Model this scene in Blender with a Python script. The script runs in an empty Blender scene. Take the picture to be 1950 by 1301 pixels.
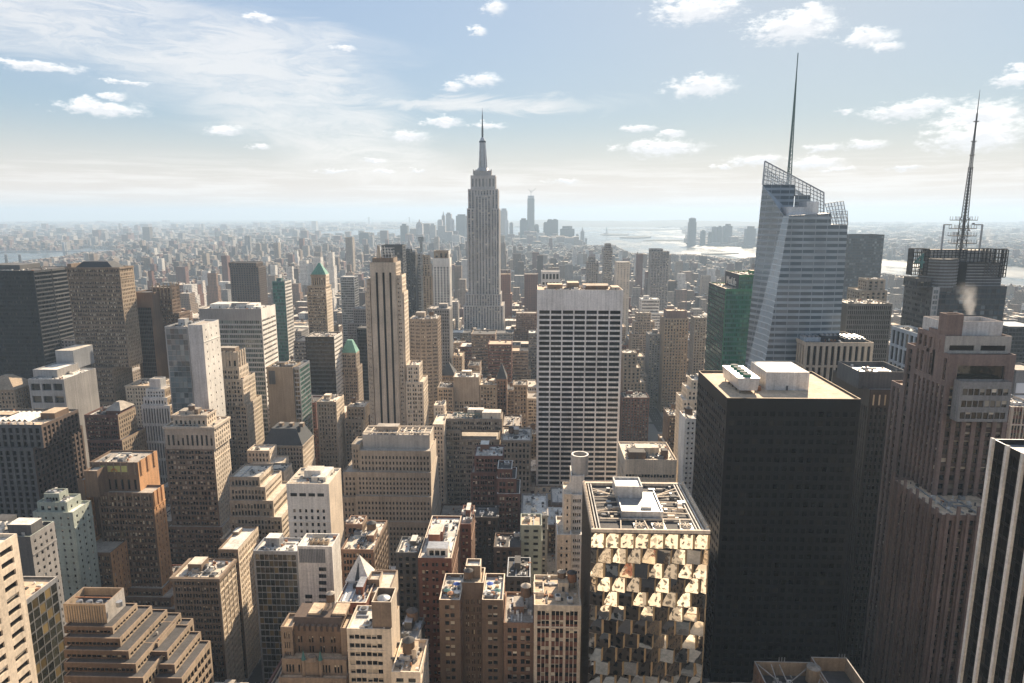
import bpy, math, random
import numpy as np
from mathutils import Vector, Matrix

rad = math.radians
C = bpy.context.scene.collection
SC = bpy.context.scene
# ------------------------------------------------------------------ camera, sun, sky
EYE, PITCH, YAW, FPX = (0.0, 0.0, 260.0), rad(10.6), rad(1.73), 1300.0
SUN_AZ, SUN_EL = 22.0, 31.0          # degrees to the right of the avenue direction (+Y), above the horizon
cam = bpy.data.cameras.new("camera")
cam.sensor_width, cam.lens, cam.clip_start, cam.clip_end = 36, 24, 0.5, 90000
cam_o = bpy.data.objects.new("camera", cam)
C.objects.link(cam_o)
cam_o.location = EYE
cam_o.rotation_euler = (math.pi / 2 - PITCH, 0, YAW)
SC.camera = cam_o
sun = bpy.data.lights.new("sun", 'SUN')
sun.energy, sun.angle, sun.color = 5.0, rad(0.5), (1.0, 0.82, 0.61)
sun_o = bpy.data.objects.new("sun", sun)
C.objects.link(sun_o)
SUNV = Vector((math.sin(rad(SUN_AZ)) * math.cos(rad(SUN_EL)), math.cos(rad(SUN_AZ)) * math.cos(rad(SUN_EL)), math.sin(rad(SUN_EL))))
sun_o.rotation_euler = SUNV.to_track_quat('Z', 'Y').to_euler()
sun_o.location = (0, 0, 900)
SC.view_settings.view_transform = 'Standard'
SC.view_settings.look = 'None'
SC.view_settings.exposure = 1.15
SC.view_settings.gamma = 1
SC.cycles.use_denoising = True
SC.cycles.max_bounces = 7
SC.cycles.diffuse_bounces = 3
SC.cycles.glossy_bounces = 3
SC.cycles.transmission_bounces = 2
SC.cycles.volume_bounces = 0
SC.cycles.transparent_max_bounces = 8
SC.cycles.caustics_reflective = False
SC.cycles.caustics_refractive = False


# the photograph's own pixel grid (1950 x 1301) turned into rays, to lay out the town
_F = (-math.sin(YAW) * math.cos(PITCH), math.cos(YAW) * math.cos(PITCH), -math.sin(PITCH))
_R = (math.cos(YAW), math.sin(YAW), 0.0)
_U = (-math.sin(YAW) * math.sin(PITCH), math.cos(YAW) * math.sin(PITCH), math.cos(PITCH))


def ray(px, py):
    a, b = (px - 975) / FPX, (650.5 - py) / FPX
    return [_F[i] + a * _R[i] + b * _U[i] for i in range(3)]


def at(px, py, Y):
    d = ray(px, py)
    t = Y / d[1]
    return d[0] * t, EYE[2] + d[2] * t


def ground(px, py, z=0.0):
    d = ray(px, py)
    t = (z - EYE[2]) / d[2]
    return d[0] * t, d[1] * t


def pix(x, y, z):
    v = (x, y, z - EYE[2])
    f = sum(v[i] * _F[i] for i in range(3))
    if f < 1e-3:
        return None
    return 975 + FPX * sum(v[i] * _R[i] for i in range(3)) / f, 650.5 - FPX * sum(v[i] * _U[i] for i in range(3)) / f


# ------------------------------------------------------------------ node helpers
class NT:
    def __init__(s, tree):
        s.t = tree

    def n(s, typ, **kw):
        nd = s.t.nodes.new('ShaderNode' + typ)
        for k, v in kw.items():
            if k.startswith('i_'):
                key = k[2:]
                key = int(key) if key.isdigit() else key.replace('_', ' ')
                inp = nd.inputs[key]
                if hasattr(v, 'is_output') or isinstance(v, bpy.types.NodeSocket):
                    s.t.links.new(v, inp)
                else:
                    inp.default_value = v
            else:
                setattr(nd, k, v)
        return nd

    def m(s, op, a, b=None, c=None, clamp=False):
        nd = s.t.nodes.new('ShaderNodeMath')
        nd.operation = op
        nd.use_clamp = clamp
        for i, v in enumerate((a, b, c)):
            if v is None:
                continue
            if isinstance(v, bpy.types.NodeSocket):
                s.t.links.new(v, nd.inputs[i])
            else:
                nd.inputs[i].default_value = v
        return nd.outputs[0]

    def vm(s, op, a, b=None, c=None):
        nd = s.t.nodes.new('ShaderNodeVectorMath')
        nd.operation = op
        for i, v in enumerate((a, b, c)):
            if v is None:
                continue
            if isinstance(v, bpy.types.NodeSocket):
                s.t.links.new(v, nd.inputs[i])
            else:
                nd.inputs[i].default_value = v
        return nd.outputs[1] if op in ('LENGTH', 'DOT_PRODUCT', 'DISTANCE') else nd.outputs[0]

    def mix(s, fac, a, b, typ='MIX'):
        nd = s.t.nodes.new('ShaderNodeMix')
        nd.data_type = 'RGBA'
        nd.blend_type = typ
        for sock, v in ((nd.inputs[0], fac), (nd.inputs[6], a), (nd.inputs[7], b)):
            if isinstance(v, bpy.types.NodeSocket):
                s.t.links.new(v, sock)
            elif isinstance(v, (tuple, list)):
                sock.default_value = (*v[:3], 1)
            else:
                sock.default_value = v
        return nd.outputs[2]

    def ramp(s, v, lo, hi, a=0.0, b=1.0, smooth=False):
        nd = s.t.nodes.new('ShaderNodeMapRange')
        nd.interpolation_type = 'SMOOTHSTEP' if smooth else 'LINEAR'
        s.t.links.new(v, nd.inputs[0])
        for i, x in enumerate((lo, hi, a, b)):
            nd.inputs[i + 1].default_value = x
        return nd.outputs[0]

    def link(s, a, b):
        s.t.links.new(a, b)


# ------------------------------------------------------------------ sky with clouds
W = bpy.data.worlds.new("World")
SC.world = W
W.use_nodes = True
w = NT(W.node_tree)
W.node_tree.nodes.clear()
out = w.n('OutputWorld')
sky = w.n('TexSky', sky_type='NISHITA', sun_disc=False, sun_elevation=rad(SUN_EL), sun_rotation=rad(SUN_AZ),
          altitude=0, air_density=1.0, dust_density=0.6, ozone_density=1.6)
geo = w.n('TexCoord').outputs['Generated']
sep = w.n('SeparateXYZ', i_0=geo)
X, Y_, Z_ = sep.outputs
az = w.m('MULTIPLY', w.m('ARCTAN2', X, Y_), 180 / math.pi)           # degrees right of +Y
el = w.m('MULTIPLY', w.m('ARCSINE', Z_), 180 / math.pi)
ae = w.n('CombineXYZ', i_0=az, i_1=el, i_2=0.0).outputs[0]


def azel(px, py):
    d = ray(px, py)
    return math.degrees(math.atan2(d[0], d[1])), math.degrees(math.atan2(d[2], math.hypot(d[0], d[1])))


n1 = w.n('TexNoise', noise_dimensions='2D', i_Vector=w.vm('MULTIPLY', ae, (0.9, 2.2, 1)), i_Scale=1.0, i_Detail=9.0, i_Roughness=0.66)
n2 = w.n('TexNoise', noise_dimensions='2D', i_Vector=w.vm('MULTIPLY', ae, (0.35, 1.5, 1)), i_Scale=0.45, i_Detail=8.0, i_Roughness=0.6, i_Distortion=0.6)
warp = w.vm('MULTIPLY', w.vm('SUBTRACT', n1.outputs['Color'], (0.5, 0.5, 0.5)), (1.7, 0.9, 0))
aw = w.vm('ADD', ae, warp)
CUM = [(1325, 20, 85, 24), (1510, 52, 85, 28), (1545, 30, 40, 22), (1650, 72, 50, 17), (1690, 88, 28, 8), (1335, 165, 66, 21), (915, 153, 42, 13),
       (862, 165, 24, 9), (1930, 152, 34, 12), (1945, 130, 22, 10), (1715, 212, 60, 15), (1770, 198, 40, 12), (1870, 225, 80, 30), (1860, 262, 90, 26),
       (1255, 282, 85, 17), (1218, 245, 36, 8), (1280, 255, 26, 9), (845, 232, 38, 12), (775, 260, 44, 11), (932, 239, 36, 6), (428, 249, 42, 10), (195, 208, 84, 13),
       (165, 193, 24, 8), (75, 127, 82, 8), (240, 156, 50, 4), (493, 281, 22, 6), (1650, 276, 40, 9), (1375, 319, 22, 5), (640, 326, 50, 4), (730, 327, 26, 4),
       (1075, 345, 32, 6), (1570, 281, 36, 8), (1440, 306, 55, 11), (1545, 312, 60, 13), (1725, 320, 36, 5), (498, 34, 30, 7), (655, 92, 24, 6), (910, 60, 18, 9), (942, 14, 24, 14),
       (710, 305, 30, 5), (1605, 212, 20, 5), (795, 325, 18, 4), (215, 183, 24, 7), (1600, 322, 30, 4)]
dmin = dtop = None
for px, py, hw, hh in CUM:
    a0, e0 = azel(px, py)
    ra, re = .88 * hw / 1300 * 57.3 * math.cos(rad(a0)), .84 * hh / 1300 * 57.3
    l = w.vm('LENGTH', w.vm('MULTIPLY_ADD', aw, (1 / ra, 1 / re, 0), (-a0 / ra, -e0 / re, 0)))
    l2 = w.vm('LENGTH', w.vm('MULTIPLY_ADD', aw, (1 / ra, 1 / re, 0), (-a0 / ra, -e0 / re - .55, 0)))
    dmin = l if dmin is None else w.m('MINIMUM', dmin, l)
    dtop = l2 if dtop is None else w.m('MINIMUM', dtop, l2)
nz = w.m('SUBTRACT', n1.outputs['Fac'], 0.5)
cum = w.ramp(w.m('ADD', dmin, w.m('MULTIPLY', nz, -1.9)), 1.3, 0.3, 0, 1, True)
# soft cirrus sheet across the upper left, its tail to the right, and the low band over the horizon
CIR = [(120, 30, 330, 60), (420, 110, 260, 75), (560, 190, 190, 70), (640, 250, 150, 60), (700, 310, 150, 40), (900, 200, 260, 15), (280, 70, 420, 38), (620, 130, 60, 70), (1010, 205, 110, 10)]
cmin = None
for px, py, hw, hh in CIR:
    a0, e0 = azel(px, py)
    ra, re = hw / 1300 * 57.3 * math.cos(rad(a0)), hh / 1300 * 57.3
    l = w.vm('LENGTH', w.vm('MULTIPLY_ADD', w.vm('ADD', ae, w.vm('MULTIPLY', w.vm('SUBTRACT', n2.outputs['Color'], (.5, .5, .5)), (7, 3, 0))), (1 / ra, 1 / re, 0), (-a0 / ra, -e0 / re, 0)))
    cmin = l if cmin is None else w.m('MINIMUM', cmin, l)
streak = w.n('TexNoise', noise_dimensions='2D', i_Vector=w.vm('MULTIPLY', w.vm('ADD', ae, w.vm('MULTIPLY', n2.outputs['Color'], (6, 3, 0))), (0.16, 1.0, 1)), i_Scale=0.8, i_Detail=9.0, i_Roughness=0.68)
cir = w.m('MULTIPLY', w.ramp(cmin, 1.35, 0.35, 0, 1, True), w.ramp(streak.outputs['Fac'], 0.26, 0.58, 0.2, 1.0))
band_n = w.n('TexNoise', noise_dimensions='2D', i_Vector=w.vm('MULTIPLY', ae, (0.12, 2.2, 1)), i_Scale=0.8, i_Detail=8.0, i_Roughness=0.65)
band = w.m('MULTIPLY', w.ramp(band_n.outputs['Fac'], 0.45, 0.62, 0, 1), w.m('MULTIPLY', w.ramp(el, 0.2, 1.2, 0.5, 1), w.ramp(el, 2.2, 5.0, 0.95, 0, True)))
# overhead and behind: thin scattered cloud
rest_n = w.n('TexNoise', noise_dimensions='3D', i_Vector=geo, i_Scale=3.0, i_Detail=6.0, i_Roughness=0.6)
rest = w.m('MULTIPLY', w.ramp(rest_n.outputs['Fac'], 0.5, 0.75, 0, 0.7), w.ramp(el, 18, 26, 0, 1))
veil = w.m('MAXIMUM', w.m('MAXIMUM', cir, band), rest)
lum = w.vm('DOT_PRODUCT', sky.outputs[0], (0.25, 0.6, 0.15))
soft = w.m('DIVIDE', 4.0, w.m('ADD', lum, 4.0))                 # the bright half of the sky held back
skyc = w.mix(1.0, w.vm('MULTIPLY', sky.outputs[0], w.n('CombineXYZ', i_0=soft, i_1=soft, i_2=soft).outputs[0]), (0.88, 1.0, 1.08), 'MULTIPLY')
skyc = w.mix(0.22, skyc, (4.1, 4.25, 4.35))
low = w.ramp(el, 0.4, 8.0, 1.0, 0.0, True)
skyc = w.mix(w.m('MULTIPLY', low, 0.95), skyc, (4.6, 4.1, 3.75))
c1 = w.mix(w.m('MULTIPLY', veil, 0.62), skyc, (5.4, 5.2, 5.0))
cshade = w.mix(w.ramp(w.m('ADD', w.m('SUBTRACT', dtop, dmin), w.m('MULTIPLY', nz, -1.2)), -.35, .5, 1, 0, True), (4.7, 4.75, 4.9), (6.8, 6.7, 6.5))
c2 = w.mix(w.m('MULTIPLY', cum, 0.88), c1, cshade)
bg = w.n('Background', i_Color=c2, i_Strength=0.092)
w.link(bg.outputs[0], out.inputs[0])


# ------------------------------------------------------------------ materials
_M = {}


def newmat(key):
    m = bpy.data.materials.new(key)
    m.use_nodes = True
    t = NT(m.node_tree)
    b = m.node_tree.nodes['Principled BSDF']
    _M[key] = m
    return m, t, b


WALLS = {    # colours of stone, brick, metal and paint; cream, buff, orange also paint sunlit sides
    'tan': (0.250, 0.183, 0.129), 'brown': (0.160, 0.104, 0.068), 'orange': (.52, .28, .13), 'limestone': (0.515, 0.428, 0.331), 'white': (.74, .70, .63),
    'grey': (0.272, 0.256, 0.240), 'darkgrey': (.10, .098, .096), 'black': (.014, .014, .015), 'navy': (.006, .008, .011), 'travertine': (.74, .70, .66), 'redbrick': (0.168, 0.070, 0.046), 'beige': (0.336, 0.272, 0.208),
    'pink': (.215, .15, .125), 'darkbrown': (0.104, 0.070, 0.051), 'cream': (.68, .57, .44), 'concrete': (0.408, 0.374, 0.332), 'paleblue': (.46, .50, .53),
    'bronze': (.06, .05, .042), 'palegreen': (0.345, 0.375, 0.315), 'buff': (0.344, 0.262, 0.180), 'steel': (0.357, 0.365, 0.374), 'darkred': (0.145, 0.072, 0.056),
    'esb': (.42, .39, .37), 'silver': (.62, .62, .62), 'whitestone': (.70, .66, .60), 'verdigris': (.15, .33, .26), 'slate': (.05, .055, .06),
    'roof_light': (.66, .58, .47), 'roof_mid': (.40, .35, .29), 'roof_tar': (.075, .07, .068), 'roof_pale': (.74, .69, .61), 'roof_tan': (.62, .47, .32),
    'tankwood': (.15, .095, .06), 'rust': (.30, .14, .07), 'green': (.05, .20, .11), 'blue': (.05, .12, .42), 'teal': (.06, .16, .15), 'orangebrick': (0.248, 0.148, 0.096),
    'louver': (.20, .21, .22), 'bark': (.16, .11, .08), 'twig': (.22, .15, .10), 'mural': (.42, .40, .14), 'muralred': (.45, .18, .05),
}


def mat(key):
    if key in _M:
        return _M[key]
    m, t, b = newmat(key)
    if key in WALLS:
        col = WALLS[key]
        pos = t.n('NewGeometry').outputs['Position']
        big = t.n('TexNoise', i_Vector=pos, i_Scale=0.05, i_Detail=4.0, i_Roughness=0.6).outputs['Fac']
        stk = t.n('TexNoise', i_Vector=t.vm('MULTIPLY', pos, (0.9, 0.9, 0.035)), i_Scale=1.0, i_Detail=3.0).outputs['Fac']
        fine = t.n('TexNoise', i_Vector=pos, i_Scale=1.1, i_Detail=3.0, i_Roughness=0.7).outputs['Fac']
        f = t.m('ADD', t.m('ADD', t.m('MULTIPLY', big, 0.45), t.m('MULTIPLY', stk, 0.35)), t.m('MULTIPLY', fine, 0.35))
        f = t.m('MULTIPLY_ADD', t.m('SUBTRACT', f, 0.57), 2.2, 0.93)
        if key.startswith('roof'):
            blot = t.n('TexNoise', i_Vector=t.vm('MULTIPLY', pos, (1, 1, 0)), i_Scale=0.16, i_Detail=6.0, i_Roughness=0.7).outputs['Fac']
            f = t.m('MULTIPLY', f, t.ramp(blot, 0.3, 0.62, 0.62, 1.08))
        rnd = t.n('ObjectInfo').outputs['Random']
        f = t.m('MULTIPLY', f, t.m('ADD', t.m('MULTIPLY', rnd, 0.16), 0.92))
        c = t.mix(1.0, col, t.n('CombineColor', i_0=f, i_1=f, i_2=f).outputs[0], 'MULTIPLY')
        t.link(c, b.inputs['Base Color'])
        b.inputs['Roughness'].default_value = {'black': .32, 'bronze': .4, 'steel': .4, 'silver': .38, 'louver': .5}.get(key, .85)
        if key in ('black', 'navy', 'bronze'):
            b.inputs['Specular IOR Level'].default_value = .18
        if key in ('silver', 'steel'):
            b.inputs['Metallic'].default_value = 0.4
    elif key in GLASS:
        base, blind, frac, rough, tilt, spec = GLASS[key]
        g = t.n('NewGeometry')
        rnd = t.m('FRACT', t.m('ADD', g.outputs['Random Per Island'], t.n('ObjectInfo').outputs['Random']))
        r2 = t.m('FRACT', t.m('MULTIPLY', rnd, 37.7))
        r3 = t.m('FRACT', t.m('MULTIPLY', rnd, 91.3))
        isb = t.m('LESS_THAN', r2, frac)
        bl = t.mix(r3, tuple(x * .35 for x in blind), blind)
        gl = t.mix(r3, tuple(x * .5 for x in base), tuple(x * 1.5 for x in base)) if key != 'g_gem' else t.mix(r3, tuple(x * .9 for x in base), base)
        t.link(t.mix(isb, gl, bl), b.inputs['Base Color'])
        b.inputs['Roughness'].default_value = rough
        b.inputs['Specular IOR Level'].default_value = spec
        wn = t.n('TexWhiteNoise', noise_dimensions='1D', i_W=t.m('MULTIPLY', rnd, 517.0)).outputs['Color']
        pos = g.outputs['Position']
        wav = t.n('TexNoise', i_Vector=pos, i_Scale=0.5, i_Detail=2.0).outputs['Color']
        nn = t.vm('ADD', g.outputs['Normal'], t.vm('MULTIPLY', t.vm('SUBTRACT', wn, (.5, .5, .5)), (tilt, tilt, tilt)))
        nn = t.vm('ADD', nn, t.vm('MULTIPLY', t.vm('SUBTRACT', wav, (.5, .5, .5)), (tilt * .5, tilt * .5, tilt * .5)))
        t.link(t.vm('NORMALIZE', nn), b.inputs['Normal'])
        if key == 'g_gem':
            b.inputs['Metallic'].default_value = 1.0
    elif key in PROC:
        wall, glass, bw, fh, wf, hf = PROC[key]
        g = t.n('NewGeometry')
        p = t.n('SeparateXYZ', i_0=g.outputs['Position']).outputs
        nr = t.n('SeparateXYZ', i_0=g.outputs['True Normal']).outputs
        facing_y = t.m('GREATER_THAN', t.m('ABSOLUTE', nr[1]), 0.6)
        u = t.m('ADD', t.m('MULTIPLY', p[0], facing_y), t.m('MULTIPLY', p[1], t.m('SUBTRACT', 1.0, facing_y)))
        cu, cv = t.m('DIVIDE', u, bw), t.m('DIVIDE', p[2], fh)
        inw = t.m('MULTIPLY', t.m('LESS_THAN', t.m('FRACT', cu), wf), t.m('LESS_THAN', t.m('FRACT', cv), hf))
        inw = t.m('MULTIPLY', inw, t.m('LESS_THAN', t.m('ABSOLUTE', nr[2]), 0.5))
        wn = t.n('TexWhiteNoise', noise_dimensions='2D', i_Vector=t.n('CombineXYZ', i_0=t.m('FLOOR', cu), i_1=t.m('FLOOR', cv)).outputs[0]).outputs
        gl = t.mix(t.ramp(wn[0], 0.55, 1.0, 0, 1), glass, tuple(.55 * x for x in wall))
        nz_ = t.n('TexNoise', i_Vector=t.vm('MULTIPLY', g.outputs['Position'], (.1, .1, .03)), i_Scale=1.0, i_Detail=4.0).outputs['Fac']
        wl = t.mix(t.ramp(nz_, .3, .7, 0, 1), tuple(.75 * x for x in wall), tuple(min(1, 1.1 * x) for x in wall))
        t.link(t.mix(inw, wl, gl), b.inputs['Base Color'])
        t.link(t.ramp(inw, 0, 1, .3 if key.startswith('crystal') else .8, .1), b.inputs['Roughness'])
        hgt = t.m('MULTIPLY', inw, -1.0)
        bp = t.n('Bump', i_Strength=0.6, i_Distance=0.3, i_Height=hgt)
        t.link(bp.outputs[0], b.inputs['Normal'])
    return m


GLASS = {  # base, blind colour, share with blinds drawn, roughness, waviness, reflectivity
    'g_dark': ((.016, .017, .018), (.45, .38, .28), .05, .10, .04, .5),
    'g_lit': ((.012, .011, .010), (.85, .72, .50), .06, .12, .04, .5),
    'g_few': ((.010, .011, .012), (.30, .26, .20), .04, .10, .03, .5),
    'g_black': ((.005, .005, .006), (.04, .036, .032), .08, .14, .02, .12),
    'g_bronze': ((.012, .010, .008), (.035, .03, .026), .3, .2, .02, .35),
    'g_blue': ((.03, .05, .065), (.20, .24, .26), .2, .06, .05, .8),
    'g_pale': ((.12, .15, .16), (.30, .34, .34), .15, .06, .05, .9),
    'g_sage': ((.045, .07, .066), (.20, .26, .24), .2, .06, .05, .8),
    'g_green': ((.012, .105, .072), (.06, .26, .19), .35, .06, .05, .8),
    'g_gold': ((.03, .03, .022), (.20, .15, .07), .25, .05, .10, .9),
    'blind': ((.34, .29, .22), (.82, .72, .57), .4, .35, .0, .5),
    'g_gem': ((.90, .83, .72), (.62, .52, .4), .0, .03, .05, .8),
    'g_grey': ((.05, .055, .06), (.26, .26, .26), .3, .08, .04, .7),
}
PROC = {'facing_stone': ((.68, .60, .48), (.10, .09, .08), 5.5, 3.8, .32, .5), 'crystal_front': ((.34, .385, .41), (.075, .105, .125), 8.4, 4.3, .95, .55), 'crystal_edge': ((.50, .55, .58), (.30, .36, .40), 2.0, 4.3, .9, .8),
        'crystal_flank': ((.30, .34, .37), (.09, .12, .14), 7.0, 4.3, .95, .58)}  # wall, glass, bay, storey, window width, window height


m_, t_, b_ = newmat('screen_glass')
b_.inputs['Base Color'].default_value = (.62, .68, .70, 1)
b_.inputs['Roughness'].default_value = .15
b_.inputs['Alpha'].default_value = .34


# ------------------------------------------------------------------ mesh builder
class MB:
    def __init__(s):
        s.parts = []          # (material, array n x k x 3)

    def add(s, m, arr):
        if isinstance(arr, list) and arr and isinstance(arr[0], list) and len({len(f) for f in arr}) > 1:
            for f in arr:
                s.add(m, [f])
            return
        a = np.asarray(arr, dtype=np.float64)
        if a.ndim == 2:
            a = a[None]
        if len(a):
            s.parts.append((m, a))

    def box(s, m, x0, x1, y0, y1, z0, z1, top=None, bottom=False):
        q = [[(x0, y0, z0), (x1, y0, z0), (x1, y0, z1), (x0, y0, z1)], [(x1, y0, z0), (x1, y1, z0), (x1, y1, z1), (x1, y0, z1)],
             [(x1, y1, z0), (x0, y1, z0), (x0, y1, z1), (x1, y1, z1)], [(x0, y1, z0), (x0, y0, z0), (x0, y0, z1), (x0, y1, z1)]]
        tq = [[(x0, y0, z1), (x1, y0, z1), (x1, y1, z1), (x0, y1, z1)]]
        if bottom:
            q.append([(x0, y1, z0), (x1, y1, z0), (x1, y0, z0), (x0, y0, z0)])
        s.add(m, q)
        s.add(top or m, tq)

    def prism(s, m, poly, z0, z1, top=None):
        n = len(poly)
        s.add(m, [[(*poly[i], z0), (*poly[(i + 1) % n], z0), (*poly[(i + 1) % n], z1), (*poly[i], z1)] for i in range(n)])
        s.add(top or m, [[(*p, z1) for p in poly]])

    def cyl(s, m, x, y, z0, z1, r0, r1=None, n=14, top=None):
        r1 = r0 if r1 is None else r1
        a = [2 * math.pi * i / n for i in range(n)]
        lo = [(x + r0 * math.cos(t), y + r0 * math.sin(t), z0) for t in a]
        hi = [(x + r1 * math.cos(t), y + r1 * math.sin(t), z1) for t in a]
        s.add(m, [[lo[i], lo[(i + 1) % n], hi[(i + 1) % n], hi[i]] for i in range(n)])
        if r1 > 1e-4:
            s.add(top or m, [hi])

    def bar(s, m, p, q, r, n=4):
        p, q = Vector(p), Vector(q)
        d = q - p
        if d.length < 1e-6:
            return
        u = d.cross(Vector((0, 0, 1)) if abs(d.normalized().z) < .95 else Vector((1, 0, 0))).normalized()
        v = d.cross(u).normalized()
        ring = [u * math.cos(t) * r + v * math.sin(t) * r for t in [2 * math.pi * (i + .5) / n for i in range(n)]]
        s.add(m, [[tuple(p + ring[i]), tuple(p + ring[(i + 1) % n]), tuple(q + ring[(i + 1) % n]), tuple(q + ring[i])] for i in range(n)])
        s.add(m, [[tuple(p + k) for k in ring][::-1], [tuple(q + k) for k in ring]])

    def empty(s):
        return not s.parts

    def mesh(s, name, origin=(0, 0, 0)):
        mats, idx = [], []
        for m, a in s.parts:
            if m not in mats:
                mats.append(m)
        vs = np.concatenate([a.reshape(-1, 3) for _, a in s.parts]) - np.array(origin)
        tot = np.concatenate([np.full(len(a), a.shape[1], dtype=np.int32) for _, a in s.parts])
        mi = np.concatenate([np.full(len(a), mats.index(m), dtype=np.int32) for m, a in s.parts])
        me = bpy.data.meshes.new(name)
        me.vertices.add(len(vs))
        me.vertices.foreach_set('co', vs.astype(np.float32).ravel())
        me.loops.add(len(vs))
        me.loops.foreach_set('vertex_index', np.arange(len(vs), dtype=np.int32))
        me.polygons.add(len(tot))
        me.polygons.foreach_set('loop_start', np.concatenate([[0], np.cumsum(tot)[:-1]]).astype(np.int32))
        me.polygons.foreach_set('material_index', mi)
        for m in mats:
            me.materials.append(mat(m))
        me.update(calc_edges=True)
        return me

    def build(s, name, parent=None, origin=(0, 0, 0), kind=None):
        if s.empty():
            return None
        o = bpy.data.objects.new(name, s.mesh(name, origin))
        C.objects.link(o)
        if parent is not None:
            o.parent = parent
        else:
            o.location = origin
        if kind:
            o['kind'] = kind
        return o


def tag(o, label, cat, group=None, kind=None):
    if label:
        o['label'] = label
    if cat:
        o['category'] = cat
    if group:
        o['group'] = group
    if kind:
        o['kind'] = kind
    return o


# ------------------------------------------------------------------ facades
BRNG = np.random.default_rng(12)
BLIND = {'g_dark': [.62, .2, .11, .07], 'g_lit': [.46, .24, .15, .15], 'g_few': [.74, .12, .09, .05]}
PAT = {  # bay, windows per bay, share of the bay, gap, storey, window height share, recess, extra
    'punch': dict(belt=1, bay=2.8, k=1, ww=.5, fh=3.4, wh=.62, rec=.4),
    'small': dict(belt=1, bay=4.6, k=1, ww=.28, fh=3.6, wh=.42, rec=.3),
    'tall': dict(belt=1, bay=2.5, k=1, ww=.46, fh=3.5, wh=.64, rec=.4),
    'pair': dict(belt=1, bay=4.3, k=2, ww=.7, gap=.5, fh=3.4, wh=.64, rec=.4),
    'trip': dict(belt=2, bay=5.4, k=3, ww=.82, gap=.4, fh=3.4, wh=.65, rec=.4),
    'ribbon': dict(bay=7.2, k=4, ww=.95, gap=.3, fh=3.9, wh=.52, rec=.3),
    'vert': dict(bay=2.6, k=1, ww=.5, fh=3.8, wh=.62, rec=.6, spo=-.4),
    'fins': dict(bay=1.7, k=1, ww=.6, fh=3.8, wh=.75, rec=.5, spo=-.3),
    'curtain': dict(bay=1.7, k=1, ww=.9, fh=3.9, wh=.68, rec=.12, spo=-.08),
    'grid': dict(bay=5.0, k=1, ww=.8, fh=3.9, wh=.66, rec=.6),
    'bigwin': dict(bay=5.6, k=1, ww=.66, fh=3.8, wh=.45, rec=.5),
    'loft': dict(belt=2, bay=5.0, k=3, ww=.84, gap=.25, fh=3.7, wh=.6, rec=.3),
}


def st(pat, wall, glass='g_dark', sp=None, **kw):
    d = dict(PAT[pat], wall=wall, glass=glass, sp=sp or wall, gap=PAT[pat].get('gap', 0), spo=PAT[pat].get('spo', 0), top=1.6, bot=0, edge=.8)
    d.update(kw)
    return d


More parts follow.
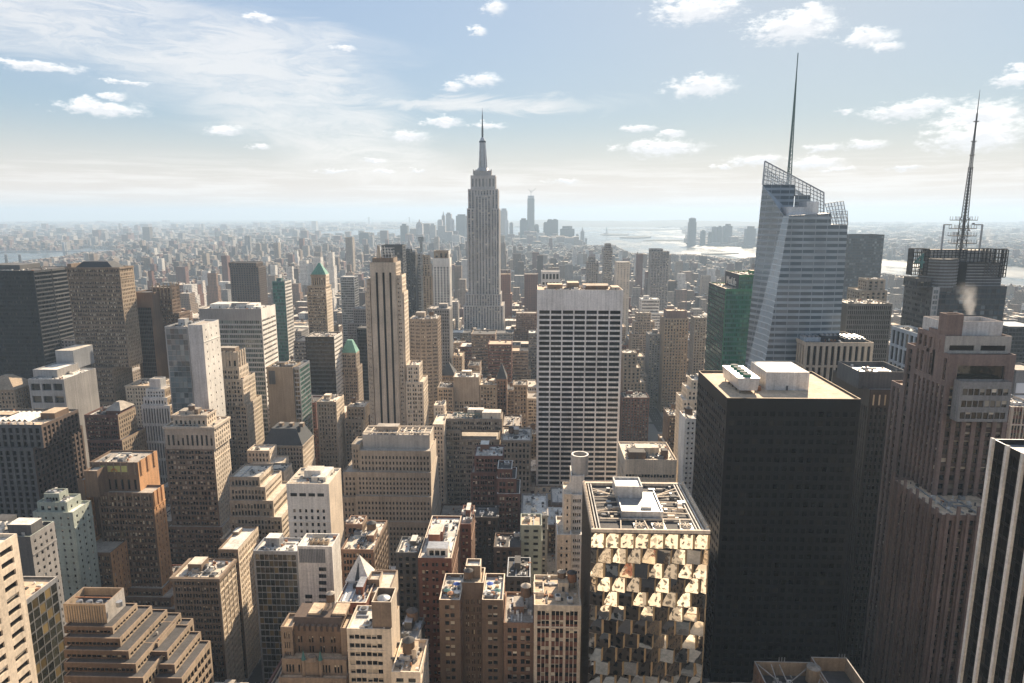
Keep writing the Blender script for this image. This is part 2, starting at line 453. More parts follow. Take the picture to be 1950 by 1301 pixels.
def facade(b, O, ux, nrm, Wd, z0, z1, s):
    """One wall of a building: piers, spandrels, reveals and the panes set back in them."""
    O, ux, nrm = np.array(O, float), np.array(ux, float), np.array(nrm, float)
    if s is None or isinstance(s, str):
        b.walls.add(s or b.wall, [[tuple(O + [0, 0, z0]), tuple(O + ux * Wd + [0, 0, z0]), tuple(O + ux * Wd + [0, 0, z1]), tuple(O + [0, 0, z1])]])
        return

    def Q(u0, u1, v0, v1, d0, d1=None):
        d1 = d0 if d1 is None else d1
        u0, u1, v0, v1 = [np.asarray(t, float) for t in np.broadcast_arrays(u0, u1, v0, v1)]
        r = np.empty((u0.size, 4, 3))
        for i, (u, v, d) in enumerate(((u0, v0, d0), (u1, v0, d0), (u1, v1, d1), (u0, v1, d1))):
            r[:, i, :] = O + u.reshape(-1, 1) * ux + np.array([0, 0, 1.]) * v.reshape(-1, 1) + nrm * d
        return r

    def QV(u, v0, v1, d0, d1):        # strip running along the normal
        u, v0, v1 = [np.asarray(t, float) for t in np.broadcast_arrays(u, v0, v1)]
        r = np.empty((u.size, 4, 3))
        for i, (v, d) in enumerate(((v0, d0), (v0, d1), (v1, d1), (v1, d0))):
            r[:, i, :] = O + u.reshape(-1, 1) * ux + np.array([0, 0, 1.]) * v.reshape(-1, 1) + nrm * d
        return r

    def QH(u0, u1, v, d0, d1):
        u0, u1, v = [np.asarray(t, float) for t in np.broadcast_arrays(u0, u1, v)]
        r = np.empty((u0.size, 4, 3))
        for i, (u, d) in enumerate(((u0, d0), (u1, d0), (u1, d1), (u0, d1))):
            r[:, i, :] = O + u.reshape(-1, 1) * ux + np.array([0, 0, 1.]) * v.reshape(-1, 1) + nrm * d
        return r

    e = min(s['edge'], Wd * .15)
    nb = max(1, int(round((Wd - 2 * e) / s['bay'])))
    bw = (Wd - 2 * e) / nb
    k, gap = s['k'], s['gap']
    ww = (s['ww'] * bw - (k - 1) * gap) / k
    if ww < .25 or z1 - z0 < 2.2:
        facade(b, O, ux, nrm, Wd, z0, z1, s['wall'])
        return
    us = np.array([e + i * bw + (1 - s['ww']) / 2 * bw + j * (ww + gap) for i in range(nb) for j in range(k)])
    ue = us + ww
    top = min(s['top'], (z1 - z0) * .4)
    H = z1 - top - z0 - s['bot']
    nr = max(1, int(round(H / s['fh'])))
    fh = H / nr
    zb = z0 + s['bot'] + np.arange(nr) * fh + (1 - s['wh']) * fh * .55
    zt = zb + s['wh'] * fh
    # rows further down than any view reaches stay out of sight behind the street: skip none, keep whole
    pu0 = np.concatenate([[0], ue])
    pu1 = np.concatenate([us, [Wd]])
    b.walls.add(s['wall'], Q(pu0, pu1, z0, z1, 0))
    sz0, sz1 = np.concatenate([[z0], zt]), np.concatenate([zb, [z1]])
    U0, V0 = np.meshgrid(us, sz0)
    U1, V1 = np.meshgrid(ue, sz1)
    top_row = V1 >= z1 - 1e-6
    spo = s['spo']
    if spo:
        for msk, d, m in ((~top_row, spo, s['sp']), (top_row, 0, s['wall'])):
            if msk.any():
                b.walls.add(m, Q(U0[msk], U1[msk], V0[msk], V1[msk], d))
    else:
        b.walls.add(s['sp'], Q(U0.ravel(), U1.ravel(), V0.ravel(), V1.ravel(), 0))
    rec = -s['rec']
    b.walls.add(s['wall'], QV(us, z0, z1 - top * .0, 0, rec))
    b.walls.add(s['wall'], QV(ue, z0, z1 - top * .0, rec, 0))
    A0, B0 = np.meshgrid(us, zb)
    A1, B1 = np.meshgrid(ue, zt)
    A0, A1, B0, B1 = A0.ravel(), A1.ravel(), B0.ravel(), B1.ravel()
    b.walls.add(s['sp'], QH(A0, A1, B0, spo, rec))
    b.walls.add(s['sp'], QH(A0, A1, B1, rec, spo if not spo else 0))
    pq = Q(A0, A1, B0, B1, rec)
    pr_ = BLIND.get(s['glass'])
    fr_ = np.zeros(len(pq)) if pr_ is None or s['wh'] > .8 else BRNG.choice([0, .3, .55, .92], len(pq), p=pr_)
    b.panes.append((s['glass'], pq, tuple(ux), tuple(nrm), fr_))
    if s.get('belt') and z1 - z0 > 14 and Wd > 6:
        # string courses and pilasters stand a hand's breadth proud of the wall
        for zc in ([z1 - top - fh * 2 - .1] if nr > 5 else []) + ([z0 + fh * (nr // 2) - .1] if nr > 12 and b.rng.random() < .6 else []):
            c0 = Q([-.01], [Wd + .01], [zc - .3], [zc + .3], .3)
            b.walls.add(s['wall'], c0)
            b.walls.add(s['wall'], QH([-.01], [Wd + .01], [zc + .3], .3, 0))
            b.walls.add(s['wall'], QH([-.01], [Wd + .01], [zc - .3], 0, .3))
        if nb > 2 and s['belt'] > 1:
            uc = e + np.arange(nb + 1) * bw
            uc = uc[(uc > .5) & (uc < Wd - .5)]
            b.walls.add(s['wall'], Q(uc - .28, uc + .28, z0, z1 - top, .2))
            b.walls.add(s['wall'], QV(uc - .28, z0, z1 - top, .2, 0))
            b.walls.add(s['wall'], QV(uc + .28, z0, z1 - top, 0, .2))


def split_pane(mb, gm, arr, fr_):
    """glass below, a drawn blind above, each window at its own height"""
    full = fr_ == 0
    if full.any():
        mb.add(gm, arr[full])
    if (~full).any():
        a, f = arr[~full], fr_[~full][:, None]
        lo, hi = a.copy(), a.copy()
        ml, mr = a[:, 3] + (a[:, 0] - a[:, 3]) * f, a[:, 2] + (a[:, 1] - a[:, 2]) * f
        lo[:, 3], lo[:, 2], hi[:, 0], hi[:, 1] = ml, mr, ml, mr
        mb.add(gm, lo)
        mb.add('blind', hi)


class Bld:
    """A building: walls, roofs, windows and what is fixed to it, parented to an Empty at its foot."""
    count = 0

    def __init__(s, name, label, cat, Y, style=None, side=None, roof='roof_mid', group=None, vb=None, ph=1.1, cop=None):
        s.name, s.label, s.cat, s.group = name, label, cat, group
        s.Y, s.style, s.side, s.roofm, s.ph, s.vb, s.cop = Y, style, side or style, roof, ph, vb, cop  # side is often a paler wall, sunlight put into its colour
        s.wall = style['wall'] if isinstance(style, dict) else (style or 'tan')
        s.walls, s.roofs, s.panes, s.parts, s.foot, s.tops = MB(), [], [], [], [], []
        s.rng = random.Random(Bld.count * 7 + 3)
        Bld.count += 1
        s.rects = []

    def deck(s, m, q):
        g = MB()
        g.add(m, q)
        s.roofs.append(g)

    def tier(s, x0, x1, y0, y1, z0, z1, front=0, left=0, right=0, back=None, roof=None, ph=None, cornice=0):
        f = s.style if front == 0 else front
        l = s.side if left == 0 else left
        r = s.side if right == 0 else right
        ph = s.ph if ph is None else ph
        facade(s, (x0, y0, 0), (1, 0, 0), (0, -1, 0), x1 - x0, z0, z1, f)
        facade(s, (x1, y0, 0), (0, 1, 0), (1, 0, 0), y1 - y0, z0, z1, r)
        facade(s, (x0, y1, 0), (0, -1, 0), (-1, 0, 0), y1 - y0, z0, z1, l)
        facade(s, (x1, y1, 0), (-1, 0, 0), (0, 1, 0), x1 - x0, z0, z1, back)
        w_ = f['wall'] if isinstance(f, dict) else (f or s.wall)
        t = .45 if x1 - x0 > 4 else .15
        if ph > 0:
            a, bq, c, d = x0 + t, x1 - t, y0 + t, y1 - t
            zr = z1 - ph
            s.deck(roof or s.roofm, [[(a, c, zr), (bq, c, zr), (bq, d, zr), (a, d, zr)]])
            cp = s.cop or w_
            s.walls.add(cp, [[(x0, y0, z1), (x1, y0, z1), (bq, c, z1), (a, c, z1)], [(x1, y0, z1), (x1, y1, z1), (bq, d, z1), (bq, c, z1)],
                             [(x1, y1, z1), (x0, y1, z1), (a, d, z1), (bq, d, z1)], [(x0, y1, z1), (x0, y0, z1), (a, c, z1), (a, d, z1)]])
            s.walls.add(w_, [[(a, c, z1), (bq, c, z1), (bq, c, zr), (a, c, zr)], [(bq, c, z1), (bq, d, z1), (bq, d, zr), (bq, c, zr)],
                             [(bq, d, z1), (a, d, z1), (a, d, zr), (bq, d, zr)], [(a, d, z1), (a, c, z1), (a, c, zr), (a, d, zr)]])
        else:
            s.deck(roof or s.roofm, [[(x0, y0, z1), (x1, y0, z1), (x1, y1, z1), (x0, y1, z1)]])
        if cornice:
            k = cornice
            for (a0, a1, b0, b1) in ((x0 - k, x1 + k, y0 - k, y0 - .003), (x1 + .003, x1 + k, y0, y1), (x0 - k, x0 - .003, y0, y1)):
                s.walls.box(s.cop or w_, a0, a1, b0, b1, z1 - 1.5 * k - .4, z1 - .15, bottom=True)
        s.foot.append((x0, x1, y0, y1))
        s.tops.append((x0, x1, y0, y1, z1 - ph, z0))
        return s

    def tiers(s, rows, z_floor=0.0, **kw):
        """rows from the top down: (left px, right px, top px, depth in m, metres behind the front, options)"""
        geo_ = []
        for r in rows:
            L, Rt, T, dep, dy = r[:5]
            o = r[5] if len(r) > 5 else {}
            y = s.Y + dy
            xa, z = at(L, T, y)
            xb, _ = at(Rt, T, y)
            geo_.append((xa, xb, y, y + dep, z, o))
        for i, (xa, xb, ya, yb, z, o) in enumerate(geo_):
            zl = [g[4] for g in geo_[i + 1:] if g[0] < xb - 1 and g[1] > xa + 1 and g[2] < yb - 1 and g[3] > ya + 1]
            z0 = z_floor if not zl else max(zl) - s.ph
            if 'z0' in o:
                z0 = o['z0']
            s.tier(xa, xb, ya, yb, z0, z, **{k: v for k, v in o.items() if k not in ('z0',)}, **kw)
        return s

    def part(s, name, mb, label=None, sub=None):
        s.parts.append((name, mb, label, sub or []))

    # roof furniture
    def tank(s, x, y, z, r=2.1, h=4.2, m='tankwood', legs=2.6):
        t, c = MB(), MB()
        t.cyl(m, x, y, z + legs, z + legs + h, r, r * .96)
        c.cyl('roof_tar' if s.rng.random() < .6 else 'roof_mid', x, y, z + legs + h + .01, z + legs + h + r * .6, r * 1.06, 0.0)
        lg = MB()
        for i in range(4):
            a = math.pi / 4 + i * math.pi / 2
            lg.bar('darkgrey', (x + r * .75 * math.cos(a), y + r * .75 * math.sin(a), z), (x + r * .75 * math.cos(a), y + r * .75 * math.sin(a), z + legs), .16)
        s.part('water_tank', t, None, [('tank_roof', c), ('tank_legs', lg)])

    def head(s, x0, x1, y0, y1, z, h, m=None, roof=None):
        t, r = MB(), MB()
        m = m or s.wall
        t.box(m, x0, x1, y0, y1, z, z + h, top=roof or s.roofm)
        r.box('darkgrey', (x0 + x1) / 2 - .5, (x0 + x1) / 2 + .5, y0 - .06, y0 - .004, z, z + 2.1)
        s.part('bulkhead', t, None, [('door', r)])

    def hvac(s, x, y, z, a=3., b=2., h=1.6, m='steel'):
        t, f = MB(), MB()
        t.box(m, x - a / 2, x + a / 2, y - b / 2, y + b / 2, z + .3, z + h, bottom=True)
        f.cyl('darkgrey', x, y, z + h + .004, z + h + .25, min(a, b) * .36, n=10)
        s.part('cooling_unit', t, None, [('fan', f)])

    def clutter(s, n=1.0, tanks=0, tier=0, small=True):
        x0, x1, y0, y1, z, _ = s.tops[tier]
        w_, d = x1 - x0, y1 - y0
        r = s.rng
        if w_ < 5 or d < 5:
            return s
        g = MB()
        if n >= 1:
            bw_, bd = w_ * r.uniform(.22, .4), min(d * .4, r.uniform(5, 9))
            bx, by = x0 + w_ * r.uniform(.12, .88 - bw_ / w_), y0 + d * r.uniform(.3, .85 - bd / d)
            s.head(bx, bx + bw_, by, by + bd, z, r.uniform(2.8, 5.5))
        for _ in range(tanks):
            s.tank(x0 + w_ * r.uniform(.2, .8), y0 + d * r.uniform(.3, .8), z + .0, r.uniform(1.8, 2.5), r.uniform(3.4, 4.6))
        for _ in range(int(n * 2 + r.random() * 2)):
            s.hvac(x0 + w_ * r.uniform(.15, .85), y0 + d * r.uniform(.12, .88), z, r.uniform(1.6, 4), r.uniform(1.5, 3), r.uniform(1.2, 2.4), r.choice(['steel', 'silver', 'concrete', 'louver', 'white']))
        if small:
            for _ in range(min(60, int(8 * n + w_ * d * .03)) if s.Y < 700 else int(4 * n)):
                g = MB()
                s.part('roof_vent', g)
                px_, py_ = x0 + w_ * r.uniform(.06, .94), y0 + d * r.uniform(.06, .94)
                a, b_, h = r.uniform(.3, 1.6), r.uniform(.3, 1.6), r.uniform(.3, 1.5)
                g.box(r.choice(['steel', 'roof_pale', 'darkgrey', 'concrete', 'rust', 'white', 'roof_tar']), px_, px_ + a, py_, py_ + b_, z, z + h)
            for _ in range(int(2 * n + w_ * d * .004)):
                px_, py_ = x0 + w_ * r.uniform(.1, .6), y0 + d * r.uniform(.1, .9)
                g = MB()
                s.part('duct', g)
                if r.random() < .5:
                    g.box(r.choice(['steel', 'roof_pale', 'roof_tar']), px_, px_ + w_ * r.uniform(.15, .35), py_, py_ + .5, z, z + .6)
                else:
                    g.box(r.choice(['steel', 'roof_pale', 'roof_tar']), px_, px_ + .5, y0 + d * .1, y0 + d * r.uniform(.4, .9), z, z + .6)
        return s

    def wins(s, root, o):
        if not s.panes:
            return
        allp = []
        for gi, (gm, arr, ux, nr, fr_) in enumerate(s.panes):
            c = arr.mean(axis=1)
            v = c - np.array(EYE)
            f = v @ np.array(_F)
            ok = f > 5
            fs = np.where(ok, f, 1e9)
            px_ = 975 + FPX * (v @ np.array(_R)) / fs
            py_ = 650.5 - FPX * (v @ np.array(_U)) / fs
            face = -(v @ np.array(nr)) / np.linalg.norm(v, axis=1)
            wv = np.linalg.norm(arr[:, 1] - arr[:, 0], axis=1)
            hv = np.linalg.norm(arr[:, 3] - arr[:, 0], axis=1)
            area = wv * hv * (FPX * 1024 / 1950 / fs) ** 2 * np.clip(face, 0, 1)
            vis = ok & (px_ > 0) & (px_ < 1950) & (py_ > 0) & (py_ < min(1301, s.vb or 1301)) & (face > .02)
            area = np.where(vis, area, 0)
            allp += [(area[i], gi, i) for i in range(len(arr))]
        big = sorted([p for p in allp if p[0] >= WIN_MIN], reverse=True)[:100]
        chosen = {}
        for a, gi, i in big:
            chosen.setdefault(gi, set()).add(i)
        rest = MB()
        cache = {}
        for gi, (gm, arr, ux, nr, fr_) in enumerate(s.panes):
            ch = chosen.get(gi, ())
            msk = np.ones(len(arr), bool)
            for i in ch:
                msk[i] = False
                q = arr[i]
                wv, hv = np.linalg.norm(q[1] - q[0]), np.linalg.norm(q[3] - q[0])
                key = (gm, round(wv, 2), round(hv, 2), ux, fr_[i])
                if key not in cache:
                    m_ = MB()
                    split_pane(m_, gm, (q - q.mean(axis=0))[None], fr_[i:i + 1])
                    cache[key] = m_.mesh('window')
                w_ = bpy.data.objects.new('window', cache[key])
                C.objects.link(w_)
                w_.parent = root
                w_.location = q.mean(axis=0) - np.array(o)
            if msk.any():
                split_pane(rest, gm, arr[msk], fr_[msk])
        if not rest.empty():
            rest.build('window_grid', root, o, kind='stuff')

    def done(s):
        xs = [f[0] for f in s.foot] + [f[1] for f in s.foot]
        ys = [f[2] for f in s.foot] + [f[3] for f in s.foot]
        o = ((min(xs) + max(xs)) / 2, min(ys), 0.0)
        root = bpy.data.objects.new(s.name, None)
        C.objects.link(root)
        root.location = o
        root.empty_display_size = 5
        tag(root, s.label, s.cat, s.group)
        s.walls.build('wall', root, o)
        for r_ in s.roofs:
            r_.build('roof', root, o)
        s.wins(root, o)
        for nm, mb, lb, sub in s.parts:
            p = mb.build(nm, root, o)
            if p is None:
                continue
            if lb:
                p['label'] = lb
            for sn, sm in sub:
                sm.build(sn, p, o)
        s.root = root
        DONE.append(s)
        return s


WIN_MIN = 4.0
DONE = []


def lattice(mb, m, p00, p10, p11, p01, nu, nv, r):
    """bars across a quad given by four corners"""
    P = [Vector(p) for p in (p00, p10, p11, p01)]

    def L(u, v):
        return (P[0] * (1 - u) + P[1] * u) * (1 - v) + (P[3] * (1 - u) + P[2] * u) * v
    for i in range(nu + 1):
        mb.bar(m, L(i / nu, 0), L(i / nu, 1), r)
    for j in range(nv + 1):
        mb.bar(m, L(0, j / nv), L(1, j / nv), r)


def text_mesh(body, size, m, depth=.15):
    cu = bpy.data.curves.new('lettering', 'FONT')
    cu.body, cu.size, cu.extrude, cu.align_x = body, size, depth, 'CENTER'
    to = bpy.data.objects.new('lettering', cu)
    C.objects.link(to)
    dg = bpy.context.evaluated_depsgraph_get()
    me = bpy.data.meshes.new_from_object(to.evaluated_get(dg))
    bpy.data.objects.remove(to)
    me.materials.clear()
    me.materials.append(mat(m))
    return me


def poly(s, pts, z0, z1, styles, roof=None):
    """a many-sided block, corners given anticlockwise seen from above"""
    n = len(pts)
    for i in range(n):
        p, q = np.array(pts[i]), np.array(pts[(i + 1) % n])
        d = q - p
        L = float(np.linalg.norm(d))
        u = d / L
        sty = styles[i] if isinstance(styles, (list, tuple)) else styles
        facade(s, (p[0], p[1], 0), (u[0], u[1], 0), (u[1], -u[0], 0), L, z0, z1, sty)
    s.deck(roof or s.roofm, [[(p[0], p[1], z1 - .5) for p in pts]])
    xs, ys = [p[0] for p in pts], [p[1] for p in pts]
    s.foot.append((min(xs), max(xs), min(ys), max(ys)))
    s.tops.append((min(xs), max(xs), min(ys), max(ys), z1 - .5, z0))
    return s


def pyramid(mb, m, x0, x1, y0, y1, z0, z1, k=0.0, ridge=False):
    """hip roof: k is the share of the plan left flat on top"""
    cx, cy, hx, hy = (x0 + x1) / 2, (y0 + y1) / 2, (x1 - x0) / 2, (y1 - y0) / 2
    lo = [(x0, y0), (x1, y0), (x1, y1), (x0, y1)]
    kx, ky = k * hx, k * hy
    if ridge:
        kx, ky = max(hx - hy, .2), .05
    hi = [(cx - kx, cy - ky), (cx + kx, cy - ky), (cx + kx, cy + ky), (cx - kx, cy + ky)]
    mb.add(m, [[(*lo[i], z0), (*lo[(i + 1) % 4], z0), (*hi[(i + 1) % 4], z1), (*hi[i], z1)] for i in range(4)])
    mb.add(m, [[(*h, z1) for h in hi]])


def B(name, label, cat, Y, style, rows, side=None, roof='roof_mid', vb=None, cl=0, tanks=0, ph=1.1, cop=None, finish=True, z_floor=0.0, tt=0, **kw):
    b = Bld(name, label, cat, Y, style, side, roof, vb=vb, ph=ph, cop=cop)
    b.tiers(rows, z_floor=z_floor, **kw)
    if cl:
        b.clutter(cl, tanks, tt)
    b.rect = (min(r[0] for r in rows), max(r[1] for r in rows), min(r[2] for r in rows), vb or 1301)
    return b.done() if finish else b


NB = None
# ---------------------------------------------------------------- far left group
b = Bld('glass_tower', 'black glass tower with a slanted corner, cut off by the left edge of the picture', 'tower', 690, st('curtain', 'navy', 'g_black', 'navy', fh=4.2), roof='roof_tar', vb=700)
xa, z = at(-90, 515, 690); xb, _ = at(63, 515, 690); xc, _ = at(91, 515, 712)
z1 = z
band = st('ribbon', 'black', 'g_black', 'darkgrey', fh=4.4, wh=.62)
poly(b, [(xa, 690), (xb, 690), (xc + 4, 712), (xc + 4, 745), (xa, 745)], 0, z1, [b.style, band, band, None, None])
g = MB(); g.box('darkgrey', xa + 20, xb - 25, 705, 735, z1 - .5, z1 + 4.5); b.part('bulkhead', g)
b.clutter(1, 0, 0); b.rect = (-90, 105, 512, 700); b.done()

lm = st('trip', 'tan', 'g_lit', fh=3.7, bay=4.8)
b = B('office_tower', 'tall brown stone tower with a dark hipped roof, right of the black glass tower', 'tower', 610, lm,
      [(126, 227, 509, 22, 0, dict(cornice=.8)), (120, 214, 700, 30, -6), (112, 215, 765, 30, -9)],
      side=st('tall', 'buff', 'g_dark', bay=2.7), roof='roof_tar', vb=770, finish=False)
g = MB(); x0, x1, y0, y1, zt, _ = b.tops[0]
pyramid(g, 'slate', x0 + 6, x1 - 7, y0 + 2, y1 - 2, zt, zt + 6, .62); b.part('hipped_roof', g)
g = MB(); g.box('tan', x0 + .5, x0 + 4, y0 + 1, y1 - 2, zt, zt + 4); b.part('bulkhead', g)
g = MB()
for zz, k in ((.16, .5), (.3, .35), (.84, .35)):
    zc = zt * (1 - zz * .3)
    g.box('tan', x0 - k, x1 + k, y0 - k, y0 - .004, zc, zc + 1.0, bottom=True); g.box('buff', x1 + .004, x1 + k, y0, y1, zc, zc + 1.0, bottom=True)
b.part('belt_course', g); b.done()

dk = st('vert', 'brown', 'g_black', bay=3.4, ww=.4)
B('office_tower', 'dark brown slab with a recessed glass bay, between the hipped-roof tower and the crenellated tower', 'tower', 640, 'darkbrown',
  [(252, 290, 557, 24, 0, dict(front=st('curtain', 'brown', 'g_black', 'slate', edge=3.5, top=14)))], side='brown', roof='roof_tar', vb=720)
b = B('office_tower', 'brown gothic tower crowned by pale stone pinnacles', 'tower', 652, st('pair', 'brown', 'g_few'),
      [(290, 325, 548, 16, 0), (291, 341, 596, 22, 2), (292, 347, 640, 26, 3)], side=st('tall', 'brown', 'g_few'), vb=720, finish=False)
g = MB(); x0, x1, y0, y1, zt, _ = b.tops[0]
for i in range(6):
    t = i / 5
    for (px_, py_) in ((x0 + (x1 - x0) * t, y0 + .4), (x1 - .4, y0 + (y1 - y0) * t)):
        g.cyl('buff', px_, py_, zt - 10, zt + 3, .8, .7, 6); g.cyl('buff', px_, py_, zt + 3, zt + 6.5, .8, .05, 6)
b.part('pinnacle', g); b.done()

b = B('office_building', 'small tan stone block with a hipped roof, left edge before the black glass tower', 'building', 505, st('punch', 'buff', 'g_dark', bay=2.6),
      [(-40, 27, 742, 24, 0)], side=st('punch', 'buff'), vb=785, finish=False)
g = MB(); x0, x1, y0, y1, zt, _ = b.tops[0]; pyramid(g, 'buff', x0 - .6, x1 + .6, y0 - .6, y1 + .6, zt + 1.1, zt + 10, .2); b.part('hipped_roof', g); b.done()
b = B('office_building', 'grey office block with two rows of deep square openings, before the hipped-roof tower', 'building', 510, st('grid', 'steel', 'g_few', bay=8, fh=10, wh=.55, rec=1.6),
      [(62, 108, 704, 26, 10, dict(front='steel')), (53, 121, 722, 40, 0)], side='grey', roof='roof_pale', vb=775, finish=False)
g = MB(); xa, za = at(103, 668, 548); xb, _ = at(137, 668, 548); g.box('steel', xa, xb, 549, 575, b.tops[1][4] - .02, za, top='roof_light'); b.part('bulkhead', g)
b.clutter(.6, 0, 1); b.done()

fn = st('fins', 'darkgrey', 'g_black', bay=4.2, ww=.55, rec=1.0)
b = B('office_building', 'big dark finned block with a white ribbed skylight on its roof, left edge', 'building', 385, fn,
      [(-80, 78, 808, 34, 0), (-90, 62, 852, 46, -3)], side=st('fins', 'darkbrown', 'g_black', bay=3.6, ww=.62, fh=3.6, wh=.66), roof='roof_tan', vb=985, finish=False)  # side wall darkened to paint the shade over it
x0, x1, y0, y1, zt, _ = b.tops[0]
g = MB(); g.box('roof_pale', x1 - 44.5, x1 - 13, y0 + 6.9, y0 + 25.1, zt - .1, zt + .98); b.part('skylight', g)
for i in range(9):
    g = MB(); b.part('skylight_ridge', g)
    xx = x1 - 44 + i * 3.4
    g.add('roof_pale', [[(xx, y0 + 7, zt + 1), (xx + 1.7, y0 + 7, zt + 2.4), (xx + 1.7, y0 + 25, zt + 2.4), (xx, y0 + 25, zt + 1)], [(xx + 1.7, y0 + 7, zt + 2.4), (xx + 3.4, y0 + 7, zt + 1), (xx + 3.4, y0 + 25, zt + 1), (xx + 1.7, y0 + 25, zt + 2.4)]])
for i in range(12):
    g = MB(); b.part('cooling_unit', g)
    g.box('concrete', x1 - 60 + i * 4.4, x1 - 58.4 + i * 4.4, y0 + 1.4, y0 + 5, zt, zt + 1.6)
b.head(x1 - 11, x1 - 2, y0 + 15, y0 + 28, zt, 4, 'brown'); b.clutter(1.2, 0, 0); b.done()

b = B('office_building', 'dark red brick block with a pale hipped pavilion on its roof, behind the fin-clad block', 'building', 462, st('trip', 'darkred', 'g_few'),
      [(160, 224, 790, 22, 0), (166, 232, 838, 30, -5)], side=st('tall', 'buff', 'g_dark'), roof='roof_tar', vb=870, finish=False)
x0, x1, y0, y1, zt, _ = b.tops[0]
g = MB(); pyramid(g, 'roof_mid', x0 + 13, x1 + .5, y0 + 3, y1 - 1, zt + 3.2, zt + 8, .25); b.part('hipped_roof', g)
g = MB(); g.box('darkred', x0 + 14, x1 - .6, y0 + 4, y1 - 2, zt, zt + 3.2); b.part('bulkhead', g); b.clutter(1, 0, 0); b.done()

b = B('office_building', 'white stone block with a colonnade and a stepped pyramid top', 'building', 500, st('punch', 'whitestone', 'g_dark', bay=2.2),
      [(284, 305, 722, 8, 8, dict(front='silver', left=None, right='silver')), (277, 313, 741, 14, 5), (272, 318, 757, 20, 3), (268, 323, 772, 26, 0, dict(front=st('tall', 'whitestone', 'g_black', bay=2.2, fh=14, wh=.86, ww=.5, rec=.9)))],
      side=st('tall', 'buff'), vb=830, ph=.5, finish=True)

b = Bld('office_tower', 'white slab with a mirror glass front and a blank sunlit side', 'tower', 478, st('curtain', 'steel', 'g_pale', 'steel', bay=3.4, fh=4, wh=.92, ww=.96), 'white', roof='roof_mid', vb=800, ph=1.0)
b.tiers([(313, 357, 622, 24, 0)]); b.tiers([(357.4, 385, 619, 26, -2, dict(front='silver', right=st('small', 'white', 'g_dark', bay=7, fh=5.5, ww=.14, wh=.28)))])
b.clutter(1.4, 0, 0); b.rect = (313, 408, 612, 800); b.done()

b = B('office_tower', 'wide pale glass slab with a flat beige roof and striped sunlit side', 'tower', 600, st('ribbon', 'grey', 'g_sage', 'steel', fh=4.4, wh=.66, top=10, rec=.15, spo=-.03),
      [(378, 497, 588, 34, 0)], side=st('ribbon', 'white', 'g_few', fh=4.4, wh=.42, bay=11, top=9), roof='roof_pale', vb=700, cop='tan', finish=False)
x0, x1, y0, y1, zt, _ = b.tops[0]
for (u0, u1, v0, v1, h) in ((.1, .42, .3, .8, 4), (.5, .8, .4, .85, 3.2), (.82, .95, .2, .5, 2)):
    b.head(x0 + (x1 - x0) * u0, x0 + (x1 - x0) * u1, y0 + (y1 - y0) * v0, y0 + (y1 - y0) * v1, zt, h, 'white', 'roof_pale')
b.clutter(1.4, 0, 0); b.done()

s_ = st('pair', 'limestone', 'g_lit', fh=3.6, bay=4.6)
b = B('office_tower', 'art deco limestone tower with a scalloped crown and stepped shoulders, before the striped glass slab', 'tower', 520, s_,
      [(403, 452, 672, 13, 6, dict(front=st('tall', 'limestone', 'g_black', bay=3.5, fh=11, wh=.6, top=8))), (387, 455, 700, 18, 3), (384, 421, 718, 5, -1.5), (383, 462, 722, 24, 0), (381, 470, 770, 30, 2)],
      side=st('tall', 'cream', 'g_dark', bay=2.6), vb=900, finish=False)
g = MB(); x0, x1, y0, y1, zt, _ = b.tops[0]
for i in range(5):
    xx = x0 + (x1 - x0) * i / 4
    g.box('limestone', xx - .7, xx + .7, y0 - .6, y0 - .01, zt - 12, zt + 2.8)
    if i < 4:
        g.cyl('limestone', xx + (x1 - x0) / 8, y0 + .6, zt - 4, zt + 1.8, 1.5, 1.3, 10)
for i in range(1, 4):
    yy = y0 + (y1 - y0) * i / 3
    g.box('cream', x1 + .01, x1 + .6, yy - .6, yy + .6, zt - 12, zt + 2.6)
b.part('crown', g); b.head(x0 + 4, x1 - 3, y0 + 3, y1 - 2, zt, 4.6, 'tan'); b.clutter(.6, 0, 3); b.done()
b = B('office_building', 'stepped limestone wing with a pale flat roof, right foot of the art deco tower', 'building', 470, st('tall', 'limestone', 'g_few'),
      [(470, 513, 858, 14, 2), (478, 535, 882, 16, -2), (484, 541, 915, 20, -6)], side=st('tall', 'cream', 'g_dark'), roof='roof_light', vb=1000, cl=.4)

b = Bld('office_building', 'blank tan slab with one dark strip, beside green mirror glass', 'building', 540, 'buff', st('curtain', 'green', 'g_green', 'steel'), roof='roof_tar', vb=790)
b.tiers([(507, 557, 699, 20, 0, dict(front='buff', right=None))]); b.tiers([(557.5, 570, 699, 26, 2, dict(front=st('curtain', 'steel', 'g_gold', 'steel'), right=st('curtain', 'steel', 'g_green', 'steel')))])
g = MB(); xa, za = at(511, 706, 539.9); xb, zb_ = at(525, 732, 539.9); g.box('darkgrey', xa, xb, 539.8, 539.99, zb_, za); b.part('louver_panel', g)
b.clutter(1.6, 0, 0); b.rect = (505, 584, 697, 800); b.done()
b = B('office_building', 'pale block with a dark green mansard roof, before the blank tan slab', 'building', 492, st('punch', 'beige', 'g_few', bay=2.2),
      [(499, 576, 848, 26, 0, dict(cornice=.6))], side=st('tall', 'cream', 'g_dark'), vb=905, finish=False)
g = MB(); x0, x1, y0, y1, zt, _ = b.tops[0]; pyramid(g, 'slate', x0, x1, y0, y1, zt + 1.1, zt + 13, .62); b.part('mansard_roof', g)
for i in range(3):
    b.head(x0 + 10 + i * 8, x0 + 13 + i * 8, y0 + 10, y0 + 14, zt + 12.5, 3, 'tan')
b.done()

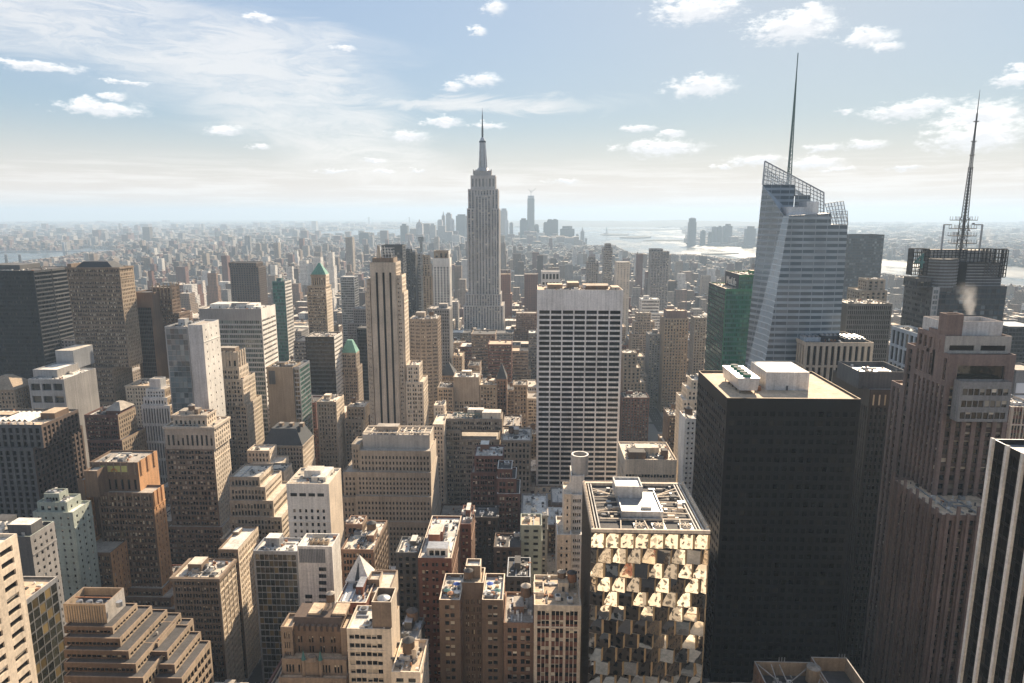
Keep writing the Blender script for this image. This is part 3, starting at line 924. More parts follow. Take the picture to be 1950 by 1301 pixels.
B('office_tower', 'dark brown striped tower standing alone over low roofs, left of the green pyramid tower', 'tower', 1180, st('vert', 'darkbrown', 'g_black', bay=4.5, ww=.55, fh=4),
  [(435, 488, 500, 30, 0), (437, 492, 508, 34, 3)], side=st('vert', 'darkbrown', 'g_black', bay=4.5), roof='roof_tar', vb=572)
B('office_tower', 'narrow green glass tower with a striped side, right of the dark brown tower', 'tower', 900, st('curtain', 'teal', 'g_green', 'teal', fh=4.5),
  [(518, 542, 536, 26, 0)], side=st('ribbon', 'white', 'g_few', bay=9, fh=4.6), roof='roof_mid', vb=590, cl=1)

# green pyramid tower
b = B('office_tower', 'limestone tower topped by a green copper pyramid', 'tower', 745, st('trip', 'buff', 'g_lit', bay=5.6),
      [(592, 620, 523, 13, 4, dict(front=st('tall', 'buff', 'g_few', bay=2.4, fh=12, wh=.7, top=2))), (586, 620, 545, 20, 1, dict(cornice=.8)), (584, 621, 556, 22, 0)],
      side=st('tall', 'cream', 'g_dark', bay=2.9), vb=640, ph=.6, finish=False)
g = MB(); x0, x1, y0, y1, zt, _ = b.tops[0]; pyramid(g, 'verdigris', x0, x1, y0, y1, zt + .6, zt + 13, .12); b.part('pyramid_roof', g)
g = MB(); g.box('buff', x0 - .5, x1 + .5, y0 - .5, y0 - .01, zt - 1.5, zt + .4); b.part('cornice', g); b.done()
b = Bld('office_tower', 'charcoal glass box with a white striped side, at the foot of the green pyramid tower', 'tower', 680, st('curtain', 'black', 'g_bronze', 'slate', ww=.94, fh=4.2), st('ribbon', 'white', 'g_few', bay=12, fh=4.2, wh=.45, rec=.5), roof='roof_mid', vb=752, cop='white')
b.tiers([(581, 636, 641, 30, 0)]); b.clutter(.8); b.rect = (581, 646, 638, 752); b.done()
b = B('office_building', 'narrow pink-brick building with a small green copper roof, left of the three-striped tower', 'building', 705, st('pair', 'beige', 'g_dark'),
      [(650, 678, 672, 14, 2), (646, 681, 700, 20, 0)], side=st('tall', 'beige', 'g_dark', bay=2.4), vb=770, finish=False)
g = MB(); x0, x1, y0, y1, zt, _ = b.tops[0]; pyramid(g, 'verdigris', x0, x1, y0, y1, zt + 1.1, zt + 14, .35); b.part('copper_roof', g); b.done()
B('office_tower', 'dark brown tower with a dense grid of small windows, peeping left of the three-striped tower', 'tower', 860, st('punch', 'grey', 'g_black', bay=2.2, ww=.6), [(672, 704, 588, 20, 0), (661, 704, 615, 26, -3)], roof='roof_mid', vb=700, cl=.6)
B('office_tower', 'plain dark slab squeezed beside the three-striped tower', 'tower', 760, st('curtain', 'slate', 'g_black', 'slate'), [(679, 700, 625, 24, 0)], side='slate', roof='roof_tar', vb=780)

# three-striped limestone tower
b = Bld('office_tower', 'tall limestone art deco tower with three black vertical stripes up its blank front', 'tower', 552, 'limestone', st('tall', 'limestone', 'g_dark', bay=2.7), vb=812)
xl, zt = at(704, 500, 552); xr, _ = at(753, 500, 552)
px_s = (717, 730, 743)
xs = [at(p, 519, 552)[0] for p in px_s]
zs = at(717, 519, 552)[1]
edges = [xl] + [v for x_ in xs for v in (x_ - .9, x_ + .9)] + [xr]
for i in range(0, len(edges), 2):
    b.walls.add('limestone', [[(edges[i], 552, 0), (edges[i + 1], 552, 0), (edges[i + 1], 552, zs), (edges[i], 552, zs)]])
b.walls.add('limestone', [[(xl, 552, zs), (xr, 552, zs), (xr, 552, zt), (xl, 552, zt)]])
gl = MB()
for x_ in xs:
    gl.add('g_black', [[(x_ - .9, 552.7, 0), (x_ + .9, 552.7, 0), (x_ + .9, 552.7, zs), (x_ - .9, 552.7, zs)]])
    b.walls.add('darkgrey', [[(x_ - .9, 552, 0), (x_ - .9, 552.7, 0), (x_ - .9, 552.7, zs), (x_ - .9, 552, zs)], [(x_ + .9, 552, 0), (x_ + .9, 552.7, 0), (x_ + .9, 552.7, zs), (x_ + .9, 552, zs)]])
b.part('window_strip', gl)
b.tier(xl, xr, 552.9, 574, 0, zt, front='limestone')
wing = st('pair', 'limestone', 'g_lit', bay=4.4, fh=3.7, wh=.45, ww=.6, edge=.6)
for (L, Rt, T, y0_, dep) in ((697.5, 703.8, 533, 553.5, 18), (695, 703.8, 557, 555, 18), (753.3, 765, 524, 553.5, 18), (753.3, 769, 557, 555, 19)):
    xa, za = at(L, T, y0_); xb, _ = at(Rt, T, y0_)
    b.tier(xa if L > 750 else xa, xb - .01 if L < 750 else xb, y0_, y0_ + dep, 0, za, front=wing, right=st('tall', 'cream', 'g_dark', bay=2.4))
xa, za = at(706, 494, 553); xb, _ = at(751, 494, 553)
b.tier(xa + 1, xb - 1, 554, 570, zt - 1, za + 1, front='tan', right='tan')
g = MB(); g.cyl('limestone', xa + 5, 560, za, za + 11, 2.2, .9, 10); b.part('roof_finial', g)
g = MB()
for i in range(4):
    for j in range(2):
        g.bar('silver', (xa + 9 + i * 2.6, 556 + j * 8, za), (xa + 9 + i * 2.6, 556 + j * 8, za + 10 - i), .22)
for k in range(4):
    for j in range(2):
        g.bar('silver', (xa + 8.5, 556 + j * 8, za + 2.4 * k + 1.5), (xa + 17.4, 556 + j * 8, za + 2.4 * k + 1.5), .2)
g.box('darkgrey', xa + 10, xa + 16, 557, 563, za, za + 4.5); b.part('antenna_frame', g)
b.rect = (694, 778, 470, 812); b.done()
b = B('office_building', 'cream wing stepping down at the right foot of the three-striped tower', 'building', 548, st('pair', 'cream', 'g_lit', bay=4.1, fh=3.7),
      [(774, 798, 695, 18, 0), (772, 806, 727, 24, -1)], side=st('punch', 'cream', 'g_dark'), roof='roof_light', vb=812, cl=.5)

# buildings around the foot of the striped tower
b = Bld('apartment_building', 'curved cream apartment slab with horizontal bands, right of the three-striped tower', 'building', 655, st('ribbon', 'beige', 'g_dark', fh=3.6, wh=.5, bay=5), st('pair', 'tan', 'g_few'), roof='roof_mid', vb=800)
xa, zt = at(778, 608, 655); xb, _ = at(832, 608, 655)
pts = [(xa, 659)] + [(xa + (xb - xa) * t, 655 + 5 * (2 * t - 1) ** 2) for t in (.2, .4, .6, .8)] + [(xb, 660), (xb, 684), (xa, 684)]
poly(b, pts, 0, zt, [b.style] * 5 + [b.side, None, None]); b.clutter(2.4, 1, 0, ); b.rect = (778, 842, 600, 800); b.done()
B('office_building', 'dark striped block behind the curved cream slab', 'building', 770, st('vert', 'grey', 'g_black'), [(813, 856, 588, 30, 0)], roof='roof_mid', vb=720, cl=1)
b = B('apartment_building', 'brick building with a dark gabled roof, right of the curved cream slab', 'building', 700, st('pair', 'tan', 'g_lit'), [(838, 866, 715, 20, 0)], vb=740, finish=False)
g = MB(); x0, x1, y0, y1, zt, _ = b.tops[0]; pyramid(g, 'slate', x0 - .4, x1 + .4, y0 - .4, y1 + .4, zt + 1, zt + 14, .04); b.part('gabled_roof', g); b.done()
B('office_building', 'beige block with a blank upper front, above the long pale loft roof', 'building', 590, st('pair', 'beige', 'g_dark', fh=3.7, top=22), [(863, 912, 718, 22, 2)], side=st('punch', 'beige'), roof='roof_pale', vb=790, cl=1)
B('office_building', 'beige loft building with a sunken dark roof, left of the blank-fronted block', 'building', 588, st('pair', 'beige', 'g_dark'), [(833, 863, 738, 22, 0)], roof='roof_tar', vb=790, cl=.5)
B('office_building', 'sand coloured loft building with rows of small windows, right of the blank-fronted block', 'building', 592, st('punch', 'buff', 'g_lit'), [(913, 946, 733, 22, 0)], roof='roof_light', vb=790, cl=1, tanks=1)
b = B('office_building', 'tan brick building with a steep dark gable, right of the beige blocks', 'building', 600, st('punch', 'orangebrick', 'g_few', bay=2.4), [(945, 965, 722, 16, 0)], vb=780, finish=False)
g = MB(); x0, x1, y0, y1, zt, _ = b.tops[0]; pyramid(g, 'slate', x0, x1, y0, y1, zt + 1, zt + 14, .03); b.part('gabled_roof', g); b.done()
B('office_building', 'slim tan building with an arcaded top floor, left of the white grid slab', 'building', 585, st('tall', 'tan', 'g_few', bay=2.7), [(978, 1004, 733, 18, 0, dict(cornice=.7))], roof='roof_mid', vb=790, cl=.5)
b = B('office_building', 'long beige loft building with a green steel frame on its roof', 'building', 480, st('trip', 'beige', 'g_lit', bay=4.5, fh=3.7),
      [(845, 956, 797, 18, 4), (846, 878, 820, 6, 0), (848, 950, 836, 22, 1)], side=st('punch', 'buff', 'g_few'), roof='roof_mid', vb=960, finish=False)
g = MB(); x0, x1, y0, y1, zt, _ = b.tops[0]
for i in range(8):
    g.bar('teal', (x0 + 8 + i * 2.6, y0 + 4, zt), (x0 + 8 + i * 2.6, y0 + 4, zt + 4), .18)
    if i < 7:
        g.bar('teal', (x0 + 8 + i * 2.6, y0 + 4, zt), (x0 + 10.6 + i * 2.6, y0 + 4, zt + 4), .14)
g.bar('teal', (x0 + 8, y0 + 4, zt + 4), (x0 + 26, y0 + 4, zt + 4), .2); b.part('steel_frame', g)
b.head(x0 + 17, x0 + 29, y0 + 7, y0 + 13, zt + 3.4, 2.6, 'cream', 'roof_pale'); b.head(x1 - 15, x1 - 1, y0 + 3, y0 + 12, zt, 5, 'cream', 'roof_pale')
b.clutter(1.2, 1, 0); b.done()
B('office_building', 'narrow cream loft wedged beside the stepped beige block', 'building', 470, st('punch', 'cream', 'g_dark', bay=2.2), [(826, 846, 772, 12, 30), (824, 845, 808, 26, 0)], roof='roof_light', vb=960, cl=.3)
b = B('office_building', 'pale stone building with a cluttered white roof, left of the white grid slab', 'building', 470, st('punch', 'beige', 'g_few', bay=2.9, fh=4.2),
      [(956, 1011, 838, 30, 0, dict(cornice=.8))], side=st('punch', 'tan'), roof='roof_pale', vb=940, cl=2.6, tanks=1)

# ---------------------------------------------------------------- the near left and centre
br = st('trip', 'brown', 'g_lit', bay=5.3, fh=3.6)
lit_side = st('punch', 'orange', 'g_dark', bay=3.4, ww=.3, fh=3.6)  # orange walls paint the sun on this brown tower's side
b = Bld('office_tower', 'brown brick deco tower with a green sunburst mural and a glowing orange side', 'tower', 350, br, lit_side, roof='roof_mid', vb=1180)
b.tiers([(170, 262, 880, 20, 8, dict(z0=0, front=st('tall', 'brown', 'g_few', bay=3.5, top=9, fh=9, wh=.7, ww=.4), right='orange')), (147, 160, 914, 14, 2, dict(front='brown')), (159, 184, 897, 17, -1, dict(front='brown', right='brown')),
         (184.3, 290, 938, 12, 3)])
b.tiers([(212, 309, 1120, 16, -1), (212, 325, 1137, 14, -4.5), (212, 336, 1158, 13, -8), (212, 349, 1178, 11, -11.5), (212, 366, 1200, 11, -15)])
b.tiers([(100, 158, 1040, 24, -8), (139, 210, 1052, 20, -12)])
g = MB(); xa, za = at(192, 887, 357.9); xb, zb_ = at(243, 899, 357.9)
g.box('mural', xa, xb, 357.7, 357.96, zb_, za); b.part('mural_panel', g, 'green and gold sunburst mural')
g = MB(); cx = (xa + xb) / 2
for i in range(9):
    a = math.pi * i / 8
    g.bar('muralred', (cx + math.cos(a) * 1.0, 357.6, zb_ + .4 + math.sin(a)), (cx + math.cos(a) * 1.9, 357.6, zb_ + .4 + math.sin(a) * 1.9), .22)
b.part('sunburst', g)
for k in (0, 3):
    x0, x1, y0, y1, zt, _ = b.tops[k]
    g = MB()
    for i in range(7):
        xx = x0 + (x1 - x0) * (i + .5) / 7
        g.box('tan', xx - .35, xx + .35, y0 - .35, y0 - .01, zt - 6, zt + 1.5)
    for i in range(3):
        yy = y0 + (y1 - y0) * (i + .5) / 3
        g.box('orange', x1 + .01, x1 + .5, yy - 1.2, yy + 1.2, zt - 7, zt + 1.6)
    b.part('pier_cap', g)
b.clutter(.8, 0, 0); b.clutter(.5, 0, -2); b.rect = (100, 385, 868, 1180); b.done()

s_ = st('trip', 'tan', 'g_lit', bay=5.9, fh=3.6)
b = B('office_tower', 'brown stone tower with a light classical crown and balustrade, right of the mural tower', 'tower', 435, s_,
      [(328, 393, 790, 14, 5, dict(front=st('tall', 'limestone', 'g_few', bay=3.2, fh=9, wh=.6, top=4), right=st('tall', 'cream', 'g_few', bay=3.2), cornice=.6)),
       (312, 407, 812, 24, 0, dict(front=st('tall', 'limestone', 'g_few', bay=3.4, fh=14, wh=.62, top=4), right=st('tall', 'cream', 'g_dark', bay=3.2), cornice=.9)),
       (313.5, 407, 852, 23.5, .2), (316, 423, 1003, 26, -4)], side=st('punch', 'cream', 'g_dark', bay=2.9, ww=.4), vb=1075, finish=False)
x0, x1, y0, y1, zt, _ = b.tops[0]; b.head(x0 + 3, x0 + 13, y0 + 3, y1 - 3, zt, 3, 'limestone'); b.clutter(1.2, 1, 0); b.clutter(.4, 0, 1); b.done()

fs = st('fins', 'beige', 'g_dark', bay=2.0, ww=.66, fh=3.5, wh=.7, rec=.4)
B('office_building', 'ribbed beige block stepping down in terraces, left of the blank cream slab', 'building', 385, fs,
  [(437, 494, 908, 22, 4), (437, 505, 927, 27, 1), (437, 520, 953, 31, -2), (437, 536, 984, 35, -5)], side=st('ribbon', 'cream', 'g_dark', bay=7, fh=3.5), roof='roof_light', vb=1040, cl=.5)
B('office_building', 'stepped cream stone shoulder behind the ribbed terraces', 'building', 420, st('tall', 'beige', 'g_few'), [(505, 540, 898, 16, 6), (505, 546, 935, 24, 0)], side=st('tall', 'cream', 'g_dark'), roof='roof_light', vb=1000, cl=.4)

b = B('office_building', 'pale sage stepped building with a louvred penthouse, beside the mural tower', 'building', 322, st('small', 'palegreen', 'g_few', bay=4.2),
      [(83, 112, 940, 7, 5, dict(front=st('ribbon', 'palegreen', 'g_black', fh=3, wh=.6))), (70, 127, 956, 11, 2.5, dict(front=st('punch', 'palegreen', 'g_few', bay=3.2))), (62, 138, 975, 15, 0)],
      side=st('small', 'palegreen', 'g_few'), roof='roof_pale', vb=1040, finish=False)
b.clutter(.7, 0, 0); b.clutter(.8, 0, 1); b.done()
b = B('office_building', 'dark olive block with a plain front and small side lights, before the sage building', 'building', 268, 'darkgrey',
      [(-70, 57, 1020, 15, 0, dict(right=st('small', 'grey', 'g_lit', bay=3.6, ww=.4)))], roof='roof_tar', vb=1110, cop='palegreen', finish=False)
x0, x1, y0, y1, zt, _ = b.tops[0]; b.head(x1 - 12, x1 - 1.5, y0 + 3, y0 + 10, zt, 5, 'darkgrey', 'roof_pale'); b.head(x1 - 24, x1 - 14, y0 + 2, y0 + 9, zt, 3.2, 'white', 'roof_pale')
for i in range(4):
    b.hvac(x1 - 20 + i * 2.6, y0 + 5, zt + 3.2, 2, 2, 2, 'white')
b.clutter(1.5, 0, 0); b.done()

# sunlit white block at the lower left edge, seen along its side
b = Bld('office_building', 'cream block with big dark windows, cut off by the lower left corner', 'building', 105, st('bigwin', 'cream', 'g_few'), st('bigwin', 'cream', 'g_few', bay=8.2, ww=.62, fh=3.75, wh=.48), roof='roof_light')
xr, zt = at(32, 1016, 185); b.tier(xr - 40, xr, 105, 185, 0, zt); b.clutter(.6, 0, 0); b.rect = (0, 66, 1010, 1301); b.done()
b = Bld('office_building', 'dark glass block with a beige flat roof, beside the cream corner block', 'building', 190, st('curtain', 'darkgrey', 'g_gold', 'steel'), st('curtain', 'steel', 'g_gold', 'darkgrey', bay=3.4, ww=.93, fh=4.2, wh=.86, spo=-.05), roof='roof_tan', cop='concrete')
xr, zt = at(109, 1098, 238); b.tier(xr - 34, xr, 190, 238, 0, zt); b.clutter(.5, 0, 0); b.rect = (45, 125, 1095, 1301); b.done()

rb = st('ribbon', 'darkbrown', 'g_few', bay=6, fh=3.9, wh=.56, gap=.25)  # dark walls paint the shade on the front, sides stay pale
b = Bld('office_building', 'banded beige ziggurat with a ribbed open penthouse, at the foot of the mural tower', 'building', 205, rb, st('ribbon', 'buff', 'g_black', bay=8, fh=3.9, wh=.6), roof='roof_tar', cop='tan', ph=.5)
b.tiers([(120, 200, 1150, 11, 8, dict(front=st('fins', 'buff', 'louver', bay=.9, ww=.4, fh=12, wh=.98, rec=.25, top=.6), right='concrete', ph=3, roof='roof_tar')), (121, 214, 1193, 15, 5), (121, 228, 1214, 20, 2), (121, 244, 1238, 25, -1), (121, 258, 1262, 30, -4), (121, 272, 1288, 34, -7)])
b.tiers([(250, 300, 1224, 13, 8, dict(roof='roof_pale')), (250, 318, 1240, 16, 5), (250, 332, 1264, 19, 2), (250, 346, 1290, 21, -1)])
x0, x1, y0, y1, zt, _ = b.tops[0]
g = MB()
for i in range(5):
    g.cyl('steel', x0 + 3 + i * 3.6, y0 + 4, zt, zt + 1.8, 1.1, n=10)
g.bar('rust', (x0 + 1, y0 + 5, zt + 2.6), (x1 - 1, y0 + 5, zt + 2.6), .2); b.part('cooling_unit', g); b.clutter(.3, 0, -4); b.rect = (118, 392, 1115, 1301); b.done()

cs = st('trip', 'tan', 'g_few', bay=4.8, fh=3.6)
B('office_building', 'tan corner building with a bowed cornice and crowded roof, right of the mural tower', 'building', 318, cs,
  [(327, 416, 1099, 20, 0, dict(cornice=1.0))], side=st('trip', 'cream', 'g_dark', bay=4.2), roof='roof_light', vb=1230, cl=2.6)
B('office_building', 'lighter tan building with stepped roofs, behind the bowed-cornice corner building', 'building', 342, cs,
  [(420, 458, 1032, 14, 14), (415, 453, 1046, 28, 0)], side=st('pair', 'cream', 'g_dark', bay=3.8), roof='roof_pale', vb=1200, cl=1.2)
b = Bld('office_building', 'gold mirror glass atrium building with a white roof, left of the white tiled tower', 'building', 298, st('curtain', 'steel', 'g_gold', 'steel', bay=2.2, fh=3.4, wh=.85, ww=.92), roof='roof_pale', vb=1165)
b.tiers([(482, 566, 1049, 14, 0)]); b.clutter(1.5, 0, 0); b.rect = (478, 570, 1042, 1165); b.done()

# white tiled tower
b = Bld('office_tower', 'white tiled tower with a grey louvred band, left of the white pyramid', 'tower', 268, 'whitestone', 'white', roof='roof_pale', vb=1170, cop='white')
b.tiers([(566, 632, 1040, 12, 0)])
xa, xb, y0, y1, zt, _ = b.tops[0]
g = MB(); xp, zp = at(619, 1046, 268); _, zq = at(619, 1072, 268)
for i in range(16):
    xx = xa + .6 + (xp - xa - .6) * i / 16
    g.box('louver', xx, xx + (xp - xa) / 16 * .8, 267.88, 267.995, zq, zp)
b.part('louver_panel', g)
g = MB()
for i in range(1, 12):
    xx = xa + (xb - xa) * i / 12
    g.box('concrete', xx - .04, xx + .04, 267.96, 267.997, 0, zq - .3)
for i in range(1, 26):
    g.box('concrete', xa + .1, xb - .1, 267.965, 267.998, zq - i * 4, zq - i * 4 + .07)
b.part('tile_joint', g)
for (p0, p1, ys) in ((608, 621, (1081, 1094, 1107, 1120, 1133, 1146, 1159)), (582, 594, (1133, 1146, 1159))):
    for yy in ys:
        u0, w0 = at(p0, yy + 6, 268); u1, w1 = at(p1, yy, 268)
        g = MB()
        g.box('darkgrey', u0 - .12, u1 + .12, 267.93, 267.99, w0 - .12, w1 + .12); h = MB()
        for j in range(3):
            uu = u0 + (u1 - u0) * j / 3
            h.add('g_few', [[(uu + .06, 267.9, w0), (uu + (u1 - u0) / 3 - .06, 267.9, w0), (uu + (u1 - u0) / 3 - .06, 267.9, w1), (uu + .06, 267.9, w1)]])
        b.part('window', g, None, [('pane', h)])
b.head(xa + 4, xb - 6, y0 + 6, y1 - 2, zt, 1.6, 'darkgrey', 'roof_tar')
for i in range(4):
    b.hvac(xa + 5 + i * 2.2, y0 + 4, zt, 1.6, 2.4, 2, 'buff')
b.clutter(.4, 0, 0); b.rect = (566, 650, 1012, 1170); b.done()

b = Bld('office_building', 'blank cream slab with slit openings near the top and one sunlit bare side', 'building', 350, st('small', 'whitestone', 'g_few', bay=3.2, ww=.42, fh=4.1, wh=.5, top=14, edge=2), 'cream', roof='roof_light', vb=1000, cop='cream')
b.tiers([(545, 626, 921, 24, 0)]); x0, x1, y0, y1, zt, _ = b.tops[0]
for i in range(4):
    g = MB(); xx = x0 + 2 + i * 5; g.box('black', xx, xx + 3.6, 349.9, 349.99, zt - 6.2, zt - 4.4); b.part('vent_slot', g)
g = MB()
for i in range(3):
    g.bar('cream', (x0 + 1, y0 + 2 + i * 8, zt + .8), (x0 + 12, y0 + 3 + i * 8, zt + .8), .25)
b.part('roof_beam', g); b.head(x0 + 12, x0 + 20, y0 + 6, y1 - 2, zt, 2.6, 'roof_pale', 'roof_pale'); b.clutter(1.2, 0, 0); b.rect = (545, 652, 888, 1000); b.done()

# stepped office block with a bare flank, sunlight painted on in cream
wb = st('tall', 'beige', 'g_black', bay=2.3, ww=.46, fh=3.7, wh=.56, top=3)
b = B('office_building', 'wide beige block of four set-back tiers under an open roof frame', 'building', 420, wb,
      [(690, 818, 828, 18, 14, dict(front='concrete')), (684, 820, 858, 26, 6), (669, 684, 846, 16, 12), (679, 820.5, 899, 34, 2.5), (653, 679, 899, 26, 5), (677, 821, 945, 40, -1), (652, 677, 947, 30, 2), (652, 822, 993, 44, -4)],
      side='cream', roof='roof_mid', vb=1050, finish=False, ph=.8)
g = MB(); x0, x1, y0, y1, zt, _ = b.tops[0]
for i in range(11):
    xx = x0 + (x1 - x0) * i / 10
    g.box('cream', xx - .3, xx + .3, y0 + .5, y1 - .5, zt + .9, zt + 1.5, bottom=True)
for k in (.1, .9):
    yy = y0 + (y1 - y0) * k; g.box('cream', x0, x1, yy - .3, yy + .3, zt + 1.51, zt + 2.1, bottom=True)
b.part('roof_frame', g); b.clutter(2.0, 0, 0, small=True); b.done()
B('office_building', 'tall narrow tan loft with sunlit ribbed side, left of the set-back beige block', 'building', 560, st('tall', 'beige', 'g_dark', bay=2.6, fh=3.6), [(603, 640, 765, 24, 0)], side=st('tall', 'cream', 'g_dark', bay=2.4), roof='roof_light', vb=890, cl=1)
B('office_building', 'lower cream loft with a round tank, between the tan loft and the three-striped tower', 'building', 575, st('punch', 'beige', 'g_few'), [(660, 694, 775, 22, 4), (655, 690, 800, 22, 0)], side=st('tall', 'cream', 'g_dark', bay=2.4), roof='roof_light', vb=850, cl=.8, tanks=1)

b = B('office_building', 'brown brick block with a crowded roof and round tank, behind the white pyramid', 'building', 300, st('trip', 'orangebrick', 'g_few'), [(658, 690, 998, 10, 18), (649, 711, 1046, 32, 0)], side=st('trip', 'tan', 'g_dark'), roof='roof_light', vb=1100, finish=False)
b.clutter(3, 1, 1); b.clutter(.6, 0, 0); b.done()
# white pyramid on its low block
b = Bld('office_building', 'low block with a bluish grey roof carrying a tall white pyramid', 'building', 244, st('punch', 'redbrick', 'g_few'), roof='steel', vb=1165, cop='cream')
b.tiers([(640, 697, 1147, 20, 0)]); x0, x1, y0, y1, zt, _ = b.tops[0]
g = MB(); xa, za = at(657, 1107, 260); xb, _ = at(703, 1107, 260); xc, zc = at(680, 1054, 266)
c0 = [(xa, 260), (xb, 260), (xb, 260 + xb - xa), (xa, 260 + xb - xa)]; ap = ((xa + xb) / 2, 260 + (xb - xa) / 2, zc)
for i in range(4):
    p, q = c0[i], c0[(i + 1) % 4]
    g.add('white', [[(*p, za), (*q, za), ap]])
g.box('white', xa, xb, 260, 260 + xb - xa, zt, za - .01); h = MB()
m_ = (xa + xb) / 2
h.add('slate', [[(m_ - .9, 259.95, za + .3), (m_ + .9, 259.95, za + .3), (m_ + .15, 263.2, za + (zc - za) * .68), (m_ - .15, 263.2, za + (zc - za) * .68)]])
b.part('pyramid', g, None, [('slit_window', h)]); b.clutter(1.2, 0, 0); b.rect = (640, 706, 1050, 1165); b.done()
B('office_building', 'small tan block with twin bulkheads and a domed water tank, right of the white pyramid', 'building', 252, st('punch', 'tan', 'g_few'), [(700, 722, 1104, 7, 6), (697, 741, 1128, 18, 0)], side='cream', roof='roof_light', vb=1165, cl=.8, tanks=1)

b = Bld('office_building', 'ornate brown stone building with a mansard attic and little spires, at the bottom centre left', 'building', 222, st('trip', 'tan', 'g_dark', bay=4.3, ww=.66, fh=3.9), st('punch', 'brown'), roof='roof_tan')
b.tiers([(556, 648, 1201, 12, 4, dict(front=st('pair', 'brown', 'g_few', fh=4, ww=.4))), (534, 556, 1194, 9, 2), (648, 659.5, 1196, 9, 2.5)])
b.tiers([(536, 659, 1254, 17, -1), (530, 659, 1290, 20, -4)])
x0, x1, y0, y1, zt, _ = b.tops[0]; g = MB(); g.add('darkbrown', [[(x0, y0 - .1, zt + 1), (x1, y0 - .1, zt + 1), (x1, y0 + 2.6, zt + 5), (x0, y0 + 2.6, zt + 5)], [(x0, y0 + 2.6, zt + 5), (x1, y0 + 2.6, zt + 5), (x1, y1, zt + 5), (x0, y1, zt + 5)]])
g.add('darkbrown', [[(x0, y0 - .1, zt + 1), (x0, y0 + 2.6, zt + 5), (x0, y1, zt + 5), (x0, y1, zt + 1)], [(x1, y0 - .1, zt + 1), (x1, y1, zt + 1), (x1, y1, zt + 5), (x1, y0 + 2.6, zt + 5)]]); b.part('mansard_roof', g)
g = MB()
for i in range(8):
    xx = x0 + 1.6 + (x1 - x0 - 3.2) * i / 7; g.box('brown', xx - .6, xx + .6, y0 - .25, y0 + 1.6, zt + 1, zt + 3.1)
b.part('dormer', g)
x2, x3, y2, y3, zt2, _ = b.tops[3]; g = MB()
for p in (579, 611):
    g = MB(); b.part('spire', g)
    xs_, _ = at(p, 1256, y2); g.cyl('tan', xs_, y2 - .5, zt2 - 6, zt2 + 1.2, .8, .8, 6); g.cyl('teal', xs_, y2 - .5, zt2 + 1.2, zt2 + 5, .85, .03, 6)
g = MB(); xs_, _ = at(583, 1256, y2); xe_, _ = at(607, 1256, y2); g.box('tan', xs_, xe_, y2 - .8, y2 - .02, zt2 - 8, zt2 + 1.2)
g.cyl('tan', (xs_ + xe_) / 2, y2 - .35, zt2 + 1.2, zt2 + 2.6, 2.0, 1.4, 12); b.part('gable', g)
b.tank(x0 + 12, y1 - 2.5, zt + 5, 1.6, 3.2); g = MB(); g.box('roof_tan', x0 + 5, x0 + 9.5, y0 + 4, y1 - 1, zt + 5, zt + 5.8, 'roof_tan'); b.part('skylight', g); g = MB(); g.box('roof_tan', x0 + 14, x0 + 19, y0 + 4, y1 - 1, zt + 5, zt + 5.8, 'roof_tan'); b.part('skylight', g)
b.rect = (530, 660, 1165, 1301); b.done()

b = Bld('office_building', 'cream brick building with ribbon windows and a square tank house on its bright roof', 'building', 221, st('loft', 'cream', 'g_lit', bay=5.4, fh=3.5, wh=.5, ww=.92, edge=.6), 'cream', roof='roof_pale', cop='cream')
xa, zt = at(660, 1197, 221); xb, _ = at(745, 1197, 221); xm, _ = at(731, 1197, 221)
b.tier(xa, xm - .01, 221, 236, 0, zt, right=None); b.tier(xm, xb, 221.02, 236, 0, zt, front='cream', left=None)
x0, x1, _zt, zp = at(707, 1147, 222)[0], at(744.5, 1147, 222)[0], 0, at(707, 1147, 222)[1]
b.tier(x0, x1, 222.2, 232, zt - 1.5, zp, front='tan', left='tan', right='cream', ph=4, roof='roof_tar')
g = MB(); g.cyl('roof_pale', (x0 + x1) / 2 - .3, 227, zp - 3.6, zp - 1.2, 2.4, 2.3, 16); h = MB(); h.cyl('steel', (x0 + x1) / 2 - .3, 227, zp - 1.19, zp - .4, 2.5, .1, 16); b.part('water_tank', g, None, [('tank_roof', h)])
g = MB(); g.cyl('roof_pale', xa + 6.2, 225, zt - 1.1, zt - .3, 1.9, 1.9, 14); g.cyl('concrete', xa + 6.2, 225, zt - .29, zt + .5, 1.0, .8, 12); b.part('roof_vent', g); b.clutter(.5, 0, 0); b.rect = (658, 753, 1128, 1301); b.done()
b = B('office_building', 'low building with tan and black flat roofs, right of the cream ribbon-window building', 'building', 213, st('bigwin', 'cream', 'g_few', bay=5, ww=.6), [(744, 770, 1252, 9, 8, dict(front='darkgrey')), (745, 800, 1279, 19, 0)], roof='roof_tan', cl=1.2, tanks=1, tt=1)
B('office_building', 'dark block with a grey glazed roof, behind the low tan and black roofs', 'building', 240, 'darkgrey', [(757, 796, 1220, 16, 0)], roof='steel', cl=1, tanks=1)

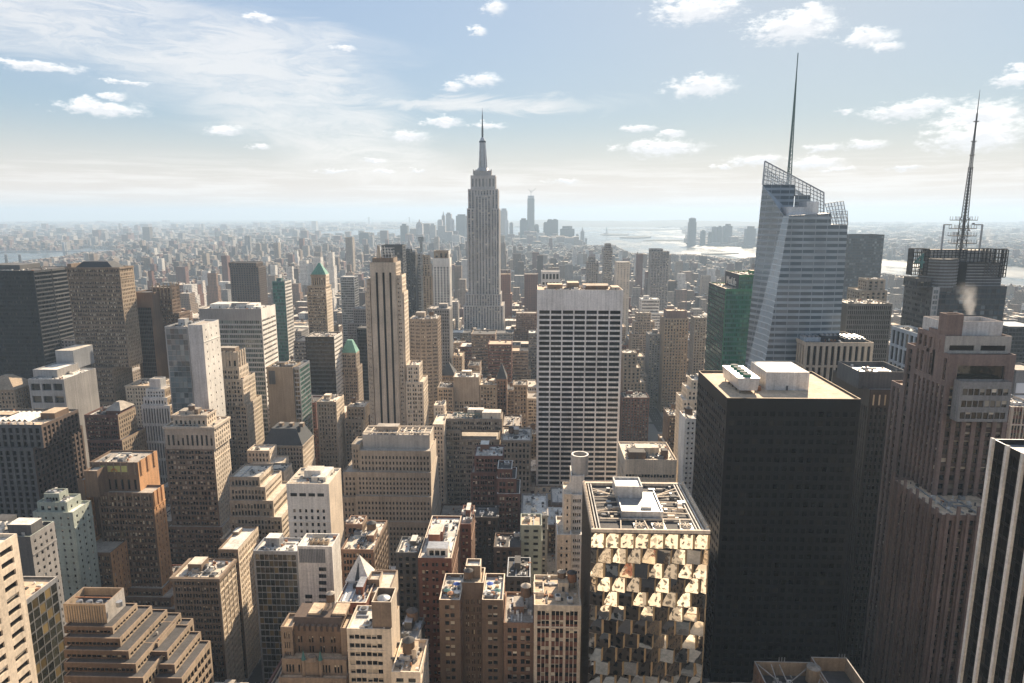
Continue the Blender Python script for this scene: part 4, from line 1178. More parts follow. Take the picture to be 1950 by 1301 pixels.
rbk = st('pair', 'redbrick', 'g_lit', bay=4.3, ww=.62, fh=3.5, wh=.5)
b = Bld('apartment_building', 'tall red brick building with a white glazed penthouse and a long cream roof', 'building', 272, rbk, st('pair', 'orangebrick', 'g_dark', bay=3.6), roof='roof_pale', vb=1240, cop='cream')  # orange brick side paints sunlight on the red brick
b.tiers([(796, 860, 1062, 42, 0)]); x0, x1, y0, y1, zt, _ = b.tops[0]
g = MB(); h = MB(); g.box('white', x0 + 3.4, x1 - 2, y0 + 2.5, y0 + 9, zt, zt + 4.2, top='steel')
for i in range(3):
    xx = x0 + 4.6 + i * 2.5; h.add('g_few', [[(xx, y0 + 2.45, zt + .9), (xx + 1.9, y0 + 2.45, zt + .9), (xx + 1.9, y0 + 2.45, zt + 3.2), (xx, y0 + 2.45, zt + 3.2)]])
b.part('penthouse', g, None, [('window', h)]); b.head(x0 + 2.5, x0 + 7.6, y0 + 14, y0 + 24, zt, 5, 'redbrick', 'roof_light'); b.clutter(2.2, 0, 0); b.rect = (795, 885, 968, 1240); b.done()
B('apartment_building', 'red brick rear wing with a pale roof, right behind the white glazed penthouse', 'building', 308, rbk, [(874, 897, 998, 22, 0)], side=st('pair', 'orangebrick', 'g_dark'), roof='roof_pale', vb=1080, cl=1.4)
B('office_building', 'dark narrow block with a tangled white roof, left of the tall red brick building', 'building', 292, st('punch', 'darkgrey', 'g_few'), [(753, 797, 1052, 16, 0)], roof='roof_pale', vb=1160, cl=2.6)

ab = st('pair', 'brown', 'g_lit', bay=4.6, ww=.56, fh=3.4, wh=.5)
b = Bld('apartment_building', 'brown brick apartment house with a deep light court and a furnished cream roof terrace', 'building', 243, ab, st('pair', 'orangebrick', 'g_few'), roof='roof_pale', cop='cream')
b.tiers([(836, 876, 1142, 20, 0, dict(ph=1.6))]); b.tiers([(918, 958, 1142, 20, 0, dict(ph=1.6))])
xa = b.tops[0][1]; xb = b.tops[1][0]; zt = b.tops[0][4]
b.tier(xa + .02, xb - .02, 251, 263, 0, zt + 4.5, front=st('pair', 'brown', 'g_lit', bay=2.5, ww=.5, fh=3.4, top=7), left=None, right=None, roof='roof_tan')
b.tier(xa + 1, xb - 1.6, 256, 262, zt + 3, zt + 9, front='tan', left='tan', right='cream')
for i, (m_, fx, fy) in enumerate((('blue', .3, .55), ('teal', .7, .3), ('darkgrey', .65, .6), ('rust', .5, .2), ('white', .2, .25))):
    for t in (0, 1):
        g = MB(); b.part('terrace_table', g, m_ + ' parasol over a round table' if m_ in ('blue', 'white') else None)
        x0, x1, y0, y1, z, _ = b.tops[t]; cx, cy = x0 + (x1 - x0) * (fx if t else 1 - fx), y0 + (y1 - y0) * fy
        g.cyl('roof_tan', cx, cy, z, z + .75, .8, .8, 10); g.cyl(m_, cx, cy, z + 2.1, z + 2.7, 1.5, .1, 8); g.bar('white', (cx, cy, z + .7), (cx, cy, z + 2.2), .07)
b.tank(xa + 2.4, 253.6, zt + 4.5, 1.9, 3.0, legs=.8); b.clutter(.8, 0, 0); b.clutter(.8, 0, 1); b.rect = (835, 962, 1080, 1301); b.done()
b = B('apartment_building', 'low brick building with one tall dark water tank, right of the light-court house', 'building', 238, st('pair', 'orangebrick', 'g_lit'), [(959, 1017, 1186, 22, 0)], roof='roof_mid', finish=False)
x0, x1, y0, y1, zt, _ = b.tops[0]; b.tank(x0 + 8.5, y0 + 13, zt, 2.1, 4.2, legs=5); b.clutter(1.2, 0, 0); b.done()
b = B('loft_building', 'brick loft with cream bands and wide windows, left of the faceted tower', 'building', 234, st('loft', 'cream', 'g_lit', 'redbrick', bay=5, fh=3.7, wh=.5, ww=.82, spo=-.05),
      [(1016, 1036, 1128, 8, 8, dict(front='cream')), (1017, 1107, 1152, 22, 0)], side='redbrick', roof='roof_tan', finish=False)
x0, x1, y0, y1, zt, _ = b.tops[1]; b.tank(x0 + 15, y0 + 15, zt, 1.9, 3.6, 'rust'); b.tank(x0 + 11, y0 + 16, zt, 1.7, 3.4); b.clutter(1.2, 0, 1); b.done()
b = Bld('apartment_building', 'slim cream tower with open balconies and a big round roof drum, beside the faceted tower', 'building', 300, st('ribbon', 'whitestone', 'g_few', bay=6, fh=3.3, wh=.56, rec=1.2), 'cream', roof='roof_light', vb=1110, cop='white')
b.tiers([(1088, 1113, 906, 13, 5, dict(front='whitestone')), (1088.1, 1110, 942, 17, 3), (1074, 1088, 941, 15, 1.5, dict(front=st('small', 'cream', 'g_few', bay=3.2))), (1088.1, 1108, 1018, 24, -1.5), (1061, 1088, 1018, 20, -3, dict(front=st('small', 'cream', 'g_few', bay=3.2, ww=.36)))])
x0, x1, y0, y1, zt, _ = b.tops[0]; cx, cy = (x0 + x1) / 2 + 1.2, y0 + 5.2
g = MB(); n = 28
for i in range(n):
    a, c = 2 * math.pi * i / n, 2 * math.pi * (i + 1) / n
    for r_, z0_, z1_ in ((4.0, zt, zt + 10), (3.4, zt + 5, zt + 10)):
        g.add('concrete', [[(cx + r_ * math.cos(a), cy + r_ * math.sin(a), z0_), (cx + r_ * math.cos(c), cy + r_ * math.sin(c), z0_), (cx + r_ * math.cos(c), cy + r_ * math.sin(c), z1_), (cx + r_ * math.cos(a), cy + r_ * math.sin(a), z1_)]])
    g.add('white', [[(cx + 4.1 * math.cos(a), cy + 4.1 * math.sin(a), zt + 10.02), (cx + 4.1 * math.cos(c), cy + 4.1 * math.sin(c), zt + 10.02), (cx + 3.3 * math.cos(c), cy + 3.3 * math.sin(c), zt + 10.02), (cx + 3.3 * math.cos(a), cy + 3.3 * math.sin(a), zt + 10.02)]])
g.cyl('darkgrey', cx, cy, zt + 5, zt + 5.2, 3.4); b.part('roof_drum', g)
b.clutter(.8, 0, 2); b.rect = (1060, 1120, 864, 1110); b.done()
b = B('office_building', 'small pale green facade with arched windows sunk among dark courtyards', 'building', 330, st('small', 'palegreen', 'g_black', bay=4, ww=.5), [(991, 1032, 1000, 14, 0)], roof='roof_tan', vb=1030, cl=.8)
B('apartment_building', 'dark red brick block with a white cluttered roof, before the long beige loft', 'building', 392, st('trip', 'darkred', 'g_few'), [(903, 958, 868, 20, 2), (897, 945, 900, 16, -1)], roof='roof_pale', vb=1000, cl=2.2)
B('apartment_building', 'narrow dark red brick block edged with white copings in three steps', 'building', 372, st('pair', 'darkred', 'g_lit'), [(947, 975, 893, 14, 4), (946, 983, 911, 18, 2), (947, 990, 940, 22, 0)], roof='roof_tar', vb=1030, cop='white', cl=.4)
B('apartment_building', 'very dark flat block deep in shadow, below the dark red brick pair', 'building', 345, st('punch', 'bronze', 'g_few'), [(898, 948, 985, 16, 0)], roof='roof_tar', vb=1090, cl=.7)
B('apartment_building', 'dark brown block with a sunken court, between the shadowed block and the pale green facade', 'building', 322, st('punch', 'darkbrown', 'g_few'), [(940, 992, 1042, 16, 0)], roof='roof_tar', vb=1120, cl=.8)
B('apartment_building', 'low grey house with a white-railed roof, behind the tall dark water tank', 'building', 286, st('punch', 'darkgrey', 'g_few'), [(965, 1010, 1098, 18, 0)], roof='roof_tar', vb=1150, cop='steel', cl=1.2)

# ---------------------------------------------------------------- centre and right
# white grid slab
b = Bld('office_tower', 'white travertine slab with seven bays of dark windows, right of centre', 'tower', 512, st('grid', 'travertine', 'g_black', bay=9.3, ww=.885, fh=4.05, wh=.66, rec=.7, top=15, edge=1.0), 'travertine', roof='roof_tan', vb=925, cop='cream')
b.tiers([(1023.5, 1187, 552, 36, 0)]); x0, x1, y0, y1, zt, _ = b.tops[0]
for (a, c, d, e_, h, m_) in ((.12, .3, .3, .6, 4, 'tan'), (.36, .5, .4, .8, 5, 'tan'), (.58, .84, .35, .7, 3, 'brown'), (.88, .97, .2, .6, 2.4, 'concrete')):
    b.head(x0 + (x1 - x0) * a, x0 + (x1 - x0) * c, y0 + 36 * d, y0 + 36 * e_, zt, h, m_, 'roof_tan')
b.clutter(1.2, 0, 0); b.rect = (1020, 1190, 540, 925); b.done()

# ----- the tallest tower with its mast
es = st('vert', 'esb', 'g_few', 'louver', bay=5.0, ww=.48, fh=4.0, wh=.6, rec=.8, spo=-.4)
b = Bld('skyscraper', 'tallest grey stone tower with a stepped top and a needle mast', 'skyscraper', 1235, es, st('vert', 'esb', 'g_grey', bay=4.6), roof='roof_mid', vb=628, ph=.8)
b.tiers([(901.5, 935.5, 325, 20, 14, dict(front='esb', left='esb', right='esb')), (896, 943.5, 334, 34, 8, dict(front=st('tall', 'esb', 'g_grey', bay=6, fh=20, wh=.6))), (891, 948.5, 360, 42, 5, dict(z0=at(900, 398, 1240)[1])), (889, 904, 397, 50, 0), (935, 950.5, 397, 50, 0), (904.2, 934.8, 372, 46, 3),
         (886, 953.5, 560, 56, -4), (882.5, 958.5, 582, 62, -8)])
x0, x1, y0, y1, zt, _ = b.tops[0]; cx, cy = (x0 + x1) / 2, (y0 + y1) / 2
_, z1_ = at(919, 320, cy); _, z2_ = at(919, 272, cy); _, z3_ = at(919, 264, cy); _, z4_ = at(919, 206, cy)
g = MB(); g.cyl('steel', cx, cy, zt, z1_, 13, 8.5, 16); g.cyl('steel', cx, cy, z1_, z2_, 6.4, 5.6, 16)
for i in range(4):
    a = math.pi / 4 + i * math.pi / 2
    g.add('esb', [[(cx + 5 * math.cos(a) + .6, cy + 5 * math.sin(a), z1_), (cx + 11 * math.cos(a) + .6, cy + 11 * math.sin(a), z1_ - 6), (cx + 6.6 * math.cos(a) + .6, cy + 6.6 * math.sin(a), z2_)]])
    g.bar('silver', (cx + 9 * math.cos(a), cy + 9 * math.sin(a), z1_ - 6), (cx + 6.2 * math.cos(a), cy + 6.2 * math.sin(a), z2_), 1.0)
g.cyl('slate', cx, cy, z2_, z2_ + 3, 6.2, 6.0, 16); g.cyl('steel', cx, cy, z2_ + 3, z3_ + 2, 5.2, 2.4, 16)
h = MB(); h.cyl('slate', cx, cy, z3_ + 2, z3_ + 22, 1.7, 1.5, 8); h.cyl('slate', cx, cy, z3_ + 22, z3_ + 40, 1.1, .8, 8); h.cyl('slate', cx, cy, z3_ + 40, z4_, .55, .15, 6)
for zz in (6, 12, 17, 24, 31):
    h.cyl('darkgrey', cx, cy, z3_ + zz, z3_ + zz + 1, 2.3 - zz * .03, n=8)
b.part('mooring_mast', g, None, [('antenna', h)])
g = MB()
for i in range(8):
    xx = x0 + (x1 - x0) * i / 7; g.box('esb', xx - .8, xx + .8, y0 - .9, y0 - .02, zt - 6, zt + 3)
b.part('parapet_pier', g); b.rect = (882, 960, 200, 628); b.done()

# ----- faceted tower
Yg = 226.0
b = Bld('office_tower', 'tower of folded mirror facets with an open white steel frame on its roof', 'tower', Yg, 'bronze', st('vert', 'bronze', 'g_gold', bay=2.6, ww=.6, fh=3.8, wh=.8), roof='roof_tar', cop='cream')
xa, zt = at(1127, 1018, Yg); xb, _ = at(1355, 1018, Yg); dp = 46.0
b.tier(xa, xb, Yg + 1.6, Yg + dp, 0, zt, front='bronze', right='bronze', ph=.2, roof='roof_tar')
g = MB(); nc, rh = 8, 5.6
cw = (xb - xa) / nc
rr = random.Random(5)
facets = []
for j in range(34):
    z1_ = zt - .3 - j * rh; z0_ = z1_ - rh
    if z0_ < 0:
        break
    off = -(cw / 2) * (j % 2)
    for i in range(nc + (j % 2)):
        flat = j == 0
        u0, u1 = max(xa, xa + off + i * cw), min(xb, xa + off + (i + 1) * cw)
        if u1 - u0 < .5:
            continue
        k = 1.15 + .25 * ((i + j) % 2); t = .15 if (i * 2 + j) % 7 in (1, 4) else -.78 + rr.uniform(-.06, .06); us_ = u1 - min(.9, (u1 - u0) * .3)
        if flat:
            k, t = .35, -.3
        f = MB()
        f.add('g_gem', [[(u0, Yg + 1.4, z0_ + .28), (us_, Yg + 1.4 - k, z0_ + .28), (us_, Yg + 1.4 - k - t, z1_), (u0, Yg + 1.4 - t, z1_)]])
        f.add('gemedge', [[(us_, Yg + 1.4 - k, z0_ + .28), (u1, Yg + 1.5, z0_ + .28), (u1, Yg + 1.5, z1_), (us_, Yg + 1.4 - k - t, z1_)]])
        f.add('roof_pale' if (i + j * 3) % 3 == 0 else 'g_gem', [[(u0, Yg + 1.5, z0_), (u1, Yg + 1.5, z0_), (us_, Yg + 1.4 - k, z0_ + .28), (u0, Yg + 1.4, z0_ + .28)]])
        f.add('bronze', [[(u0, Yg + 1.6, z1_), (u0, Yg + 1.4 - t, z1_), (us_, Yg + 1.4 - k - t, z1_), (u1, Yg + 1.5, z1_)]])
        facets.append(f)
WALLS['gemedge'] = (.60, .40, .20)  # golden colour paints the sun on the facets' return faces
rest = MB()
for i, f in enumerate(facets):
    if i < 96:
        b.part('mirror_facet', f)
    else:
        rest.parts += f.parts
b.gem_rest = rest
# roof: white rim, rails, braces, fans and the two silver boxes
g = MB(); wl = 3.0; zr = zt + 1.2; Ya, Yb = Yg + 1.6, Yg + dp
for (u0, u1, v0, v1) in ((xa, xb, Ya, Ya + 1.0), (xa, xb, Yb - 1.6, Yb), (xa, xa + 1.2, Ya + 1.0, Yb - 1.6), (xb - 1.2, xb, Ya + 1.0, Yb - 1.6)):
    g.box('cream', u0, u1, v0, v1, zt + .02, zr)
for (u0, u1) in ((xa + 1.9, xa + 2.3), (xa + 3.0, xa + 3.4), (xb - 3.4, xb - 3.0), (xb - 2.3, xb - 1.9), (xb - 4.6, xb - 4.2)):
    g.box('roof_pale', u0, u1, Ya + 1.01, Yb - 1.61, zt + .3, zt + 1.0)
for i in range(30):
    yy = Ya + 2 + i * 1.42
    g.box('cream', xa + .2, xa + .9, yy, yy + .5, zr + .01, zr + .6); g.box('cream', xb - .9, xb - .2, yy, yy + .7, zr + .01, zr + .8)
g.box('cream', xa + 4, xb - 4.7, Ya + 9.6, Ya + 10.2, zt + .2, zt + .9)
b.part('roof_rim', g)
bx0, bx1 = at(1184, 977, Yg + 13)[0], at(1263, 977, Yg + 13)[0]; bz = at(1184, 977, Yg + 13)[1]
g = MB(); g.box('silver', bx0, bx1, Yg + 13, Yg + 33, zt - .1, bz, top='steel'); t_ = .4
for (u0, u1, v0, v1) in ((bx0, bx1, Yg + 13, Yg + 13.4), (bx0, bx0 + .4, Yg + 13.4, Yg + 33), (bx1 - .4, bx1, Yg + 13.4, Yg + 33)):
    g.box('silver', u0, u1, v0, v1, bz, bz + .7)
g.box('white', bx0 + 8, bx0 + 11.5, Yg + 16, Yg + 18, bz + .004, bz + 1); b.part('plant_house', g)
g = MB(); ux0, ux1 = at(1172, 930, Yg + 27)[0], at(1224, 930, Yg + 27)[0]; uz = at(1172, 930, Yg + 27)[1]
g.box('silver', ux0, ux1, Yg + 27, Yg + 37, bz + .004, uz, top='silver')
for (u0, u1, v0, v1) in ((ux0, ux1, Yg + 27, Yg + 27.5), (ux0, ux0 + .5, Yg + 27.5, Yg + 37), (ux1 - .5, ux1, Yg + 27.5, Yg + 37), (ux0 + .5, ux1 - .5, Yg + 36.5, Yg + 37)):
    g.box('white', u0, u1, v0, v1, uz, uz + .8)
b.part('plant_house', g)
g = MB()
for f in (.16, .3, .46, .62, .78, .9):
    yy = Ya + 10 + (dp - 14) * f
    g.bar('cream', (xa + 3.6, yy + rr.uniform(-3, 3), zt + .7), (bx0, min(yy, Yg + 32), zt + .9), .3); g.bar('cream', (bx1, min(yy, Yg + 32), zt + .9), (xb - 4.4, yy + rr.uniform(-3.5, 2), zt + .7), .3)
for f in (.2, .36, .5, .66, .84):
    xx = xa + 4 + (xb - xa - 9) * f; g.bar('cream', (xx, Ya + 1, zt + .8), (xx + rr.uniform(-2, 2), Ya + 9.7, zt + .8), .28)
b.part('roof_brace', g)
g = MB(); rr2 = random.Random(9)
for i in range(70):
    xx, yy = rr2.uniform(xa + 5, xb - 6), rr2.uniform(Ya + 11, Yb - 3)
    if bx0 - 2 < xx < bx1 + .3 and yy < Yg + 38:
        continue
    g.box(rr2.choice(['steel', 'roof_pale', 'concrete', 'darkgrey', 'cream']), xx, xx + rr2.uniform(.6, 3), yy, yy + rr2.uniform(.5, 2), zt - .15, zt + rr2.uniform(.3, 1.6))
b.part('roof_plant', g)
for p in (1219, 1254, 1306):
    fx = at(p, 1008, Ya + 5)[0]; g = MB(); h = MB(); g.box('steel', fx - 2.4, fx + 2.4, Ya + 2.4, Ya + 7.4, zt - .1, zt + .5); g.cyl('roof_pale', fx, Ya + 4.9, zt + .51, zt + .9, 2.1, 2.1, 18, 'darkgrey')
    for k in range(8):
        a = k * math.pi / 4; h.bar('cream', (fx, Ya + 4.9, zt + 1.0), (fx + 2 * math.cos(a), Ya + 4.9 + 2 * math.sin(a), zt + 1.0), .2)
    b.part('cooling_fan', g, None, [('fan', h)])
b.rect = (1110, 1358, 910, 1301); b.done()
ge = b.gem_rest.build('facet_field', b.root, tuple(b.root.location), kind='stuff')

# ----- black slab with a tan roof
bk = st('grid', 'black', 'g_black', bay=3.4, ww=.62, fh=4.1, wh=.55, rec=.3, top=5)
b = Bld('office_tower', 'black steel slab with a sunlit tan roof and two grey plant boxes', 'tower', 281, bk, st('grid', 'black', 'g_grey', bay=3.4, ww=.7, fh=4.1, wh=.5, rec=.3, top=5), roof='roof_tan', cop='roof_tan', ph=.9)
b.tiers([(1385, 1640, 758, 51, 0)]); x0, x1, y0, y1, zt, _ = b.tops[0]
u0, w0 = at(1457, 707, 300); u1, _ = at(1538.5, 707, 300)
b.head(u0, u1, 298, 320, zt, w0 - zt, 'silver', 'roof_pale')
g = MB(); h = MB(); c0, cz = at(1405, 720, 291); c1, _ = at(1448, 720, 291); wd = (c1 - c0)
g.add('silver', [[(c0 + 1, 291, zt + 1.6), (c1 - 1, 291, zt + 1.6), (c1, 291, cz), (c0, 291, cz)], [(c0 + 1, 316, zt + 1.6), (c0 + 1, 291, zt + 1.6), (c0, 291, cz), (c0, 316, cz)], [(c1 - 1, 291, zt + 1.6), (c1 - 1, 316, zt + 1.6), (c1, 316, cz), (c1, 291, cz)],
                 [(c1 - 1, 316, zt + 1.6), (c0 + 1, 316, zt + 1.6), (c0, 316, cz), (c1, 316, cz)], [(c0, 291, cz), (c1, 291, cz), (c1, 316, cz), (c0, 316, cz)], [(c0 + 1, 291, zt + 1.6), (c0 + 1, 316, zt + 1.6), (c1 - 1, 316, zt + 1.6), (c1 - 1, 291, zt + 1.6)]])
for i in range(5):
    for k in (c0 + 1.6, c1 - 1.6):
        g.bar('darkgrey', (k, 292 + i * 5.6, zt), (k, 292 + i * 5.6, zt + 1.6), .25)
    h.cyl('green', (c0 + c1) / 2, 294 + i * 4.8, cz + .01, cz + 1.1, 1.9, 1.7, 12, 'darkgrey')
b.part('cooling_tower', g, None, [('fan', h)]); b.hvac(c1 + 1.4, 297, zt, 1.6, 3, 2.4, 'rust'); b.rect = (1320, 1645, 685, 1301); b.done()

b = Bld('office_tower', 'dark bronze tower with a square crown box and bright slots, behind the black slab', 'tower', 345, st('vert', 'bronze', 'g_bronze', bay=2.2, fh=3.9, top=9), roof='steel', cop='darkgrey', ph=1.6)
b.tiers([(1657, 1775, 742, 44, 0)]); b.tiers([(1637, 1731, 708, 26, 8, dict(front='darkgrey', left='darkgrey', right='darkgrey', ph=2.6))], z_floor=b.tops[0][4] - .01)
x0, x1, y0, y1, zt, _ = b.tops[0]
for i in range(6):
    g = MB(); p0, q0 = at(1661 + i * 11, 772, 344.97); p1, q1 = at(1666 + i * 11, 752, 344.97); g.add('g_slot', [[(p0, 344.95, q0), (p1, 344.95, q0), (p1, 344.95, q1), (p0, 344.95, q1)]]); b.part('window', g)
GLASS['g_slot'] = ((.6, .5, .32), (.8, .7, .5), .6, .25, .05, .6)
b.clutter(.4, 0, 1); b.rect = (1584, 1735, 688, 1301); b.done()

# ----- pink granite tower
pk = st('vert', 'pink', 'g_few', 'darkbrown', bay=4.6, ww=.58, fh=3.9, wh=.62, rec=.9, spo=-.5)
b = Bld('office_tower', 'pink granite tower with many thin piers, set-back top and a steaming silver cap', 'tower', 285, pk, st('vert', 'pink', 'g_few', 'darkbrown', bay=3.6, ww=.55, fh=3.9, wh=.62, rec=.9), roof='roof_tan', cop='pink')
bw = st('grid', 'pink', 'g_gold', bay=20, ww=.76, fh=10, wh=.75, rec=.8, top=4)
b.tiers([(1796, 1911, 612, 15, 9, dict(front='silver', left='silver', right='silver', ph=3))], z_floor=at(1800, 641, 292)[1])
b.tiers([(1801, 1928, 640, 21, 4, dict(front=st('grid', 'concrete', 'g_black', bay=16, ww=.8, fh=14, wh=.5, top=6)))], z_floor=at(1809, 676, 286)[1])
zq = at(1809, 727, 285)[1]
b.tiers([(1809, 1936, 675, 26, 0, dict(front=bw))], z_floor=zq)
x0, x1 = b.tops[-1][0], b.tops[-1][1]
b.tier(x0, x1, 285, 311, 0, zq, ph=0)
b.tier(x0, x0 + 18, 295.5, 302, zq, at(1764, 624, 301)[1]); b.tier(x0 - .02, x1, 311.02, 318, 0, at(1745, 660, 309)[1]); b.tier(x0 - .04, x1, 318.04, 328, 0, at(1728, 734, 318)[1])
b.tier(x0 - .03, x0 + 7, 290, 295.4, zq, at(1785, 597, 292)[1], front='pink', left='pink', right='pink')
b.tiers([(1831, 1928, 727, 5, -5.2, dict(z0=at(1831, 803, 280)[1], front=st('ribbon', 'grey', 'g_few', bay=9, fh=5, wh=.55, top=2), left='grey', right='grey'))])
b.tiers([(1794, 1930, 981, 40, -22)])
for (t, p_list) in ((-1, (1830, 1855, 1880, 1905)),):
    x0, x1, y0, y1, zt, _ = b.tops[t]
    for i in range(8):
        yy = y0 + 3 + (y1 - y0 - 6) * i / 7; g = MB(); b.part('granite_pier', g); g.box('pink', x0 - .9, x0 - .02, yy - .5, yy + .5, 0, zt + 3 + (i % 2) * 2)
    for i in range(7):
        xx = x0 + 2 + (x1 - x0 - 4) * i / 6; g = MB(); b.part('granite_pier', g); g.box('pink', xx - .6, xx + .6, y0 - .9, y0 - .02, 0, zt + 2 + (i % 2) * 3)
b.clutter(.5, 0, 0); b.clutter(.5, 0, -1); b.rect = (1663, 1940, 585, 1301); b.done()

# ----- black tower with white stripes at the right edge
b = Bld('office_tower', 'black glass tower with white vertical stripes, cut off by the right edge', 'tower', 110, 'black', roof='steel', cop='silver', ph=1.5)
xl, zt = at(1891, 836, 190)
gs = st('curtain', 'black', 'g_black', 'black', bay=2.0, ww=.9, fh=4, wh=.8, rec=.1)
b.tier(xl, xl + 46, 110, 190, 0, zt, front=gs, left=gs)
g = MB()
for i in range(14):
    g = MB(); b.part('stone_stripe', g)
    yy = 190 - .55 - i * 6.15
    if yy > 110:
        g.box('whitestone', xl - .8, xl - .02, yy - .55, yy + .55, 0, zt + .4)
for i in range(8):
    g = MB(); b.part('stone_stripe', g)
    xx = xl + .5 + i * 6.15; g.box('whitestone', xx - .55, xx + .55, 109.2, 109.98, 0, zt + .4)
b.clutter(.4, 0, 0); b.rect = (1835, 1950, 830, 1301); b.done()

b = Bld('office_building', 'low roof with an open steel frame and round tank, before the black slab', 'building', 212, st('punch', 'orangebrick', 'g_few'), roof='roof_tar', cop='concrete', ph=5.5)
xa, zt = at(1436, 1259, 231); xb, _ = at(1548, 1259, 231); xc, _ = at(1612, 1251, 233)
b.tier(xa, xb, 212, 231, 0, zt, front='buff'); b.tier(xb + .02, xc, 214, 233, 0, zt + .8, front='buff')
g = MB()
for (p, q) in (((xa + 1, 213), (xb - 1, 230)), ((xa + 1, 230), (xa + 9, 213)), ((xa + 4, 213), (xa + 6, 230)), ((xa + 8, 213), (xa + 9, 230)), ((xb - 7, 213), (xb - 1, 222))):
    g.bar('concrete', (*p, zt - .6), (*q, zt - .6), .22)
b.part('steel_frame', g); g = MB(); h = MB(); cx, cy = at(1550, 1268, 226)[0], 226
g.cyl('buff', cx, cy, zt - 4, zt + 1.5, 2.5, 2.4, 18); h.cyl('roof_mid', cx, cy, zt + 1.51, zt + 2.2, 2.5, .3, 18); b.part('water_tank', g, None, [('tank_roof', h)])
g = MB()
for i in range(3):
    g.bar('steel', (xa + 9 + i * 1, 230.6, zt), (xa + 9 + i * 1, 230.6, zt + 2), .18); g.bar('steel', (xc - 3 + i * 1, 232.4, zt + .8), (xc - 3 + i * 1, 232.4, zt + 2.6), .18)
b.part('vent_pipe', g); b.clutter(.6, 0, 0); b.rect = (1430, 1650, 1248, 1301); b.done()

# ----- pieces around the park
b = B('office_building', 'low beige building with dark roof machinery, right foot of the white grid slab', 'building', 428, st('ribbon', 'cream', 'g_few', bay=9, fh=7, wh=.3, top=8), [(1190, 1289, 875, 36, 0)], roof='roof_light', vb=915, finish=False)
x0, x1, y0, y1, zt, _ = b.tops[0]; b.head(x0 + 3, x0 + 14, y0 + 3, y0 + 12, zt, 5, 'brown', 'roof_tar'); b.head(x1 - 9, x1 - 5, y0 + 4, y0 + 9, zt, 6, 'brown', 'roof_tar'); b.clutter(3, 0, 0); b.clutter(2.5, 0, 0); b.done()
b = Bld('apartment_building', 'narrow white tower with a blank left side and punched windows, left of the black slab', 'building', 415, st('small', 'white', 'g_few', bay=2.6, ww=.42, fh=3.3), 'white', roof='roof_pale', vb=935)
b.tiers([(1305, 1352, 797, 17, 0)]); b.clutter(.8, 1, 0); b.rect = (1292, 1325, 778, 935); b.done()
B('office_building', 'stepped white and tan building climbing behind the narrow white tower', 'building', 520, st('punch', 'cream', 'g_few'), [(1318, 1350, 724, 16, 4), (1309, 1350, 741, 20, 1), (1300, 1350, 762, 24, -2)], roof='roof_pale', vb=790, cl=.6)
tw = st('vert', 'buff', 'g_few', bay=4, ww=.5, fh=4)
b = B('office_tower', 'tan pinstriped tower with a pink parapet cap, standing beyond the park', 'tower', 880, tw, [(1270, 1309, 592, 22, 4, dict(front='pink', left='pink', right='pink')), (1265, 1312, 606, 30, 0)], roof='roof_tan', vb=775, cl=.6)
B('office_building', 'dark brick block with a blue-lit roof shed, behind the bare park trees', 'building', 742, st('punch', 'redbrick', 'g_few', bay=3.4), [(1184, 1237, 757, 26, 0)], roof='roof_tar', vb=845, cl=2.4)
B('office_building', 'cream ribbed building stepping down to the right, right behind the white grid slab', 'building', 790, st('tall', 'beige', 'g_few', bay=4.5, fh=4), [(1186, 1213, 672, 20, 4), (1186, 1220, 700, 22, 2), (1186, 1229, 728, 24, 0)], roof='roof_light', vb=760, cl=.8)
B('office_building', 'stepped beige wedding-cake block above the cream ribbed building', 'building', 960, st('pair', 'beige', 'g_few', bay=5), [(1213, 1240, 596, 18, 4), (1208, 1247, 612, 22, 2), (1203, 1252, 636, 26, 0)], roof='roof_light', vb=670, cl=.6)
B('office_building', 'grey grid block between the wedding-cake block and the pinstriped tower', 'building', 900, st('punch', 'grey', 'g_lit', bay=3.4), [(1236, 1264, 637, 24, 0)], roof='roof_mid', vb=740, cl=1)
B('office_building', 'white banded office block, far behind the wedding-cake block', 'building', 1080, st('ribbon', 'white', 'g_few', fh=4.6), [(1222, 1256, 570, 26, 0), (1240, 1268, 596, 26, -4)], roof='roof_pale', vb=600, cl=1)
B('apartment_building', 'thin beige grid tower, left of the green glass tower', 'building', 830, st('punch', 'beige', 'g_few', bay=3.4), [(1323, 1346, 605, 22, 0)], roof='roof_mid', vb=700, cl=.4)

# ----- green glass tower with lettering
b = Bld('office_tower', 'emerald glass tower with white lettering on its dark upper flank', 'tower', 600, st('curtain', 'green', 'g_green', 'teal', fh=4.1, wh=.62), st('curtain', 'slate', 'g_green', 'slate', fh=4.1), roof='roof_tan', vb=700, cop='white')
b.tiers([(1382, 1452, 550, 58, 0)]); b.tiers([(1408, 1470, 523, 44, 6, dict(left='slate'))], z_floor=b.tops[0][4] - .01)
x0, x1, y0, y1, zt, _ = b.tops[1]
tm = text_mesh('MetLife', 10.0, 'white', .3)
tm.transform(Matrix(((0, 0, -1, x0 - .4), (-1, 0, 0, (y0 + y1) / 2), (0, 1, 0, zt - 10.0), (0, 0, 0, 1))))
b.clutter(1.2, 0, 1); b.clutter(.6, 0, 0); b.rect = (1340, 1435, 512, 700); b.done()
to = bpy.data.objects.new('sign_lettering', tm); C.objects.link(to); to.parent = b.root; to.location = -Vector(b.root.location)

